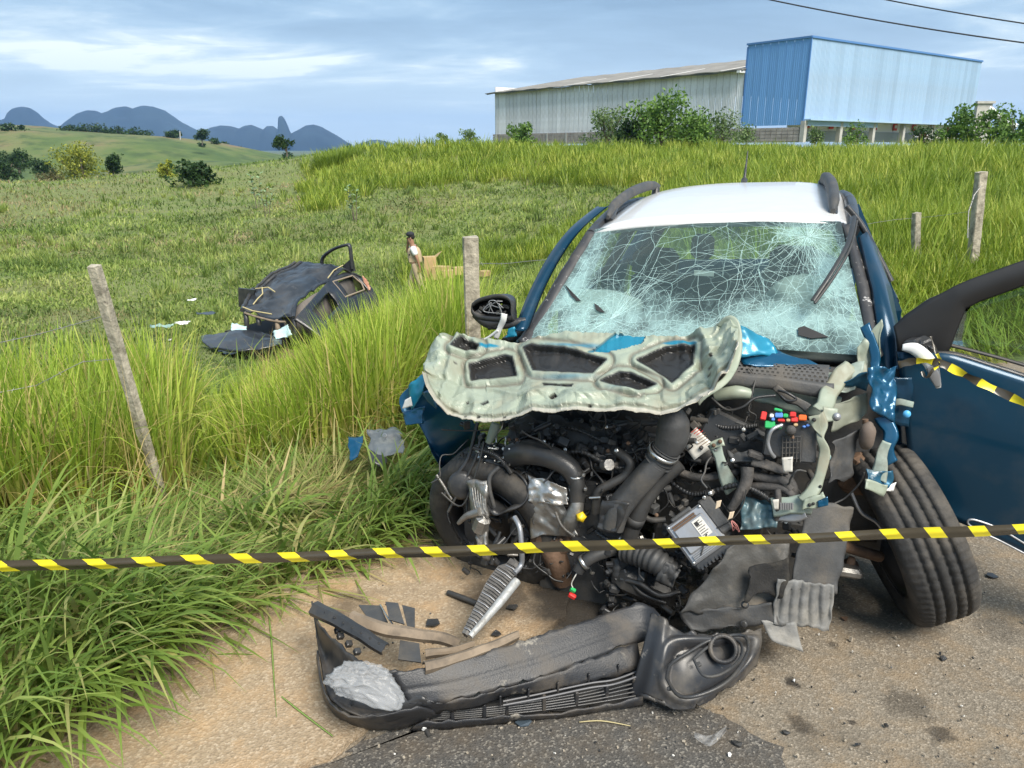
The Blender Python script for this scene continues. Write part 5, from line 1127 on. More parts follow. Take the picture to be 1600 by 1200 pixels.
# loose clutter: clips, stubs, connectors and short wires packed between the big pieces
def clutter(name, n, region, wr, m, kind='mix', seed=0, sz=(.008, .035)):
    rg = random.Random(seed); b = MB(); k = 0
    while k < n:
        px, py = rg.uniform(region[0], region[2]), rg.uniform(region[1], region[3]); w = rg.uniform(*wr)-.10*(py-640)/300; p = L(px, py, w); k += 1
        q = Euler((rg.uniform(0, 6), rg.uniform(0, 6), rg.uniform(0, 6))).to_matrix(); s_ = rg.uniform(*sz)
        c = rg.random()
        if c < .5: b.box(p, (s_, s_*rg.uniform(.5, 1.6), s_*rg.uniform(.4, 1)), q, bev=s_*.12)
        elif c < .82: d = q @ Vector((0, 0, s_*rg.uniform(.5, 1.5))); b.tube([p-d, p, p+d], [s_*.4, s_*.4, s_*.32], 8)
        else:
            P = [p]; d = q @ Vector((1, 0, 0))
            for _ in range(6): d = (d+Vector((rg.gauss(0, .6), rg.gauss(0, .35), rg.gauss(0, .6)))).normalized(); P.append(P[-1]+d*s_*1.3)
            b.tube(crv(P, 3), rg.uniform(.002, .0045), 5)
    return b.build(name, m, car, kind='stuff')
clutter('loose_wires_and_clips', 300, (720, 660, 1000, 900), (-.34, -.26), M_blk, seed=1)
clutter('loose_wires_and_clips', 230, (1000, 680, 1280, 930), (-.32, -.22), M_blk2, seed=2)
clutter('bright_fittings', 34, (790, 690, 1240, 900), (-.36, -.28), M_alu, seed=3, sz=(.006, .018))
clutter('loose_wires_and_clips', 120, (860, 640, 1180, 720), (-.24, -.18), M_blk2, seed=4)
clutter('loose_wires_and_clips', 110, (940, 860, 1080, 960), (-.36, -.26), M_blk, seed=5)
clutter('bright_fittings', 40, (740, 690, 800, 730), (-.36, -.3), M_steel, seed=6, sz=(.005, .013))
# engine top cover, coil boxes, manifold
G = crump(((L(862, 654, -.20), L(962, 672, -.20)), (L(855, 690, -.27), L(968, 722, -.26))), 20, 10, .01, 9, 2); b = MB(); b.grid(G); b.build('engine_cover', M_blk2, car, solid=.03)
for i, (px, py, r) in enumerate(((852, 676, 10), (878, 690, 20), (907, 702, 25), (935, 716, 18))): lump('coil_box', px, py, -.30, (.055, .05, .045), M_blk, (-30, 8+r, r), .008)
lump('filler_neck', 820, 672, -.26, (.12, .10, .08), M_blk2, (-25, 20, 25), .03)
hose('oil_filler_pipe', [(806, 690, -.28), (815, 672, -.26), (832, 655, -.22)], (.045, .042, .03), M_blk2, 12)
hose('intake_manifold', [(800, 712, -.34), (826, 706, -.37), (860, 714, -.38), (888, 730, -.39), (901, 752, -.40)], (.050, .052, .046, .042, .036), M_blk, 14, ribs=0)
for i in range(9):
    t_ = i/8; px = 806+52*t_; py = 700+6*t_; b = MB(); b.tube([L(px-5, py+22, -.385), L(px, py, -.395), L(px+7, py-13, -.37)], .004, 5); b.build('manifold_rib', M_blk, car)
hose('rubber_sleeve', [(899, 738, -.395), (901, 752, -.405), (902, 768, -.41), (901, 784, -.41)], (.030, .031, .031, .030), M_rub, 14)
for (px, py) in ((899, 741), (902, 763)):
    b = MB(); b.lathe(L(px, py, -.40), (.05, -.25, 1), [(.032, -.007), (.0345, -.007), (.0345, .007), (.032, .007)], 24, closed=True); o = b.build('hose_clamp', M_steel, car); c = MB(); c.box(L(px+13, py+1, -.43), (.012, .014, .012), bev=.002); c.build('clamp_screw', M_steel, o)
hose('alloy_elbow', [(902, 776, -.41), (900, 795, -.42), (893, 812, -.42), (884, 826, -.40)], (.024, .03, .036, .036), M_alu, 12)
b = MB(); b.lathe(L(908, 808, -.45), (0, -1, .15), [(0, .02), (.011, .018), (.014, .006), (.019, .004), (.019, -.008), (.012, -.012)], 10, fn=lambda t_, r, h: r*(1+.14*math.cos(5*t_))); b.build('yellow_cap', M_yel, car)
# crumpled heat shield and downpipe
b = MB(); b.grid(crump(((L(826, 742, -.38), L(886, 762, -.41)), (L(828, 785, -.41), L(890, 792, -.43))), 22, 16, .028, 14, 3)); b.build('heat_shield', M_shield, car, solid=.002)
b = MB(); b.grid(crump(((L(828, 776, -.40), L(880, 788, -.42)), (L(830, 840, -.42), L(905, 838, -.41))), 22, 16, .024, 12, 9)); b.build('heat_shield', M_alu, car, solid=.002)
lump('exhaust_flange', 862, 838, -.34, (.16, .12, .12), M_rust, (10, 12, 10), .03); hose('downpipe', [(855, 845, -.36), (868, 872, -.36), (880, 905, -.32)], .05, M_rust, 12)
hose('shield_stay', [(868, 800, -.45), (878, 822, -.45), (897, 838, -.43)], .006, M_alu, 6)
# headlamp shell torn open
b = MB(); prof = [L(*p) for p in ((757, 722, -.36), (790, 728, -.36), (815, 745, -.37), (826, 762, -.39), (822, 782, -.42), (800, 795, -.44), (778, 803, -.45), (762, 790, -.43), (756, 765, -.39))]
prof = crv(prof+[prof[0]], 4)[:-1]; c0 = sum(prof, Vector())/len(prof); rows = []
for k, (f, d) in enumerate(((1.05, -.0), (1.0, -.012), (.95, .02), (.90, .07), (.84, .10), (.55, .13), (.1, .14))): rows.append([c0+(p-c0)*f+Vector((0, d, -d*.25))+Vector((0, 0, .005*math.sin(i*.9+k))) for i, p in enumerate(prof+[prof[0]])])
b.grid(rows); b.build('headlamp_shell', M_blk, car, solid=.004)
for k in range(5): hose('reflector_ridge', [(770+k*3, 735+k*9, -.33), (790, 742+k*10, -.31), (815-k*2, 756+k*9, -.33)], .006, M_blk, 6)
hose('shell_brace', [(772, 792, -.45), (765, 765, -.46), (766, 744, -.45), (780, 730, -.43)], .009, M_blk2, 6)
# torn casting hanging in front of the wheel
b = MB(); b.grid(crump(((L(738, 752, -.42), L(764, 752, -.44)), (L(748, 862, -.50), L(764, 876, -.50))), 14, 26, .02, 15, 6)); b.build('broken_casting', M_alu, car, solid=.02)
for k in range(6): hose('casting_fin', [(738+k*4, 762, -.46), (740+k*3.6, 780, -.475), (744+k*3, 800, -.485)], .0035, M_alu, 5)
lump('casting_boss', 752, 820, -.50, (.06, .05, .10), M_alu, (10, 20, 10), .02); hose('casting_arm', [(750, 800, -.50), (730, 806, -.50), (716, 818, -.50)], (.02, .014, .008), M_alu, 8)
b = MB(); b.lathe(L(722, 758, -.40), (.3, -1, .2), [(0, .02), (.045, .02), (.06, .01), (.06, -.02), (.05, -.03)], 20); b.build('horn_disc', M_blk, car)
hose('bent_rod', [(682, 742, -.42), (694, 760, -.42), (706, 780, -.42)], .006, M_alu, 6)
hose('torn_cable', [(752, 676, -.34), (742, 720, -.38), (716, 770, -.42), (700, 800, -.44)], .006, M_blk, 6); hose('torn_cable', [(746, 660, -.32), (732, 715, -.36), (712, 745, -.4), (694, 775, -.42)], .008, M_blk, 6); hose('torn_cable', [(690, 671, -.36), (730, 673, -.34), (800, 670, -.32)], .003, M_blk, 5)
hose('torn_cable', [(756, 690, -.38), (745, 735, -.42), (722, 790, -.45), (690, 770, -.44)], .004, M_blk, 6); hose('primer_strut', [(775, 662, -.34), (770, 676, -.35), (763, 692, -.36)], (.022, .02, .014), M_primer, 8)
# big intake duct with elbow, clamp, flat channel and dented end
hose('intake_elbow', [(1048, 640, -.42), (1052, 660, -.42), (1050, 682, -.42), (1042, 702, -.42)], (.034, .058, .060, .050), M_blk2, 16)
b = MB(); b.lathe(L(1036, 708, -.425), (.42, -.1, .9), [(.054, -.008), (.058, -.008), (.058, .008), (.054, .008)], 28, closed=True); b.build('hose_clamp', M_steel, car)
hose('duct_bellows', [(1042, 702, -.42), (1036, 711, -.42), (1028, 722, -.42)], .052, M_blk2, 16, ribs=4, rib=.07)
hose('intake_duct', [(1030, 720, -.42), (1008, 745, -.43), (984, 772, -.44), (966, 795, -.45), (958, 818, -.45)], (.052, .056, .056, .060, .060), M_blk2, 16, sq=(1.0, .72, .55))
b = MB(); b.grid(crump(((L(944, 780, -.47), L(984, 786, -.49)), (L(936, 828, -.48), L(966, 834, -.50))), 16, 14, .022, 11, 4)); b.build('dented_duct_end', M_blk, car, solid=.01)
b = MB(); b.lathe(L(1027, 715, -.475), (.05, -1, .35), [(0, .006), (.009, .005), (.009, -.004)], 14); b.build('duct_stud', M_blk, car)
hose('coolant_pipe', [(1062, 724, -.38), (1030, 752, -.40), (1008, 782, -.42), (996, 806, -.43), (986, 832, -.43), (975, 880, -.40)], (.030, .031, .030, .034, .030, .030), M_rub, 14)
b = MB(); b.lathe(L(992, 812, -.43), (.3, -.1, 1), [(.034, -.018), (.038, -.018), (.038, .018), (.034, .018)], 20, closed=True); b.build('pipe_joint', M_rub, car)
hose('small_hose', [(962, 704, -.35), (984, 722, -.37), (978, 742, -.38), (955, 756, -.40), (934, 770, -.41), (930, 800, -.40)], .018, M_rub, 10); hose('hose_stub', [(944, 727, -.38), (952, 726, -.41)], (.020, .022), M_alu, 14)
b = MB(); b.tube([L(921, 778, -.43), L(938, 777, -.43)], .005, 6); b.build('hose_clip', M_steel, car)
hose('thin_hose', [(1000, 800, -.36), (1016, 812, -.37), (1040, 812, -.36)], .012, M_rub, 8); hose('loose_wire', [(1014, 770, -.34), (1036, 762, -.36), (1044, 785, -.36), (1030, 800, -.36)], .003, M_blk, 5)
hose('thin_hose', [(1060, 740, -.30), (1090, 748, -.32), (1120, 742, -.32)], .014, M_rub, 8)
# lower hoses
hose('lower_hose', [(960, 858, -.40), (930, 868, -.44), (912, 880, -.46), (903, 893, -.47)], (.026, .026, .024, .022), M_rub, 12); b = MB(); b.lathe(L(912, 879, -.46), (-.8, -.3, -.6), [(.027, -.007), (.031, -.007), (.031, .007), (.027, .007)], 20, closed=True); b.build('hose_clamp', M_steel, car)
hose('ribbed_hose', [(978, 860, -.42), (1004, 868, -.45), (1030, 880, -.48), (1052, 896, -.48)], (.045, .047, .047, .042), M_rub, 16, ribs=10, rib=.09)
b = MB(); b.grid(crump(((L(1040, 876, -.50), L(1064, 892, -.50)), (L(1024, 906, -.52), L(1052, 918, -.52))), 14, 12, .022, 18, 7)); b.build('torn_hose_end', M_rub, car, solid=.006)
hose('drain_hose', [(964, 872, -.40), (965, 892, -.42), (964, 912, -.42)], (.026, .024, .024), M_rub, 12, ribs=5, rib=.05)
lump('resonator_box', 1010, 915, -.40, (.24, .10, .12), M_blk, (0, 22, 10), .03); hose('lower_loom', [(970, 905, -.45), (1000, 912, -.47), (1030, 930, -.48), (1060, 925, -.46)], .010, M_blk, 7)
hose('lower_loom', [(975, 890, -.44), (1000, 925, -.46), (1040, 942, -.46)], .008, M_blk, 7); lump('lower_clip', 960, 920, -.44, (.04, .03, .03), M_blk2, (10, 20, 30), .006)
hose('dangling_wire', [(903, 893, -.48), (897, 903, -.49), (893, 912, -.49), (895, 918, -.49)], .0025, M_label, 5)
o = lump('green_connector', 895, 922, -.49, (.022, .015, .018), M_fgreen, (20, 30, 10), .003); lump('red_connector', 894, 931, -.495, (.030, .018, .020), M_fred, (10, 25, 5), .004, parent=o)
# battery with its label
lump('battery', 1150, 694, -.17, (.30, .17, .19), M_blk, (-14, 22, 0), .012)
bt = sheet('battery_label', ((L(1063, 692, -.31), L(1088, 668, -.30)), (L(1085, 719, -.34), L(1116, 696, -.32))), M_label, amp=.003, nu=6, nv=6, edge=.002, solid=.003)
hose('label_letter', [(1078, 690, -.335), (1071, 697, -.335), (1075, 703, -.335), (1082, 697, -.335), (1078, 693, -.335)], .003, M_ink, 5, parent=bt)
for k in range(3): hose('label_red_text', [(1080+k*4, 676+k*2.0, -.325), (1090+k*4.2, 668.5+k*2.2, -.32)], .0015, M_fred, 4, parent=bt)
for k in range(6): hose('label_line', [(1086+k*2.2, 686+k*4.0, -.327+.0*k), (1102+k*1.8, 676+k*4.0, -.323)], .0012, mat('brown_ink', (.25, .15, .09), .7), 4, parent=bt)
b = MB(); b.ball(L(1098, 706, -.26), (.05, .045, .05), 14, 10, jit=.2); b.build('motor_can', M_blk2, car)
# teal bracket with two bolts
ribbon('bonnet_catch_bracket', [(1116, 694, -.36), (1124, 712, -.37), (1130, 732, -.38), (1138, 752, -.38), (1146, 764, -.37)], (.040, .030, .040, .055, .06), M_primer2, seed=8)
br = sheet('bracket_plate', ((L(1108, 692, -.375), L(1128, 684, -.37)), (L(1112, 703, -.385), L(1133, 696, -.38))), M_primer, amp=.003, edge=.004, nu=6, nv=4)
for px, py in ((1115, 696), (1125, 690)): b = MB(); b.lathe(L(px, py, -.385), (0, -1, .3), [(0, .008), (.006, .007), (.008, .002), (.008, -.004)], 8); b.build('bolt', M_rust, br)
# harness trays and taped looms
b = MB(); b.grid(crump(((L(1136, 708, -.34), L(1192, 708, -.36)), (L(1146, 724, -.38), L(1196, 728, -.39))), 16, 8, .018, 14, 5)); b.build('loom_tray', M_blk2, car, solid=.012)
b = MB(); b.grid(crump(((L(1178, 712, -.38), L(1228, 735, -.38)), (L(1172, 726, -.40), L(1230, 744, -.40))), 16, 8, .012, 12, 6)); b.build('loom_tray', M_taped, car, solid=.010)
lump('loom_cap', 1180, 711, -.40, (.055, .03, .025), M_taped, (0, 20, 15), .006)
hose('taped_loom', [(1168, 730, -.40), (1166, 752, -.42), (1155, 775, -.44), (1142, 796, -.45)], (.024, .022, .019, .015), M_taped, 10)
hose('taped_loom', [(1172, 742, -.38), (1200, 748, -.39), (1222, 750, -.40), (1236, 765, -.41)], .017, M_taped, 9); hose('taped_loom', [(1165, 760, -.38), (1195, 760, -.40), (1225, 764, -.41), (1240, 776, -.42)], .015, M_taped, 9)
hose('taped_loom', [(1226, 742, -.38), (1238, 758, -.40), (1242, 780, -.41)], .016, M_taped, 9); hose('taped_loom', [(1062, 738, -.33), (1090, 746, -.35), (1120, 745, -.35), (1150, 738, -.34)], .015, M_taped, 9); hose('taped_loom', [(1215, 765, -.42), (1216, 785, -.44), (1214, 812, -.44)], .012, M_taped, 8)
hose('loose_wire', [(1166, 765, -.46), (1160, 790, -.47), (1143, 812, -.48), (1120, 825, -.47)], .0025, M_blk, 5)
# corrugated conduits and bolts tying the pieces together
for P_, r_ in (([(1000, 690, -.34), (1030, 735, -.30), (1075, 770, -.32), (1110, 768, -.35)], .010), ([(860, 720, -.30), (905, 705, -.34), (960, 730, -.35), (1000, 725, -.33)], .009), ([(1090, 650, -.22), (1130, 668, -.24), (1185, 665, -.26)], .009), ([(1105, 772, -.36), (1150, 758, -.40), (1190, 772, -.41), (1225, 800, -.42)], .010), ([(930, 830, -.40), (965, 850, -.42), (1010, 845, -.42), (1040, 860, -.42)], .010), ([(800, 690, -.33), (845, 675, -.30), (890, 668, -.28), (940, 688, -.30)], .008), ([(740, 700, -.36), (775, 712, -.38), (800, 740, -.40)], .009)):
    hose('corrugated_conduit', P_, r_, M_blk, 8, ribs=26, rib=.16)
_r = random.Random(31)
for k in range(34):
    px, py = _r.uniform(790, 1240), _r.uniform(665, 860); c = L(px, py, -.36-.10*(py-640)/300+_r.uniform(-.02, .03)); d_ = Vector((_r.uniform(-.6, .6), -1, _r.uniform(0, .8))); b = MB(); b.lathe(c, d_, [(0, .007), (.005, .006), (.0055, .001), (.008, 0), (.008, -.003)], 6, smooth=False); b.build('bolt', M_steel if k % 3 else M_rust, car)
# fuse box with coloured fuses and relays
fb = lump('fuse_box', 1226, 682, -.335, (.135, .09, .15), M_blk, (-12, 2, 0), .008); lump('fuse_box_side', 1262, 690, -.34, (.06, .08, .14), M_blk2, (-10, -2, 0), .006, parent=fb)
for i in range(6): hose('fuse_box_rib', [(1223+i*5.6, 681, -.395), (1222+i*5.6, 722, -.40)], .0022, M_blk2, 4, parent=fb)
for i in range(5): hose('fuse_box_rib', [(1222, 683+i*8.5, -.396), (1252, 682+i*8.5, -.396)], .0022, M_blk2, 4, parent=fb)
for (px, py, sx, sz_, m) in ((1193, 650, .019, .030, M_fred), (1203, 664, .034, .026, M_fgreen), (1216, 641, .028, .010, M_fgreen), (1217, 649, .026, .018, M_fblue), (1221, 657, .024, .012, M_fred), (1228, 650, .016, .014, M_fgreen), (1239, 648, .020, .018, M_fred), (1241, 656, .024, .017, M_fred), (1254, 653, .026, .020, M_for), (1216, 667, .022, .014, M_fgreen), (1232, 657, .014, .012, M_ftan), (1243, 664, .014, .012, M_ftan), (1206, 650, .014, .014, M_wht), (1256, 667, .012, .009, M_fblue), (1262, 665, .012, .009, M_fblue), (1208, 655, .012, .014, M_fblue)):
    lump('fuse', px, py, -.375, (sx, .025, sz_), m, (-25, random.uniform(-8, 8), random.uniform(-10, 10)), .003, parent=fb)
hose('grey_cable', [(1222, 664, -.40), (1206, 672, -.42), (1200, 690, -.42), (1204, 706, -.42), (1210, 714, -.41)], .007, M_greyal, 8, parent=fb); b = MB(); b.lathe(L(1236, 672, -.41), (.1, -1, .5), [(0, .012), (.014, .011), (.017, .0), (.019, -.015)], 16); b.build('cable_grommet', M_taped, fb)
o = sheet('cable_tag', ((L(1222, 715, -.43), L(1239, 714, -.43)), (L(1224, 738, -.44), L(1238, 737, -.44))), M_label, amp=.003, edge=.002, nu=5, nv=6)
for k in range(4): hose('tag_line', [(1231, 718+k*4.5, -.436), (1237, 718+k*4.5, -.436)], .0009, M_ink, 3, parent=o)
# engine control unit in its tray, tilted
EC = [L(1044, 822, -.46), L(1098, 783, -.41), L(1080, 888, -.53), L(1136, 850, -.48)]
ex, ez = (EC[1]-EC[0]).normalized(), (EC[2]-EC[0]).normalized(); en = ex.cross(ez).normalized(); en = en if en.y < 0 else -en; ez = en.cross(ex).normalized()*(1 if ez.dot(en.cross(ex)) > 0 else -1)
Me = Matrix((ex, ez, en)).transposed(); cc = sum(EC, Vector())/4; ew, eh = (EC[1]-EC[0]).length, (EC[2]-EC[0]).length
def ecu(x, z, d): return cc+ex*(x*ew)+ez*(z*eh)+en*d
b = MB(); b.box(cc, (ew, eh, .03), Me, bev=.008); eo = b.build('control_unit', M_greyal, car)
b = MB(); b.box(ecu(0, -.02, .019), (ew*.78, eh*.6, .012), Me, bev=.004); b.build('raised_lid', M_greyal, eo)
for z in (-.39, -.33, .34, .38, .42): b = MB(); b.tube([ecu(-.38, z, .019), ecu(.25 if z < 0 else .38, z, .019)], .004, 6); b.build('cooling_rib', M_greyal if z > 0 else M_rust, eo)
b = MB(); b.box(ecu(.2, -.05, .0265), (ew*.26, eh*.42, .002), Me); lo = b.build('label', M_label, eo)
for i in range(7):
    b = MB(); b.box(ecu(.2+(.0 if i % 2 else -.02), -.21+i*.052, .0282), (ew*(.2 if i % 2 else .15), .0022, .001), Me); b.build('print_line', M_ink, lo)
b = MB(); b.box(ecu(.15, -.16, .0284), (.014, .014, .001), Me); b.build('print_square', M_ink, lo)
for x, z in ((-.44, -.44), (.44, -.44), (-.44, .44), (.44, .44)): b = MB(); b.lathe(ecu(x, z, .018), en, [(0, .004), (.005, .004), (.006, 0)], 8); b.build('screw', M_steel, eo)
b = MB(); b.box(ecu(.62, -.12, .0), (.05, eh*.85, .03), Me, bev=.006); b.build('ecu_plug', M_blk2, eo); b = MB(); b.box(ecu(.05, .56, -.005), (ew*1.05, .03, .035), Me, bev=.006); b.build('tray_edge', M_blk, eo); b = MB(); b.box(ecu(-.02, -.53, .002), (ew*.55, .016, .03), Me, bev=.004); b.build('tray_lip', M_blk2, eo)
for i in range(8): b = MB(); b.box(ecu(-.35+i*.1, .62, .01), (.008, .014, .012), Me); b.build('tray_tooth', M_blk, eo)
b = MB(); b.tube([ecu(-.2, .40, .024), ecu(.2, .12, .03)], .0025, 5); b.build('loose_wire', M_blk, eo)
for (px, py, m) in ((1124, 790, M_ftan), (1143, 808, M_ftan)): sheet('torn_tape', ((L(px-4, py-8, -.48), L(px+5, py-10, -.48)), (L(px-6, py+6, -.49), L(px+2, py+2, -.49))), mat('torn_paper_tape', (.62, .50, .36), .8), amp=.006, edge=.006, nu=5, nv=5)
b = MB(); rg = random.Random(4)
for k in range(9): b.tube(crv([L(1142, 812, -.47), L(1146+rg.uniform(-4, 6), 820, -.48), L(1150+rg.uniform(-6, 8), 826+rg.uniform(0, 6), -.47)], 4), .0012, 4)
b.build('cut_wires', mat('pink_wire', (.55, .22, .2), .5), car)
# crumpled blue-green inner panel and radiator support
b = MB(); b.grid(crump(((L(1162, 778, -.36), L(1215, 782, -.38)), (L(1155, 830, -.42), L(1212, 826, -.44))), 24, 18, .034, 13, 11)); b.build('crushed_inner_panel', mat('dusty_teal_sheet', (.05, .12, .15), .42, .2, var=.45, vscale=7, dirt=(.25, .25, .22), dscale=7, damt=.6, coat=.3), car, solid=.003)
ribbon('radiator_support', [(1205, 792, -.44), (1230, 790, -.45), (1256, 788, -.45), (1270, 792, -.44)], (.06, .055, .06, .05), M_primer2, seed=3)
for k in range(6): b = MB(); b.tube([L(1220+k*3.6, 786, -.475), L(1220+k*3.6, 796, -.475)], .004, 5); b.build('pressed_slot', M_greyal, car)
ribbon('radiator_support', [(1212, 806, -.44), (1238, 806, -.45), (1256, 800, -.45)], (.035, .04, .04), M_greyal, seed=4)
o = sheet('white_tag', ((L(1207, 781, -.475), L(1217, 780, -.475)), (L(1209, 797, -.48), L(1216, 796, -.48))), M_label, amp=.002, edge=.003, nu=4, nv=4)
# inner wing rail: pale green channel running from the pillar down to the front leg
ribbon('wing_rail', [(1330, 572, -.08), (1305, 598, -.14), (1290, 622, -.22), (1282, 642, -.30)], (.06, .055, .06, .05), M_primer, seed=12, amp=.014)
ribbon('wing_rail', [(1276, 650, -.36), (1285, 664, -.37), (1283, 686, -.39), (1287, 706, -.40), (1282, 730, -.42), (1278, 752, -.44), (1268, 774, -.46), (1258, 786, -.47)], (.055, .035, .022, .028, .03, .034, .045, .06), M_primer, seed=13, amp=.010)
sheet('wing_rail_tab', ((L(1262, 651, -.38), L(1282, 650, -.38)), (L(1272, 672, -.39), L(1284, 684, -.39))), M_primer, amp=.006, edge=.006, nu=8, nv=8)
sheet('support_foot', ((L(1256, 782, -.47), L(1284, 768, -.46)), (L(1254, 800, -.48), L(1294, 790, -.47))), M_primer, amp=.012, edge=.01, nu=10, nv=8)
sheet('support_foot', ((L(1276, 781, -.475), L(1292, 776, -.475)), (L(1278, 792, -.48), L(1294, 791, -.48))), M_blue, amp=.008, edge=.008, nu=6, nv=6)
b = MB(); b.ring(L(1292, 714, -.40), (0, -1, .2), .010, .004, 14, 6); b.build('rail_eyelet', M_primer2, car)
for (px, py, w, r) in ((1272, 656, -.395, .007), (1265, 789, -.487, .006), (1271, 787, -.487, .005), (1282, 760, -.455, .005)): b = MB(); b.lathe(L(px, py, w), (0, -1, .3), [(0, .001), (r, .001), (r, -.003)], 12); b.build('rail_hole', M_ink, car)
sheet('strut_plate', ((L(1284, 636, -.30), L(1310, 640, -.28)), (L(1286, 660, -.32), L(1306, 660, -.30))), M_primer, amp=.012, edge=.008, nu=9, nv=8, seed=2)
b = MB(); b.lathe(L(1308, 651, -.31), (.3, -1, .4), [(0, .008), (.011, .007), (.014, 0), (.016, -.01)], 14); b.build('strut_nut', M_greyal, car)
b = MB(); b.grid(crump(((L(1296, 632, -.22), L(1352, 616, -.12)), (L(1300, 676, -.26), L(1352, 650, -.14))), 20, 14, .016, 8, 6)); b.build('wheel_arch_inner', mat('dusty_olive_primer', (.16, .17, .13), .6, var=.3, vscale=8, dirt=(.1, .085, .06), dscale=8, damt=.7), car, solid=.005)
sheet('arch_liner', ((L(1300, 690, -.30), L(1346, 668, -.18)), (L(1290, 760, -.34), L(1325, 745, -.24))), M_blk2, amp=.018, edge=.02, nu=16, nv=18, seed=4)
ribbon('hinge_bracket', [(1212, 607, -.20), (1232, 622, -.22), (1246, 628, -.22), (1262, 640, -.24)], (.02, .03, .025, .03), M_blk2, seed=6, amp=.01)
for P_ in ([(1216, 610, -.22), (1230, 614, -.24), (1244, 624, -.24), (1230, 626, -.24), (1220, 618, -.23)], [(1112, 622, -.24), (1135, 640, -.26), (1160, 636, -.26), (1180, 622, -.24), (1212, 618, -.22)]): hose('loose_wire', P_, .005, M_blk, 6)
# black liners under the wing
b = MB(); b.grid(crump(((L(1262, 785, -.40), L(1334, 792, -.32)), (L(1232, 922, -.52), L(1306, 928, -.44))), 20, 28, .010, 5, 3), smooth=True); b.build('wing_liner', M_blk2, car, solid=.006)
b = MB(); G = crump(((L(1212, 905, -.55), L(1304, 912, -.45)), (L(1208, 972, -.55), L(1296, 985, -.46))), 40, 16, .012, 9, 5)
for i, row in enumerate(G):
    for j, p in enumerate(row): row[j] = p+Vector((0, -1, 0))*(.007*math.cos(j*.95+2*mnoise.noise(p*6))*(1-abs(i/16-.45)))
b.grid(G); b.build('dusty_foil_flap', mat('dusty_grey_liner', (.17, .17, .165), .6, .1, var=.3, vscale=8, dirt=(.34, .32, .28), dscale=6, damt=.7, bump=.3), car, solid=.004)
b = MB(); b.grid(crump(((L(1150, 846, -.50), L(1236, 846, -.42)), (L(1060, 958, -.62), L(1215, 960, -.52))), 30, 24, .022, 5, 8)); b.build('inner_arch_liner', mat('grubby_liner', (.075, .072, .066), .5, .1, var=.35, vscale=6, dirt=(.26, .21, .15), dscale=5, damt=.7, bump=.25), car, solid=.005)
b = MB(); b.grid(crump(((L(1060, 955, -.62), L(1208, 942, -.54)), (L(1078, 988, -.62), L(1216, 972, -.54))), 30, 10, .014, 7, 9)); b.build('inner_arch_liner', M_blk2, car, solid=.006)
sheet('torn_shadow_patch', ((L(1168, 885, -.555), L(1232, 866, -.505)), (L(1165, 935, -.59), L(1218, 930, -.545))), M_shadow, amp=.012, edge=.03, nu=14, nv=14, seed=12)  # near-black sheet standing in for shadow on the arch liner
b = MB(); b.grid(crump(((L(1190, 970, -.56), L(1246, 972, -.52)), (L(1205, 1000, -.57), L(1256, 1018, -.53))), 14, 10, .012, 12, 2)); b.build('liner_tip', mat('dusty_grey_liner', (0,0,0)), car, solid=.004)
for px, py, w in ((1164, 945, -.60), (1162, 975, -.605)): b = MB(); b.lathe(L(px, py, w), (0, -1, .6), [(.007, .006), (.011, .004), (.014, 0), (.014, -.004)], 14); b.build('liner_clip', M_blk, car)
# crushed wing skin above the wheel
sheet('crushed_wing', ((L(1350, 578, -.16), L(1402, 574, -.10)), (L(1366, 642, -.20), L(1394, 664, -.16))), M_blue, amp=.042, sc=9, edge=.018, nu=26, nv=24, seed=21)
sheet('crushed_wing', ((L(1352, 584, -.13), L(1378, 575, -.12)), (L(1310, 600, -.12), L(1352, 612, -.10))), mat('scraped_blue', (.02, .10, .17), .4, .3, var=.4, vscale=8, wear=(.4, .45, .45), wscale=8, wamt=.8), amp=.02, edge=.014, nu=16, nv=10, seed=22)
w2 = sheet('wing_skin', ((L(1388, 588, -.05), L(1428, 590, -.02)), (L(1394, 662, -.07), L(1420, 668, -.05))), M_blueC, amp=.010, edge=.006, nu=12, nv=14, seed=23)
ribbon('wing_edge_lip', [(1392, 632, -.08), (1405, 628, -.085), (1426, 632, -.07)], (.02, .02, .02), M_primer2, amp=.004, parent=w2); b = MB(); b.lathe(L(1417, 647, -.09), (0, -1, .2), [(0, .004), (.012, .003), (.014, -.002)], 16); b.build('blue_plug', mat('bright_blue_plug', (.10, .42, .75), .4), w2)
ribbon('hanging_wing_strip', [(1380, 655, -.18), (1390, 675, -.20), (1386, 700, -.22), (1394, 722, -.23)], (.05, .04, .035, .045), M_blue, amp=.02, seed=9); ribbon('hanging_wing_strip', [(1386, 690, -.22), (1378, 715, -.24), (1374, 738, -.26), (1370, 752, -.27)], (.03, .03, .05, .055), M_primer2, amp=.015, seed=10)
sheet('torn_wing_bracket', ((L(1352, 738, -.28), L(1394, 736, -.24)), (L(1352, 764, -.30), L(1388, 770, -.26))), mat('scraped_blue', (0,0,0)), amp=.022, edge=.016, nu=14, nv=10, seed=14); sheet('torn_wing_bracket', ((L(1350, 750, -.31), L(1384, 756, -.28)), (L(1352, 764, -.32), L(1378, 774, -.29))), M_primer, amp=.01, edge=.01, nu=8, nv=6, seed=15)
b = MB(); b.grid(crump(((L(1382, 762, -.26), L(1400, 756, -.24)), (L(1380, 770, -.27), L(1396, 770, -.25))), 8, 6, .012, 20, 3)); b.build('glass_shard', M_wht, car, solid=.002)
b = MB(); b.ball(L(1355, 680, -.24), (.028, .03, .055), 14, 10, jit=.15); b.build('bump_stop', mat('brown_rubber', (.13, .10, .08), .8, var=.3), car); hose('strut_stem', [(1352, 655, -.23), (1356, 700, -.24)], .010, M_rust, 8)
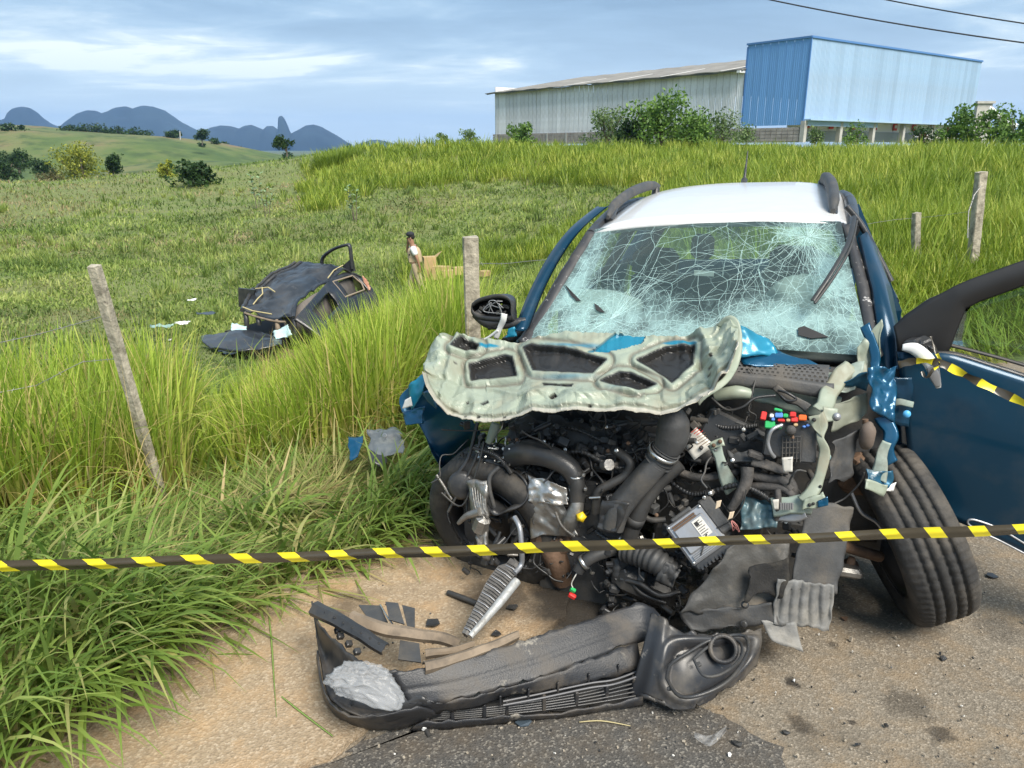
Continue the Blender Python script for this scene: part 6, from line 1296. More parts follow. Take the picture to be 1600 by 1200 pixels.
sheet('pillar_foot_metal', ((L(1338, 545, -.05), L(1380, 500, -.02)), (L(1338, 600, -.08), L(1372, 585, -.05))), M_primer, amp=.022, edge=.012, nu=16, nv=14, seed=31)
ribbon('pillar_foot_metal', [(1352, 510, -.03), (1366, 548, -.06), (1370, 585, -.09)], (.03, .035, .03), M_blue, amp=.014, seed=32)
sheet('scuttle_corner', ((L(1296, 585, -.09), L(1352, 566, -.05)), (L(1290, 618, -.15), L(1336, 614, -.12))), M_primer2, amp=.02, edge=.012, nu=14, nv=10, seed=33)
# left wing torn away over the verge
lw = [(682, 575, -.08), (660, 584, -.06), (640, 602, -.05), (624, 622, -.06), (628, 645, -.08)]
G = []
for i, p in enumerate(crv([L(*q) for q in lw], 6)):
    G.append([p+Vector((k*.035+.0, .03*math.sin(k*1.1)+k*.01, -.022*k-.006*k*k+.010*mnoise.noise(p*9+Vector((k,0,0))))) for k in range(7)])
b = MB(); b.grid(G); wl = b.build('torn_left_wing', M_blue, car, solid=.004)
sheet('torn_wing_inside', ((L(640, 604, -.09), L(668, 582, -.09)), (L(644, 642, -.10), L(664, 612, -.11))), M_teal, wl, amp=.016, edge=.01, nu=12, nv=10, seed=41); sheet('wing_tab', ((L(634, 626, -.13), L(642, 620, -.13)), (L(629, 639, -.13), L(645, 634, -.13))), M_wht, wl, amp=.005, edge=.003, nu=6, nv=6)
sheet('torn_wing_inside', ((L(630, 645, -.09), L(664, 634, -.10)), (L(636, 668, -.12), L(660, 665, -.12))), M_blue, wl, amp=.022, edge=.016, nu=12, nv=10, seed=42); sheet('wing_flap', ((L(662, 612, -.13), L(680, 608, -.16)), (L(668, 628, -.14), L(682, 640, -.18))), mat('blue_metallic_paint', (0,0,0)), wl, amp=.006, nu=6, nv=6)
# chrome-white strut and stubs at the cowl corner
ribbon('hinge_strut', [(775, 529, .02), (781, 512, .01), (786, 500, .0), (788, 490, .0)], (.018, .02, .024, .026), M_wht, amp=.004); hose('hinge_strut', [(752, 533, .03), (764, 527, .02), (778, 516, .01)], .007, M_wht, 7); sheet('hinge_remnant', ((L(795, 514, .02), L(804, 512, .02)), (L(790, 528, .02), L(808, 528, .02))), M_teal, amp=.012, edge=.01, nu=7, nv=7)
# wheels ----------------------------------------------------------------
def make_wheel(name_grp=None):
    root = empty('wheel', (0, 0, 0)); root.parent = car; Rr, W2 = .325, .108
    prof = [(.205, -.085), (.235, -.104), (.275, -.108), (.302, -.103), (.316, -.090), (.3215, -.072)]
    gx_ = [-.052, -.018, .018, .052]; outp = []
    for c in gx_: outp += [(.3250, c-.0065), (.3165, c-.0045), (.3165, c+.0045), (.3250, c+.0065)]
    prof = prof+outp+[(.3215, .072), (.316, .090), (.302, .103), (.275, .108), (.235, .104), (.205, .085)]
    NS = 216; b = MB()
    def fn(t_, r, h):
        if r > .31:
            k = int(round(t_/(2*math.pi)*NS)); a = abs(h)
            if a > .06 and k % 3 == 0: return r-.006
            if .02 < a < .05 and (k+int(a*160)) % 4 == 0: return r-.0045
            if a < .016 and (k+int(h*300)) % 6 == 0: return r-.003
        return r
    b.lathe((0, 0, 0), (1, 0, 0), prof, NS, fn=fn); b.build('tyre', M_tyre, root)
    b = MB(); b.lathe((0, 0, 0), (1, 0, 0), [(.208, -.095), (.215, -.09), (.205, -.082), (.195, -.06), (.19, 0), (.195, .06), (.205, .085), (.214, .09), (.206, .096), (.19, .075), (.165, .06)], 48)
    rim = b.build('rim', M_rimal, root)
    b = MB()
    for k in range(5): a = k*2*math.pi/5; b.tube([(.07, math.cos(a)*.04, math.sin(a)*.04), (.075, math.cos(a)*.12, math.sin(a)*.12), (.062, math.cos(a)*.2, math.sin(a)*.2)], [.03, .026, .034], 6, sq=(1, .5, .7))
    b.lathe((0, 0, 0), (1, 0, 0), [(0, .085), (.05, .083), (.06, .06), (.055, -.02), (.12, -.03), (.12, -.045), (.04, -.06), (0, -.06)], 24); b.build('hub', M_rimal, rim); return root
wheel = make_wheel()
WC = L(1452, 835, -.06); WC.z = max(WC.z, .30)
wheel.location = (.866, .02, .362); wheel.rotation_euler = (0, R(-24), R(16)); wheel.scale = (1.1, 1.12, 1.12)
w_ = copy_tree(wheel, car); w_.name = 'wheel'; w_.location = L(782, 806, -.24); w_.rotation_euler = (0, R(-12), R(78)); w_.scale = (1, 1, 1)
w_ = copy_tree(wheel, car); w_.scale = (1, 1, 1); w_.location = (.76, 2.45, .36); w_.rotation_euler = (0, 0, 0)
w_ = copy_tree(wheel, car); w_.scale = (1, 1, 1); w_.location = (-.76, 2.45, .27); w_.rotation_euler = (0, 0, math.pi)
hose('suspension_arm', [(1310, 850, -.2), (1340, 860, -.12), (1375, 870, -.05)], .022, M_rust, 8); hose('brake_hose', [(1330, 770, -.18), (1345, 800, -.18), (1368, 815, -.16), (1380, 830, -.15)], .007, M_greyal, 7); b = MB(); b.lathe(L(1330, 878, -.15), (0, -.4, 1), [(0, .02), (.014, .018), (.016, -.01), (.03, -.014), (.03, -.03)], 14); b.build('ball_joint', M_rust, car); lump('subframe_ear', 1325, 892, -.18, (.10, .06, .04), M_alu, (0, 5, 10), .012)
lump('brake_caliper', 1340, 740, -.02, (.10, .10, .16), M_rust, (0, 20, 0), .02)
# front door on the road side, swung fully open --------------------------
dr = empty('open_front_door', (0, 0, 0)); dr.parent = car
dw = .03
def D(px, py, o=0.0): return L(px, py, dw)+Vector((0, o, 0))
def dgrid(top, bot, n, m_, curve, name, mm, parent=dr, solid=.02, o=0.0):
    tx_, ty_ = zip(*top); bx2, by2 = zip(*bot); G = []
    for i in range(m_+1):
        v = i/m_; row = []
        for j in range(n+1):
            s = j/n; a = np.array([np.interp(s, np.linspace(0, 1, len(tx_)), tx_), np.interp(s, np.linspace(0, 1, len(ty_)), ty_)]); c = np.array([np.interp(s, np.linspace(0, 1, len(bx2)), bx2), np.interp(s, np.linspace(0, 1, len(by2)), by2)])
            p = a*(1-v)+c*v; row.append(D(p[0], p[1], o+curve(s, v)))
        G.append(row)
    b = MB(); b.grid(G); return b.build(name, mm, parent, solid=solid)
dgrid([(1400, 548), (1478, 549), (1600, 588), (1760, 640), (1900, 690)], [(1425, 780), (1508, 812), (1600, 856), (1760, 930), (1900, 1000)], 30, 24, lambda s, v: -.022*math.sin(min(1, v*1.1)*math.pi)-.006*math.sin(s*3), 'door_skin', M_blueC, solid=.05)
dgrid([(1398, 510), (1414, 492), (1450, 467), (1490, 450), (1520, 438), (1600, 410), (1740, 364), (1900, 330)], [(1402, 556), (1440, 552), (1477, 548), (1500, 478), (1522, 466), (1600, 437), (1740, 392), (1890, 358)], 48, 10, lambda s, v: -.010*math.sin(v*3.1), 'window_frame', mat('satin_black_frame', (.013, .013, .014), .5, var=.15, vscale=12), solid=.03)
def dbar(pts, wid, name, m_=M_blk, o=-.005): 
    b = MB(); b.tube(crv([D(x, y, o) for x, y in pts], 6), wid, 8, sq=(1, .5, .6)); return b.build(name, m_, dr)
dbar([(1400, 552), (1478, 549), (1540, 566), (1600, 585), (1760, 637), (1900, 688)], .018, 'belt_trim', o=-.03); dbar([(1478, 537), (1540, 553), (1600, 570), (1760, 620), (1900, 668)], .012, 'window_seal', M_rub)
dgrid([(1500, 478), (1560, 445), (1610, 425), (1760, 385), (1880, 365)], [(1482, 542), (1560, 556), (1610, 572), (1760, 620), (1880, 665)], 6, 4, lambda s, v: 0, 'door_glass', M_glassd, solid=.004)
dbar([(1420, 780), (1508, 812), (1600, 858), (1760, 930), (1900, 1000)], .018, 'door_bottom_seal', M_rub, o=-.01)
b = MB(); b.tube(crv([D(x, y, -.05) for x, y in ((1600, 842), (1560, 818), (1530, 806), (1512, 802), (1508, 808), (1522, 818), (1560, 836), (1610, 862))], 6), .010, 8, sq=(1, .5, 1)); b.build('pale_sill_trim', M_greyal, dr)
# broken door mirror
mr = MB()
for (px, py, s_) in ((1424, 530, .045), (1438, 528, .04), (1432, 540, .035), (1446, 536, .03)): mr.box(D(px, py, -.07), (s_, .05, s_*.8), Euler((.3, .2, px)).to_matrix(), bev=.006)
for k in range(6): mr.tube(crv([D(1420+k*4, 525+k, -.08), D(1424+k*4, 540, -.11), D(1430+k*3, 552, -.1)], 4), .003, 5)
mo = mr.build('broken_mirror_base', M_blk, dr)
ribbon('mirror_shell', [(1410, 543, -.10), (1430, 546, -.11), (1447, 560, -.12), (1459, 580, -.12), (1467, 606, -.11)], (.018, .040, .042, .036, .012), M_wht, amp=.003, parent=mo, prof=((-.5, .06), (-.25, .01), (0, 0), (.25, .01), (.5, .05)))
ribbon('mirror_shell_end', [(1454, 572, -.124), (1460, 586, -.124), (1466, 604, -.115)], (.028, .034, .012), M_greyal, amp=.002, parent=mo)
# dark hinge pillar between wing and door
b = MB(); b.grid([[L(1340, 372, .52), L(1348, 366, .60), L(1356, 372, .66)], [L(1361, 455, .26), L(1374, 450, .32), L(1386, 455, .36)], [L(1372, 530, .06), L(1392, 532, .06), L(1400, 530, .10)], [L(1378, 660, .02), L(1400, 670, .02), L(1410, 680, .04)], [L(1380, 800, .02), L(1402, 810, .02), L(1412, 810, .04)]]); b.build('hinge_pillar', M_blueC, car, solid=.02)
hose('door_seal', [(1322, 322, .62), (1345, 350, .62), (1372, 400, .60), (1392, 440, .58)], .014, M_blk, 7)
# front door on the verge side, ajar --------------------------------------
dl = empty('ajar_front_door', (0, 0, 0)); dl.parent = car
P = crv([L(812, 516, .02), L(836, 456, .20), L(866, 400, .40), L(900, 356, .62), L(940, 323, .92)], 7); G = []
for i, p in enumerate(P): G.append([p+Vector((a*.055, c, 0)) for a, c in ((-.5, .04), (-.5, .0), (-.1, -.012), (.35, -.005), (.5, .02), (.5, .05))])
b = MB(); b.grid(G); b.build('window_frame', M_blueC, dl, solid=.004)
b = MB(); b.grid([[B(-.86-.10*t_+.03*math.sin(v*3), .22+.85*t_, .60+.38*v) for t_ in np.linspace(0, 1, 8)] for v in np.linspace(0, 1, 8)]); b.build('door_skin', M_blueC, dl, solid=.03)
# left mirror, glass missing ------------------------------------------------
ml = MB(); out = crv([L(*p) for p in ((737, 474, .02), (748, 466, .02), (770, 460, .02), (786, 460, .02), (797, 468, .02), (798, 484, .02), (797, 494, .02), (770, 495, .02), (748, 492, .02), (738, 484, .02), (737, 474, .02))], 4)[:-1]
c0 = sum(out, Vector())/len(out); rows = []
for f, d in ((1.0, 0), (1.06, .004), (1.10, .02), (1.08, .05), (.92, .09), (.6, .115), (.05, .12)): rows.append([c0+(p-c0)*f+Vector((0, d, -.012*d/.1-.018*(f > 1))) for p in out+[out[0]]])
ml.grid(rows); mlo = ml.build('left_mirror_housing', M_blk, car, solid=.004)
hose('mirror_arm', [(765, 508, .06), (795, 506, .06), (822, 500, .08)], (.030, .030, .022), M_blk, 8, parent=mlo, sq=(1, .7, .6))
hose('mirror_arm', [(742, 490, .05), (765, 504, .05), (800, 498, .06)], (.02, .03, .025), M_blk, 8, parent=mlo); s = MB(); rg = random.Random(3)
for k in range(10): s.box(L(rg.uniform(748, 792), rg.uniform(469, 490), .05), (rg.uniform(.012, .035), .02, rg.uniform(.008, .02)), Euler((0, rg.uniform(-1, 1), 0)).to_matrix(), bev=.002)
s.build('mirror_inner_frame', M_blk2, mlo)
for k in range(5): hose('mirror_wire', [(rg.uniform(752, 790), rg.uniform(470, 490), .02), (rg.uniform(752, 790), rg.uniform(470, 490), .01), (rg.uniform(752, 790), rg.uniform(470, 490), .015), (rg.uniform(752, 790), rg.uniform(474, 494), .02)], .0018, M_greyal, 5, parent=mlo)
# ------------------------------------------------------------------ torn-off front bumper lying before the car
def Gz(px, py, z): return Vector(pz(px, py, z))
M_bump = mat('scuffed_bumper_plastic', (.023, .024, .027), .42, var=.2, vscale=5, dirt=(.17, .14, .105), dscale=4.5, damt=.55, wear=(.30, .27, .22), wscale=9, wamt=.6, bump=.2, bscale=200)
M_bumpin = mat('dull_black_plastic', (0,0,0))
M_strip = mat('muddy_tan_plastic', (.22, .17, .12), .7, var=.25, vscale=9, dirt=(.07, .06, .05), dscale=10, damt=.7)
bp = empty('front_bumper', tuple(Gz(820, 1060, .0)), label='torn-off black front bumper lying on the road edge before the engine', cat='bumper')
BO = bp.location.copy(); BX = Matrix.Translation(-BO)
def NB(): m = MB(); m.xf = BX; return m
def lerpc(c, n):
    P = crv([Vector((*p, 0)) for p in c], 8); L_ = [0]
    for a, d in zip(P[:-1], P[1:]): L_.append(L_[-1]+(d-a).length)
    t_ = np.linspace(0, L_[-1], n); return [(float(np.interp(q, L_, [p.x for p in P])), float(np.interp(q, L_, [p.y for p in P]))) for q in t_]
def face(top, bot, zt, zb, n, m_, bulge, name, mm, solid=.006, noise_=.004, parent=None, fn=None):
    T_, B_ = lerpc(top, n+1), lerpc(bot, n+1); G = []
    for i in range(m_+1):
        v = i/m_; row = []
        for j in range(n+1):
            s = j/n; p = Gz(*T_[j], zt(s))*(1-v)+Gz(*B_[j], zb(s))*v
            o = bulge*math.sin(math.pi*v)+(fn(s, v) if fn else 0); p = p+Vector((0, -.55, .8))*o; p += Vector((mnoise.noise(p*7), mnoise.noise(p*7+Vector((5,0,0))), mnoise.noise(p*7+Vector((0,9,0)))))*noise_
            if v < .02 or v > .98: p += Vector((0, .0, .012*crease(p, 14, 4)-.004*abs(mnoise.noise(p*60))))
            row.append(p)
        G.append(row)
    b = NB(); b.grid(G); return b.build(name, mm, parent or bp, solid=solid)
face([(612, 1052), (700, 1036), (800, 1007), (900, 975), (1000, 944), (1036, 966)], [(640, 1098), (720, 1092), (820, 1066), (920, 1032), (995, 1002), (1022, 1000)], lambda s: .235, lambda s: .15, 44, 14, .004, 'bumper_face', M_bump, fn=lambda s, v: -.006*math.exp(-((v-.55)/.03)**2))
face([(640, 1098), (720, 1092), (820, 1066), (920, 1032), (995, 1004)], [(669, 1111), (750, 1102), (784, 1090), (835, 1081), (916, 1066), (1000, 1042)], lambda s: .15, lambda s: .095, 36, 6, .004, 'bumper_face', M_bump)
# left end, hollow side up
face([(489, 943), (500, 975), (525, 1000), (560, 1028), (590, 1044), (640, 1050)], [(488, 950), (498, 1020), (512, 1085), (548, 1118), (600, 1118), (655, 1100)], lambda s: .27-.05*s, lambda s: .16-.04*s, 26, 16, -.05, 'bumper_end', M_bump)
face([(498, 1020), (506, 1075), (530, 1108), (565, 1118), (610, 1112), (660, 1104)], [(500, 1045), (512, 1100), (552, 1132), (605, 1139), (655, 1130), (700, 1122)], lambda s: .17-.03*s, lambda s: .02, 26, 8, .02, 'lower_valance', M_bump)
face([(655, 1128), (764, 1121), (882, 1110), (1004, 1090)], [(640, 1139), (700, 1136), (830, 1123), (932, 1112), (1004, 1101)], lambda s: .05, lambda s: .012, 30, 3, .004, 'lower_valance', M_bump)
face([(560, 1075), (600, 1070), (640, 1078), (664, 1092)], [(548, 1118), (596, 1126), (640, 1118), (672, 1106)], lambda s: .17, lambda s: .10, 14, 8, .03, 'lamp_pocket', M_blk)
# lower grille: dark tray with slats and posts
face([(668, 1109), (760, 1096), (860, 1074), (930, 1058), (1000, 1036)], [(660, 1129), (764, 1122), (882, 1111), (1004, 1092)], lambda s: .055, lambda s: .015, 24, 3, 0, 'grille_tray', M_ink)
def gbar(pts, z, r, name, m_=M_bump, parent=None):
    b = NB(); b.tube(crv([Gz(px, py, z) for px, py in pts], 6), r, 6); return b.build(name, m_, parent or bp)
for k in range(5): gbar([(672, 1114+k*2.8), (760, 1106+k*3.2), (860, 1092+k*4.0), (930, 1078+k*5.0), (1001, 1058+k*7.0)], .075-k*.009, .0036, 'grille_slat', M_blk)
for k in range(2): gbar([(786, 1096+k*6), (850, 1083+k*7), (920, 1068+k*7), (960, 1062+k*7), (1001, 1047+k*8)], .095, .0035, 'grille_bar', mat('grey_grille_bar', (.12, .12, .125), .4))
for px, py in ((668, 1117), (707, 1114), (757, 1109), (792, 1104), (850, 1098), (901, 1090), (948, 1080), (990, 1068)): b = NB(); b.box(Gz(px, py, .065), (.012, .02, .055), bev=.003); b.build('grille_post', M_bump, bp)
for px, py in ((782, 1094), (826, 1083), (872, 1073), (920, 1060), (966, 1046)): b = NB(); b.box(Gz(px, py, .11), (.006, .012, .04), bev=.002); b.build('grille_post', M_bump, bp)
# right corner with the fog-lamp housing
face([(1018, 960), (1060, 985), (1110, 992), (1160, 990), (1188, 985)], [(985, 1085), (1020, 1098), (1072, 1108), (1130, 1080), (1180, 1040)], lambda s: .26-.08*s, lambda s: .03+.05*s, 64, 52, .035, 'bumper_corner', mat('glossy_bumper_corner', (.032, .033, .036), .34, var=.2, vscale=5, dirt=(.2, .17, .13), dscale=5, damt=.5, wear=(.35, .32, .28), wscale=14, wamt=.4),
     fn=lambda s, v: -.032/(1+math.exp(-(1-(abs((s-.57)/.34)**3+abs((v-.50)/.36)**3))*14))+.012*math.exp(-((abs((s-.57)/.40)**3+abs((v-.50)/.42)**3-1)/.18)**2)+.018*math.exp(-((s-.12)/.05)**2))
fo = lerpc([(1042, 1060), (1048, 1038), (1078, 1018), (1110, 1000), (1150, 992), (1168, 998), (1166, 1025), (1140, 1062), (1100, 1084), (1062, 1088), (1042, 1060)], 40)
b = NB(); b.tube([Gz(px, py, .185+.0004*(px-1040)) for px, py in fo], .006, 8); b.build('fog_lamp_surround', M_blk, bp)
fo2 = lerpc([(1084, 1030), (1110, 1008), (1140, 998), (1158, 1006), (1156, 1030), (1130, 1052), (1100, 1056), (1084, 1030)], 30)
b = NB(); b.tube([Gz(px, py, .195) for px, py in fo2], .005, 8); b.build('fog_lamp_bezel', M_blk2, bp)
b = NB(); b.lathe(Gz(1130, 1014, .192), (-.15, -.75, .7), [(.048, .006), (.044, .010), (.036, .008), (.034, -.01), (.03, -.035), (0, -.04)], 26); b.build('fog_lamp_hole', M_ink, bp)
b = NB(); b.lathe(Gz(1130, 1014, .194), (-.15, -.75, .7), [(.050, -.004), (.050, .008), (.036, .010), (.036, .0)], 26); b.build('fog_lamp_ring', M_bump, bp)
for px, py in ((1062, 1026), (1046, 1076), (1092, 1038), (1160, 1022)): b = NB(); b.box(Gz(px, py, .18), (.016, .014, .012), Euler((.3, .2, px)).to_matrix(), bev=.003); b.build('clip', M_blk2, bp)
# brackets and broken strips inside the left end
def bstrip(pts, zs, wid, name, m_, hump=.01, noise_=.004):
    P = crv([Gz(px, py, z) for (px, py), z in zip(pts, zs)], 8); G = []
    for i, p in enumerate(P):
        d = (P[min(i+1, len(P)-1)]-P[max(i-1, 0)]).normalized(); a = d.cross(Vector((0, -.5, .86))).normalized(); up = a.cross(d)
        w_ = wid*(1-.25*i/len(P)); G.append([p+a*(k*w_)+up*h*hump*2+Vector((mnoise.noise(p*16+Vector((k*9,0,0))), 0, mnoise.noise(p*14)))*noise_ for k, h in ((-.5, -1), (-.42, 0), (-.1, .6), (.2, .3), (.45, 0), (.5, -1))])
    b = NB(); b.grid(G, smooth=False); return b.build(name, m_, bp, solid=.004)
br_ = bstrip([(490, 948), (520, 962), (560, 985), (602, 1012)], [.30, .30, .28, .25], .055, 'bracket_rail', M_blk)
for px, py in ((532, 994), (545, 1006), (558, 1018), (528, 985)): b = NB(); b.box(Gz(px, py, .235), (.022, .02, .02), Euler((.5, .3, .6)).to_matrix(), bev=.003); b.build('bracket_tab', M_blk, br_)
for k in range(7): b = NB(); b.lathe(Gz(508+k*14, 957+k*8, .305), (0, -.5, .86), [(0, .002), (.004, .002), (.004, -.002)], 8); b.build('bracket_hole', M_ink, br_)
bstrip([(548, 962), (590, 978), (640, 988), (690, 994), (716, 1003)], [.25, .24, .22, .19, .16], .05, 'impact_strip', M_strip); bstrip([(664, 1040), (700, 1030), (740, 1018), (775, 1005), (810, 990)], [.255, .25, .25, .25, .25], .038, 'upper_grille_strip', M_strip); bstrip([(665, 1020), (700, 1016), (740, 1006)], [.22, .22, .22], .03, 'upper_grille_strip', M_strip)
for pts, z in (([(560, 945), (594, 946), (606, 972), (578, 970)], .2), ([(602, 940), (622, 942), (632, 975), (608, 968)], .24), ([(628, 945), (648, 950), (648, 980), (636, 978)], .22), ([(625, 1000), (655, 1005), (658, 1035), (622, 1030)], .2)):
    b = NB(); b.prism([Gz(*p, z) for p in pts], (0, .003, -.006)); b.build('broken_plate', M_blk2, bp)
b = NB(); b.tube(crv([Gz(594, 945, .2), Gz(604, 962, .21), Gz(614, 976, .2)], 4), .003, 5); b.build('bent_pin', M_steel, bp)

# ------------------------------------------------------------------ crumpled plastic bag on the bumper
M_bag = bpy.data.materials.new('translucent_plastic'); M_bag.use_nodes = True; t = M_bag.node_tree; p = t.nodes['Principled BSDF']; p.inputs['Base Color'].default_value = (.58, .59, .60, 1); p.inputs['Roughness'].default_value = .25; p.inputs['Alpha'].default_value = .26; p.inputs['Specular IOR Level'].default_value = .5
def bag(c, r, seed, name, label, cat, m_=M_bag, flat=0, tail=None):
    b = MB(); c = Vector(c); rows = []
    for i in range(61):
        row = []
        for k in range(97):
            ph, t_ = math.pi*i/60, 2*math.pi*k/96; d = Vector((math.sin(ph)*math.cos(t_), math.sin(ph)*math.sin(t_), math.cos(ph)))
            f = .92+.26*ridged(d, 1.1, seed)+.13*crease(d, 1.5, seed+1)+.06*crease(d, 2.6, seed+2)+.025*crease(d, 5, seed+3)
            q = Vector((d.x*r[0], d.y*r[1], max(d.z, -.55)*r[2]))*f
            if tail: q += Vector(tail)*max(0, d.dot(Vector(tail).normalized()))**3
            row.append(c+q)
        rows.append(row)
    b.grid(rows); return b.build(name, m_, label=label, cat=cat)
bag(Gz(560, 1062, .25), (.088, .05, .045), 6, 'plastic_bag', 'crumpled translucent plastic bag resting on the bumper end', 'plastic bag', tail=(.06, -.04, -.03))

# ------------------------------------------------------------------ cooler core leaning out of the engine
cr_ = empty('torn_cooler_core', tuple(Gz(724, 1002, .03)), label='narrow torn cooler core with pale side tube, leaning from engine to bumper', cat='cooler core')
CX = Matrix.Translation(-cr_.location)
a_, c_ = Gz(728, 994, .14), Vector(pY(812, 884, 2.62)); ax_ = (c_-a_); 
def NC(): m = MB(); m.xf = CX; return m
M_fin = mat('clogged_fins', (.11, .105, .10), .7, .4, var=.35, vscale=30, dirt=(.28, .27, .25), dscale=12, damt=.6)
side = ax_.cross(Vector((0, -1, .5))).normalized(); up_ = side.cross(ax_).normalized()
b = NC(); P = []
for i in range(13):
    t_ = i/12; p = a_+ax_*t_; w_ = .012+.028*min(1, t_*1.6)*(1 if t_ < .85 else .6); P.append([p-side*w_*1.6, p-side*w_*.7+up_*.012, p+side*.006+up_*.012])
b.grid(P, smooth=False); b.build('fin_core', M_fin, cr_, solid=.022)
for i in range(26):
    t_ = .05+.035*i; p = a_+ax_*t_; w_ = .012+.028*min(1, t_*1.6)*(1 if t_ < .85 else .6); b = NC(); b.tube([p-side*w_*1.55+up_*.004, p-side*w_*.6+up_*.018, p+side*.004+up_*.018], .0022, 4); b.build('cooling_fin', M_fin if i % 3 else M_greyal, cr_)
b = NC(); b.tube([a_+side*.012+up_*.02, a_+ax_*.5+side*.022+up_*.026, a_+ax_*.80+side*.024+up_*.024], [.011, .017, .018], 12); b.build('side_tube', mat('pale_tube', (.48, .49, .48), .45, .3, var=.15, dirt=(.15, .13, .11), dscale=14, damt=.8), cr_)
b = NC(); b.tube(crv([a_+ax_*.86+up_*.02, a_+ax_*1.0+up_*.02, Vector(pY(815, 858, 2.6)), Vector(pY(812, 825, 2.62)), Vector(pY(804, 808, 2.66))], 6), [.010]*25, 8); b.build('bent_pipe', M_greyal, cr_)

# ------------------------------------------------------------------ barrier tapes
M_tapey = mat('tape_yellow', (.82, .70, .03), .35, var=.05); M_tapek = mat('tape_black', (.06, .052, .038), .2, var=.15, vscale=9)
def tape(p0, p1, width, n_st, label, sag=.0, fold=.010):
    p0, p1 = Vector(p0), Vector(p1); ax_ = p1-p0; L_ = ax_.length; d = ax_.normalized(); upv = Vector((0, -.25, 1)); upv = (upv-d*upv.dot(d)).normalized(); nn = d.cross(upv)
    if nn.y > 0: nn = -nn
    prof = [(0, 0), (.30, .35), (.36, .55), (.62, 1.0), (.68, .62), (1.0, .25)]
    b = MB(); per = L_/n_st; sh = width*.85
    for k in range(-1, n_st+1):
        for (f0, f1, mi) in ((0, .62, 0), (.62, 1, 1)):
            x0, x1 = (k+f0)*per, (k+f1)*per; rows = []
            for i in range(5):
                row = []
                for (v, h) in prof:
                    x = x0+(x1-x0)*i/4-sh*(v-.5)*1.0
                    t_ = x/L_; tw = .25*math.sin(t_*9)+.1*math.sin(t_*31)
                    row.append(p0+d*x+upv*((v-.5)*width*(1-.12*abs(math.sin(t_*7))))+nn*((h*fold)*(.5+.5*math.cos(tw*6)))+Vector((0, 0, -4*sag*t_*(1-t_)+.0015*math.sin(t_*40))))
                rows.append(row)
            b.grid(rows, mi=1-mi if False else mi, smooth=True)
    return b.build('barrier_tape', [M_tapek, M_tapey], label=label, cat='barrier tape')
tape(Vector(pY(-60, 887, 2.0)), Vector(pY(1680, 823, 2.18)), .047, 24, 'taut yellow and black barrier tape stretched low across the wrecked blue car', .004)
def twisted_tape(pts, width, label, seglen=.05, turns=4):
    P = crv(pts, 14); b = MB(); acc = 0; rows = []; ms = []
    for i, p in enumerate(P):
        d = (P[min(i+1, len(P)-1)]-P[max(i-1, 0)]).normalized(); a = d.cross(Vector((0, 1, .2))).normalized(); n2 = a.cross(d); th = .5*math.sin(i*turns*.06)+.35*mnoise.noise(Vector((i*.13, 0, 0)))
        w_ = width*(.5+.5*abs(math.cos(th*1.8))); v = a*math.cos(th)+n2*math.sin(th); rows.append([p-v*w_/2, p+n2*.004, p+v*w_/2])
        if i: acc += (p-P[i-1]).length
        ms.append(int(acc/seglen) % 2)
    b.grid(rows, mfn=lambda i, j: ms[i]); return b.build('barrier_tape', [M_tapek, M_tapey], label=label, cat='barrier tape')
twisted_tape([Vector(pY(1404, 570, 2.62)), Vector(pY(1432, 564, 2.60)), Vector(pY(1468, 567, 2.58)), Vector(pY(1500, 582, 2.56)), Vector(pY(1540, 602, 2.54)), Vector(pY(1600, 630, 2.48)), Vector(pY(1680, 672, 2.38))], .030, 'twisted yellow and black tape tied to the broken door mirror', .055)
twisted_tape([Vector(pY(1454, 525, 2.64)), Vector(pY(1462, 548, 2.60)), Vector(pY(1470, 568, 2.58)), Vector(pY(1458, 578, 2.57)), Vector(pY(1448, 590, 2.58)), Vector(pY(1440, 580, 2.6))], .012, 'narrow knotted loop of yellow tape around the broken door mirror', .07)

# ------------------------------------------------------------------ small debris
def shard(px, py, z, size, m_, label, name='plastic_shard', cat='debris', seed=0, h=.012, onz=None):
    rg = random.Random(seed); c = Gz(px, py, z); n = rg.randint(5, 7); O = []
    for k in range(n): a = 2*math.pi*k/n+rg.uniform(-.3, .3); O.append(c+Vector((math.cos(a)*size*rg.uniform(.5, 1), math.sin(a)*size*rg.uniform(.4, .9), rg.uniform(0, h*.6))))
    b = MB(); b.prism(O, (0, 0, h*.35)); return b.build(name, m_, label=label, cat=cat, group='bits broken off the cars')
shard(1228, 1146, .004, .016, M_blk, 'tiny black plastic chip on the road between clear film and tyre', seed=1); shard(1152, 1163, .006, .022, M_blk, 'black broken clip next to the clear plastic film', seed=2); shard(1140, 1181, .008, .010, M_wht, 'tiny white chip on the dark asphalt patch', seed=3)
shard(1473, 1030, .004, .018, M_blk, 'black flake alone on the road below the kicked-out tyre', seed=4); shard(1240, 1065, .004, .006, M_wht, 'tiny pale glass bead beside an oil spot', seed=5); shard(1550, 901, .004, .03, M_blk, 'flat dark piece lying past the kicked-out tyre', seed=6); shard(1320, 968, .004, .02, M_rust, 'reddish brown flake under the dusty liner flap', seed=7)
shard(675, 975, .03, .045, M_blk, 'black plate fragment on the concrete above the tan bumper strip', seed=8); shard(802, 950, .03, .03, M_blk, 'small black fragment in the shade between cooler core and engine', seed=9); shard(776, 992, .03, .025, M_blk, 'black sliver beside the foot of the cooler core', seed=10)
shard(818, 1131, .008, .03, mat('blue_grey_plastic', (.05, .07, .09), .5), 'blue-grey chip by the lower edge of the bumper', seed=11)
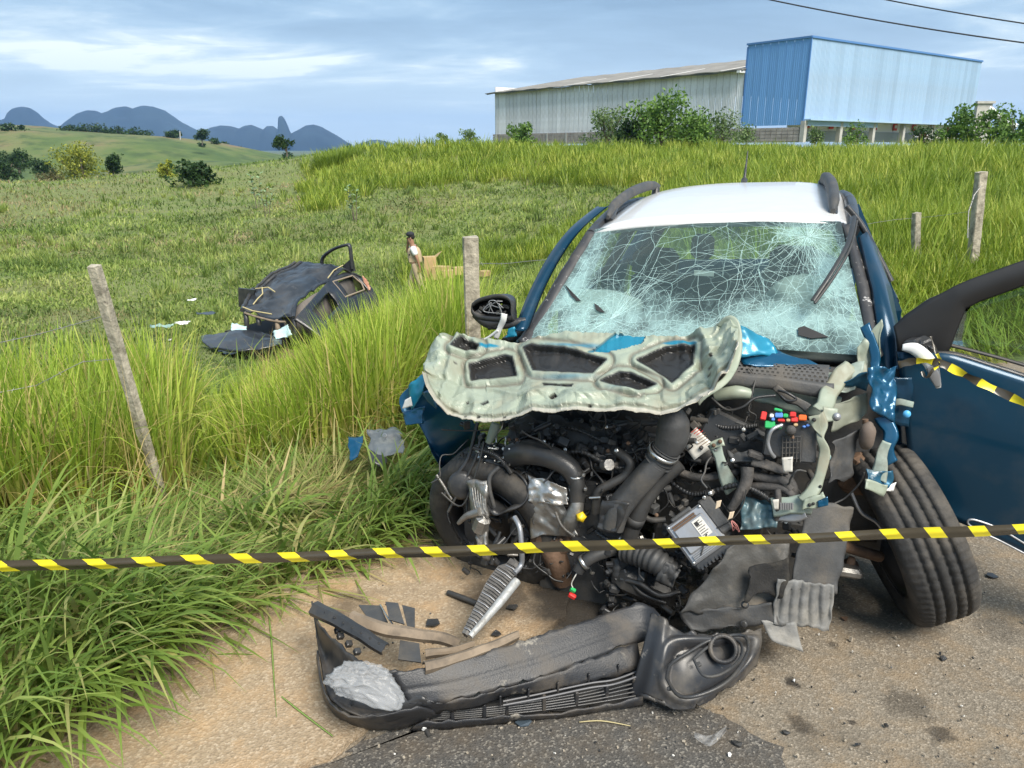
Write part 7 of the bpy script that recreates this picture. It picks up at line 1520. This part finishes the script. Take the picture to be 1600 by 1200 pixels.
b = MB(); b.tube(crv([Gz(700, 926, .035), Gz(722, 934, .04), Gz(744, 943, .035)], 5), .012, 8); b.build('rubber_strip', M_rub, label='short black rubber strip on the concrete before the hidden wheel', cat='debris', group='bits broken off the cars')
co = empty('small_connector', tuple(Gz(664, 1143, .0)), label='small white and black connector lying under the bumper lip', cat='debris', group='bits broken off the cars')
b = MB(); b.box((0, 0, .02), (.022, .02, .02), Euler((.3, .2, .5)).to_matrix(), bev=.004); b.build('connector_body', M_wht, co); b = MB(); b.tube([(0, .01, .012), (.012, -.02, .01), (.02, -.03, .008)], .008, 8); b.build('connector_plug', M_blk, co)
# clear plastic film
b = MB(); G = []
for i in range(11):
    row = []
    for j in range(21):
        s, v = j/20, i/10; px = 1085+50*s; py = 1143+18*v*(1-abs(s-.5))+8*math.sin(s*3.1)-10*s*s; row.append(Gz(px, py, .01+.02*abs(math.sin(s*6+v*2))+.012*ridged(Vector((s*2, v*2, 1)), 2)))
    G.append(row)
b.grid(G); b.build('clear_film', M_bag, label='scrap of clear plastic film on the dark asphalt patch', cat='plastic scrap')
def paper(px, py, Y, size, label, m_=M_wht, seed=0, up=.03, name='scrap'):
    p = pY(px, py, Y); z = zg1(p[0], p[1]); b = MB(); b.grid(crump(((Vector((p[0]-size, p[1]+size*.5, p[2])), Vector((p[0]+size*.9, p[1]+size*.4, p[2]+up))), (Vector((p[0]-size*.7, p[1]-size*.5, p[2]+.01)), Vector((p[0]+size, p[1]-size*.6, p[2]+.015)))), 8, 8, size*.35, 1.2/size, seed, edge=size*.2))
    return b.build(name, m_, label=label, cat='debris', group='bits broken off the cars', solid=.004)
paper(446, 840, 3.45, .03, 'white paper scrap in the cut grass just above the barrier tape', seed=1, name='paper_scrap'); paper(270, 547, 12.9, .14, 'white car fragment on the slope left of the black wreck bonnet', seed=2, name='car_fragment'); paper(262, 533, 13.2, .09, 'smaller white fragment just uphill of the white one', seed=3, name='car_fragment')
paper(285, 506, 14.0, .16, 'pale plastic fragment in the field, nearest the leaning black flap', seed=4, name='car_fragment'); paper(322, 492, 14.5, .20, 'grey-blue glass sheet fragment in the field beside the black wreck', mat('blue_grey_plastic', (0,0,0)), seed=5, name='glass_fragment'); paper(252, 512, 13.6, .22, 'pale green glass fragment lying farthest from the black wreck', mat('green_glass_bits', (.25, .38, .33), .2), seed=6, name='glass_fragment')
paper(352, 668, 6.9, .07, 'white broken plastic among grass stems down the bank', seed=7, name='car_fragment'); paper(322, 678, 6.7, .05, 'small white flake among grass stems, nearest the leaning post', seed=8, name='car_fragment')
for k, (px, py, Y, s_, m_, lb) in enumerate(((300, 470, 15, .1, M_wht, 'small pale scrap in the field above the black wreck flap'),)): paper(px, py, Y, s_, lb, m_, seed=20+k, name='car_fragment')
# torn blue wing fragment on the cut grass
fr_ = empty('wing_fragment', tuple(pY(590, 700, 4.0)), label='torn blue wing fragment with grey inner sheet lying on cut grass', cat='car fragment')
FX = Matrix.Translation(-fr_.location)
def fsh(c, m_, nm, **k):
    b = MB(); b.xf = FX; b.grid(crump(c, **k)); b.build(nm, m_, fr_, solid=.004)
_p = lambda px, py, Y: Vector(pY(px, py, Y))
fsh(((_p(575, 672, 4.1), _p(625, 670, 4.1)), (_p(580, 722, 3.85), _p(634, 708, 3.9))), mat('dull_grey_sheet', (.10, .115, .125), .6, var=.4, vscale=8, dirt=(.25, .26, .24), dscale=9, damt=.6), 'inner_sheet', amp=.035, sc=8, nu=18, nv=14, edge=.02, seed=4)
fsh(((_p(543, 684, 4.0), _p(570, 682, 4.0)), (_p(549, 722, 3.85), _p(560, 716, 3.85))), M_blue, 'painted_edge', amp=.018, sc=10, nu=12, nv=10, edge=.012, seed=5)
fsh(((_p(574, 705, 3.9), _p(602, 712, 3.9)), (_p(580, 722, 3.82), _p(600, 730, 3.8))), M_blk, 'black_liner', amp=.02, sc=9, nu=8, nv=6, edge=.02, seed=6)
b = MB(); b.xf = FX; b.lathe(_p(601, 681, 3.97), (0, -.8, .6), [(.010, .004), (.014, .002), (.014, -.002)], 14); b.build('drain_ring', M_greyal, fr_)
# ------------------------------------------------------------------ crushed black car down in the field
gzB = zg1(BC[0], BC[1]); bc = empty('crushed_black_car', (BC[0], BC[1], gzB), -BA, 'crushed black car with flattened roof and bonnet sprung open, down in the field', 'car')
def toB(P): rx, ry = P[0]-BC[0], P[1]-BC[1]; return Vector((rx*math.cos(BA)-ry*math.sin(BA), rx*math.sin(BA)+ry*math.cos(BA), P[2]-gzB))
CB = toB(CAMP)
def K(px, py, w):
    r = ray(px, py); d = Vector((r[0]*math.cos(BA)-r[1]*math.sin(BA), r[0]*math.sin(BA)+r[1]*math.cos(BA), r[2])); return CB+d*((w-CB.y)/d.y)
M_kcar = mat('dusty_black_paint', (.016, .018, .023), .36, .1, var=.25, vscale=2.5, coat=.25, dirt=(.10, .095, .09), dscale=2.2, damt=.4, wear=(.2, .19, .18), wscale=6, wamt=.3)
M_kin = mat('grey_door_card', (.14, .125, .115), .9, var=.2); M_teald = mat('pale_teal_glass', (.50, .68, .68), .25, var=.15)
def smoothgrid(rows, n=5):
    R1 = [crv([Vector(p) for p in r], n) for r in rows]; cols = list(zip(*R1)); C2 = [crv(list(c), n) for c in cols]; return [list(r) for r in zip(*C2)]
rf = [[(381, 486, -1.25), (405, 493, -1.2), (432, 500, -1.2), (457, 497, -1.15)], [(390, 468, -.7), (414, 470, -.7), (440, 473, -.7), (464, 474, -.7)], [(410, 450, -.1), (436, 447, -.1), (464, 449, -.1), (487, 457, -.1)], [(443, 430, .5), (468, 426, .5), (494, 429, .5), (512, 438, .5)], [(472, 415, 1.1), (498, 413, 1.1), (522, 417, 1.1), (537, 425, 1.1)], [(496, 420, 1.5), (520, 421, 1.55), (545, 425, 1.55), (562, 432, 1.5)]]
G = smoothgrid([[K(*p) for p in r] for r in rf], 6)
for i, r in enumerate(G):
    for j, p in enumerate(r): r[j] = p+Vector((0, 0, 1))*(.05*ridged(p, 1.7, 3)-.02+.02*ridged(p, 4.5, 5)+.05*crease(p, 1.3, 2))
b = MB(); b.grid(G); rfo = b.build('crushed_roof', M_kcar, bc, solid=.02)
gut = [r[-1] for r in G]; b = MB(); b.tube([p+Vector((.02, 0, .0)) for p in gut], .035, 6, sq=(1, .6, .8)); b.build('roof_gutter', M_kcar, bc); b = MB(); b.tube([r[0]+Vector((-.04, 0, -.01)) for r in G], .04, 6); b.build('roof_gutter', M_blk, bc)
b = MB(); b.tube([r[0]+Vector((-.10, 0, .03)) for r in G[8:24]], .03, 6); b.build('bent_roof_bar', M_blk, bc)
SD = [[(459, 500, -1.15), (486, 470, -.5), (512, 441, .4), (538, 427, 1.1), (562, 434, 1.5)], [(476, 515, -1.05), (500, 486, -.4), (524, 462, .45), (550, 448, 1.15), (575, 452, 1.55)], [(490, 530, -1.0), (508, 512, -.35), (535, 488, .5), (562, 474, 1.2), (580, 470, 1.6)], [(495, 556, -1.0), (520, 540, -.3), (545, 520, .5), (572, 508, 1.2), (588, 498, 1.6)]]
G = smoothgrid([[K(*p)+Vector((.10*(i == 1)+.16*(i > 1), 0, 0)) for p in r] for i, r in enumerate(SD)], 6); nr_, nc_ = len(G), len(G[0])
def winhole(i, j): v, s = i/(nr_-1), j/(nc_-1); return (.10 < v < .40 and .56 < s < .86) or (.15 < v < .42 and .14 < s < .40)
b = MB(); b.grid(G, skip=winhole); b.build('door_side', M_kcar, bc, solid=.03)
b = MB(); b.grid([[K(*p)+Vector((-.18, 0, 0)) for p in r] for r in [[(452, 496, -1.1), (500, 462, -.2), (560, 432, 1.4)], [(470, 545, -1.1), (512, 520, -.2), (575, 490, 1.4)]]]); b.build('door_card', M_kin, bc, solid=.02)
b = MB(); pts = [G[int(v*(nr_-1))][int(s*(nc_-1))] for v, s in ((.10, .56), (.10, .86), (.26, .88), (.42, .84), (.42, .57), (.25, .55), (.10, .56))]; b.tube([p+Vector((.03, -.02, 0)) for p in pts], .018, 6); b.build('window_seal', mat('dusty_seal', (.25, .20, .15), .8), bc)
b = MB(); b.grid(smoothgrid([[K(562, 434, 1.5), K(574, 448, 1.7), K(580, 470, 1.75)], [K(540, 432, 1.8), K(560, 450, 1.9), K(565, 480, 1.95)]], 4)); b.build('crushed_tail', M_kcar, bc, solid=.03)
b = MB(); b.grid(crump(((K(569, 433, 1.5), K(576, 440, 1.5)), (K(572, 452, 1.45), K(581, 456, 1.45))), 8, 8, .05, 3, 2, edge=.03)); b.build('tail_lamp_remains', mat('tan_foam', (.55, .34, .22), .8, var=.2, dirt=(.4, .07, .05), dscale=6, damt=.8), bc, solid=.03)
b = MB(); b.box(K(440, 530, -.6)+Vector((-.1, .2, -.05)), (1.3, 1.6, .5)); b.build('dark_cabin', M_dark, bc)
for px, y0, y1, w, m_ in ((383, 487, 512, -1.25, M_blk), (432, 500, 522, -1.2, M_strip), (459, 497, 535, -1.1, M_kcar), (402, 494, 508, -1.2, M_blk)): b = MB(); b.tube([K(px, y0, w), K(px+2, (y0+y1)/2, w-.05), K(px+3, y1, w-.05)], [.035, .045, .04], 6); b.build('broken_pillar', m_, bc)
b = MB(); b.tube(crv([K(382, 489, -1.3), K(404, 496, -1.28), K(430, 502, -1.25), K(446, 503, -1.22)], 4), .02, 6); b.build('torn_headliner_edge', M_strip, bc)
HB = [[(316, 529, -1.85), (345, 522, -1.75), (380, 519, -1.6), (412, 524, -1.45), (440, 533, -1.3)], [(318, 538, -2.1), (350, 534, -2.05), (382, 534, -1.95), (412, 538, -1.8), (440, 540, -1.6)], [(330, 546, -2.3), (360, 549, -2.35), (390, 550, -2.2), (412, 547, -2.0), (432, 543, -1.85)]]
G = smoothgrid([[K(*p) for p in r] for r in HB], 6)
for r in G:
    for j, p in enumerate(r): r[j] = p+Vector((0, 0, .05*ridged(p, 2.2, 8)-.02))
b = MB(); b.grid(G); b.build('sprung_bonnet', M_kcar, bc, solid=.035)
b = MB(); b.box(K(395, 560, -1.75)+Vector((0, .2, -.12)), (1.3, .9, .35), bev=.06); b.build('front_end', M_rust, bc); b = MB(); b.box(K(360, 562, -1.9), (.5, .5, .3), bev=.05); b.build('front_remains', M_blk, bc)
for c, sd in ((((K(365, 506, -1.4), K(386, 512, -1.35)), (K(364, 518, -1.5), K(388, 517, -1.45))), 1), (((K(428, 520, -1.3), K(452, 508, -1.2)), (K(432, 533, -1.4), K(458, 524, -1.3))), 2)): b = MB(); b.grid(crump(c, 10, 8, .05, 4, sd, edge=.03)); b.build('shattered_glass_sheet', M_teald, bc, solid=.01)
fl = [K(372, 450, -.6), K(398, 453, -.6), K(394, 466, -.6), K(373, 480, -.6)]; b = MB(); b.prism(fl, (0, .04, 0)); b.build('bent_door_edge', M_blk, bc)
do = empty('upright_rear_door', (0, 0, 0)); do.parent = bc
b = MB(); b.tube(crv([K(503, 413, 1.3), K(505, 402, 1.3), K(520, 390, 1.3), K(540, 383, 1.3), K(546, 384, 1.3), K(548, 395, 1.3), K(551, 420, 1.3)], 5), .045, 6, sq=(1, .7, .8)); b.build('window_frame', M_kcar, do)
b = MB(); b.prism([K(534, 416, 1.3), K(549, 404, 1.3), K(553, 424, 1.3), K(545, 426, 1.3)], (0, .06, 0)); b.build('door_panel', M_kcar, do)
for pts in ([(410, 455, -.4), (411, 465, -.5), (403, 473, -.7), (396, 482, -.9)], [(513, 440, .4), (522, 428, .9), (536, 420, 1.2)], [(380, 486, -1.3), (395, 492, -1.3), (425, 497, -1.25)], [(400, 457, -.4), (420, 455, -.4), (430, 462, -.5)]):
    b = MB(); b.tube([K(*p)+Vector((0, 0, .07)) for p in pts], .013, 5); b.build('grass_stem', mat('dry_stem', (.45, .38, .2), .8), bc)
wheelB = MB(); wheelB.lathe(K(575, 500, 1.0)+Vector((.08, 0, -.02)), (1, 0, 0), [(.18, -.09), (.28, -.09), (.30, -.06), (.30, .06), (.28, .09), (.18, .09)], 24); wheelB.build('tyre', M_tyre, bc)

# ------------------------------------------------------------------ cardboard in the field
M_card = mat('cardboard', (.48, .34, .17), .85, var=.12, vscale=3, dirt=(.3, .2, .1), dscale=3, damt=.4)
def carton(px, py, Y, size, rot, label, open_=True):
    p = pY(px, py, Y); o = empty('cardboard_box', (p[0], Y, max(p[2]-size[2]*.5, zg1(p[0], Y))), rot, label, 'cardboard box', 'cardboard boxes scattered in the field')
    x, y, z = size; b = MB(); b.box((0, 0, z/2), (x, y, z), taper=.96); b.build('carton', M_card, o)
    if open_:
        for sx in (-1, 1): b = MB(); b.prism([(sx*x/2, -y/2, z), (sx*x/2, y/2, z), (sx*x*.95, y*.45, z*1.15), (sx*x*.95, -y*.45, z*1.25)], (0, 0, -.008)); b.build('flap', M_card, o)
carton(671, 419, 20.6, (.34, .3, .62), .3, 'tallest cardboard box standing beside the walking man'); carton(689, 426, 20.4, (.42, .3, .34), -.2, 'low cardboard box touching the tallest box', False); carton(716, 423, 21.0, (.34, .25, .2), .5, 'squashed cardboard box half behind the thick square post', False); carton(757, 427, 20.4, (.28, .2, .14), .9, 'small flattened cardboard piece past the thick square post', False); carton(700, 428, 20.2, (.3, .3, .2), .1, 'flat cardboard box in the gap before the thick square post', False)

# ------------------------------------------------------------------ man walking through the field
pp = pY(652, 470, 20.0); gzp = pp[2]; man = empty('person', (pp[0], 20.0, gzp), 0, 'man in beige vest, white sleeves and dark cap walking, hand to his head', 'person')
M_skin = mat('skin', (.30, .16, .10), .6); M_vest = mat('beige_vest', (.47, .36, .23), .9, var=.1, vscale=8); M_trs = mat('beige_trousers', (.42, .33, .22), .9, var=.12, vscale=8); M_cap = mat('dark_cap', (.02, .022, .03), .85); M_hair = mat('black_hair', (.012, .011, .010), .9); M_shoe = mat('dark_boots', (.03, .025, .02), .7)
def skinned(name, verts, edges, radii, m_, parent, root=0, sub=2):
    me = bpy.data.meshes.new(name); me.from_pydata([Vector(v) for v in verts], edges, []); me.materials.append(m_); o = bpy.data.objects.new(name, me); COL.objects.link(o); o.parent = parent
    sk = o.modifiers.new('skin', 'SKIN'); sk.use_smooth_shade = True
    if not me.skin_vertices: 
        bpy.context.view_layer.objects.active = o
    ly = me.skin_vertices[0].data if me.skin_vertices else None
    for i, r in enumerate(radii):
        r = r if hasattr(r, '__len__') else (r, r); ly[i].radius = r
    ly[root].use_root = True; s_ = o.modifiers.new('sub', 'SUBSURF'); s_.levels = sub; s_.render_levels = sub; return o
# x: he walks towards -x; pose: mid-stride, head bowed, right hand up at the brow, left arm trailing
J = dict(pel=(0, 0, .93), sp=(-.02, 0, 1.12), ch=(-.04, 0, 1.30), nk=(-.07, 0, 1.45), hd0=(-.11, 0, 1.54), hd1=(-.125, 0, 1.66), lh=(0, -.09, .90), lk=(.10, -.09, .50), la=(.24, -.09, .12), lt=(.14, -.10, .04), rh=(0, .09, .90), rk=(-.16, .09, .50), ra=(-.14, .09, .09), rt=(-.28, .10, .035),
    ls=(-.04, -.18, 1.40), le=(.07, -.24, 1.14), lw=(.12, -.22, .92), lf=(.12, -.22, .84), rs=(-.05, .18, 1.40), re=(-.25, .20, 1.24), rw=(-.20, .10, 1.50), rf=(-.19, .06, 1.58))
key = list(J); ix = {k: i for i, k in enumerate(key)}
ed = [('pel','sp'),('sp','ch'),('ch','nk'),('nk','hd0'),('hd0','hd1'),('pel','lh'),('lh','lk'),('lk','la'),('la','lt'),('pel','rh'),('rh','rk'),('rk','ra'),('ra','rt'),('ch','ls'),('ls','le'),('le','lw'),('lw','lf'),('ch','rs'),('rs','re'),('re','rw'),('rw','rf')]
rd = dict(pel=(.13,.11), sp=(.13,.11), ch=(.15,.12), nk=.058, hd0=(.080,.088), hd1=(.082,.080), lh=.09, lk=.062, la=.042, lt=.036, rh=.09, rk=.062, ra=.042, rt=.036, ls=.058, le=.043, lw=.028, lf=.03, rs=.058, re=.043, rw=.028, rf=.03)
body = skinned('body', [J[k] for k in key], [(ix[a], ix[b_]) for a, b_ in ed], [rd[k] for k in key], M_skin, man)
def sub_(names, scale, edges, name, m_, over={}):
    v = [over.get(k, J[k]) for k in names]; i2 = {k: i for i, k in enumerate(names)}; rr_ = []
    for k in names: r = rd[k]; r = r if hasattr(r, '__len__') else (r, r); rr_.append((r[0]*scale, r[1]*scale))
    return skinned(name, v, [(i2[a], i2[b_]) for a, b_ in edges], rr_, m_, man)
for s_, sy in (('l', -1), ('r', 1)):
    skinned('trouser_leg', [(0, sy*.055, 1.02), J[s_+'h'], J[s_+'k'], J[s_+'a']], [(0, 1), (1, 2), (2, 3)], [(.125, .125), (.125, .125), .088, .070], M_trs, man)
skinned('vest', [(0, 0, .96), (-.01, 0, 1.06), J['ch'], (-.06, 0, 1.44)], [(0, 1), (1, 2), (2, 3)], [(.165, .20), (.16, .19), (.165, .21), (.09, .12)], M_vest, man)
for s_, a, c in (('l', 'ls', 'le'), ('r', 'rs', 're')):
    A_, C_ = Vector(J[a]), Vector(J[c]); skinned('shirt_sleeve', [Vector(J['ch']).lerp(A_, .6), A_, A_.lerp(C_, .75)], [(0, 1), (1, 2)], [.095, .092, .074], M_wht, man)
for f in (('la', 'lt'), ('ra', 'rt')):
    A_, C_ = Vector(J[f[0]]), Vector(J[f[1]]); skinned('boot', [A_+Vector((0,0,.06)), A_-Vector((0,0,.03)), C_], [(0, 1), (1, 2)], [.058, .055, .045], M_shoe, man)
b = MB(); b.ball((-.12, 0, 1.735), (.108, .095, .070), 16, 10); b.prism([(-.19, -.07, 1.70), (-.19, .07, 1.70), (-.29, .05, 1.655), (-.29, -.05, 1.655)], (0, 0, .012)); b.build('cap', M_cap, man)
b = MB(); b.ball((-.085, 0, 1.67), (.085, .088, .07), 14, 8); b.build('hair', M_hair, man)
for hx, hy, hz_, dv in ((.12, -.22, .83, (0, 0, -1)), (-.185, .06, 1.60, (.2, -.3, 1))):
    for k in range(4):
        d = Vector(dv).normalized(); q = Vector((hx+(k-1.5)*.019, hy, hz_)); skinned('finger', [q-d*.02, q+d*.03, q+d*.055+Vector((-.012, 0, 0))], [(0, 1), (1, 2)], [.010, .0095, .008], M_skin, man, sub=1)
    q = Vector((hx-.035, hy, hz_)); skinned('thumb', [q+Vector((.02, 0, 0)), q-Vector((.012, 0, 0))+d*.02, q-Vector((.014, 0, 0))+d*.045], [(0, 1), (1, 2)], [.012, .011, .009], M_skin, man, sub=1)
b = MB(); b.ball((-.205, 0, 1.625), (.016, .014, .022), 8, 6); b.build('nose', M_skin, man)
for sy in (-1, 1): b = MB(); b.ball((-.193, sy*.033, 1.648), (.008, .012, .008), 8, 6); b.build('eye', M_hair, man); b = MB(); b.ball((-.105, sy*.085, 1.63), (.022, .010, .032), 8, 6); b.build('ear', M_skin, man)
b = MB(); b.box((-.192, 0, 1.588), (.008, .045, .008), bev=.002); b.build('mouth', mat('lips', (.2, .08, .06), .6), man)
b = MB(); b.box((-.14, -.115, 1.22), (.05, .012, .05), bev=.004); b.build('vest_badge', M_cap, man); b = MB(); b.box((-.1, -.13, 1.08), (.11, .02, .10), bev=.006); b.build('vest_pocket', M_vest, man)

# crumbs of glass, plastic and grit around the wreck: nobody could count them
_r = random.Random(12); g1, g2, g3 = MB(), MB(), MB()
for k in range(420):
    px, py = _r.uniform(560, 1600), 880+320*_r.random()**.7; c = Gz(px, py, .0)
    if float(s_edge(c.x, c.y)) > -.02 or math.hypot(c.x-.35, c.y-2.5) < .3: continue
    s_ = _r.uniform(.0016, .0042)*(1+(_r.random() < .06)*1.2); c.z = .026 if px < 700 else s_+.005; q = Euler((_r.uniform(0, 3), _r.uniform(0, 3), _r.uniform(0, 3))).to_matrix(); (g1, g2, g3)[_r.choice((0, 1, 1, 2, 2, 2))].box(c, (s_*2, s_*1.4, s_), q)
g1.build('glass_crumbs', M_label, kind='stuff'); g2.build('plastic_crumbs', M_blk, kind='stuff'); g3.build('road_grit', mat('pale_grit', (.36, .31, .24), .9, var=.3, vscale=30), kind='stuff')
for k, (pts, lb) in enumerate((([(905, 1128), (940, 1126), (985, 1134)], 'thin dry grass stem on the dark asphalt patch'), ([(440, 1088), (470, 1112), (520, 1150)], 'bent green grass blade lying on the concrete before the bumper end'), ([(420, 960), (424, 1000), (428, 1060), (432, 1120)], 'long thin grass blade hanging down the concrete'))):
    b = MB(); b.tube(crv([Gz(px, py, .03 if k else .012) for px, py in pts], 5), [.001+.0025*math.sin(math.pi*min(1, .15+i/15)) for i in range(len(crv([(0, 0, 0)]*len(pts), 5)))], 4, sq=(1, .3, 1)); b.build('loose_blade', mat('loose_green', (.20, .30, .07), .6) if k else mat('dry_stem', (.45, .38, .2), .8), label=lb, cat='grass blade')
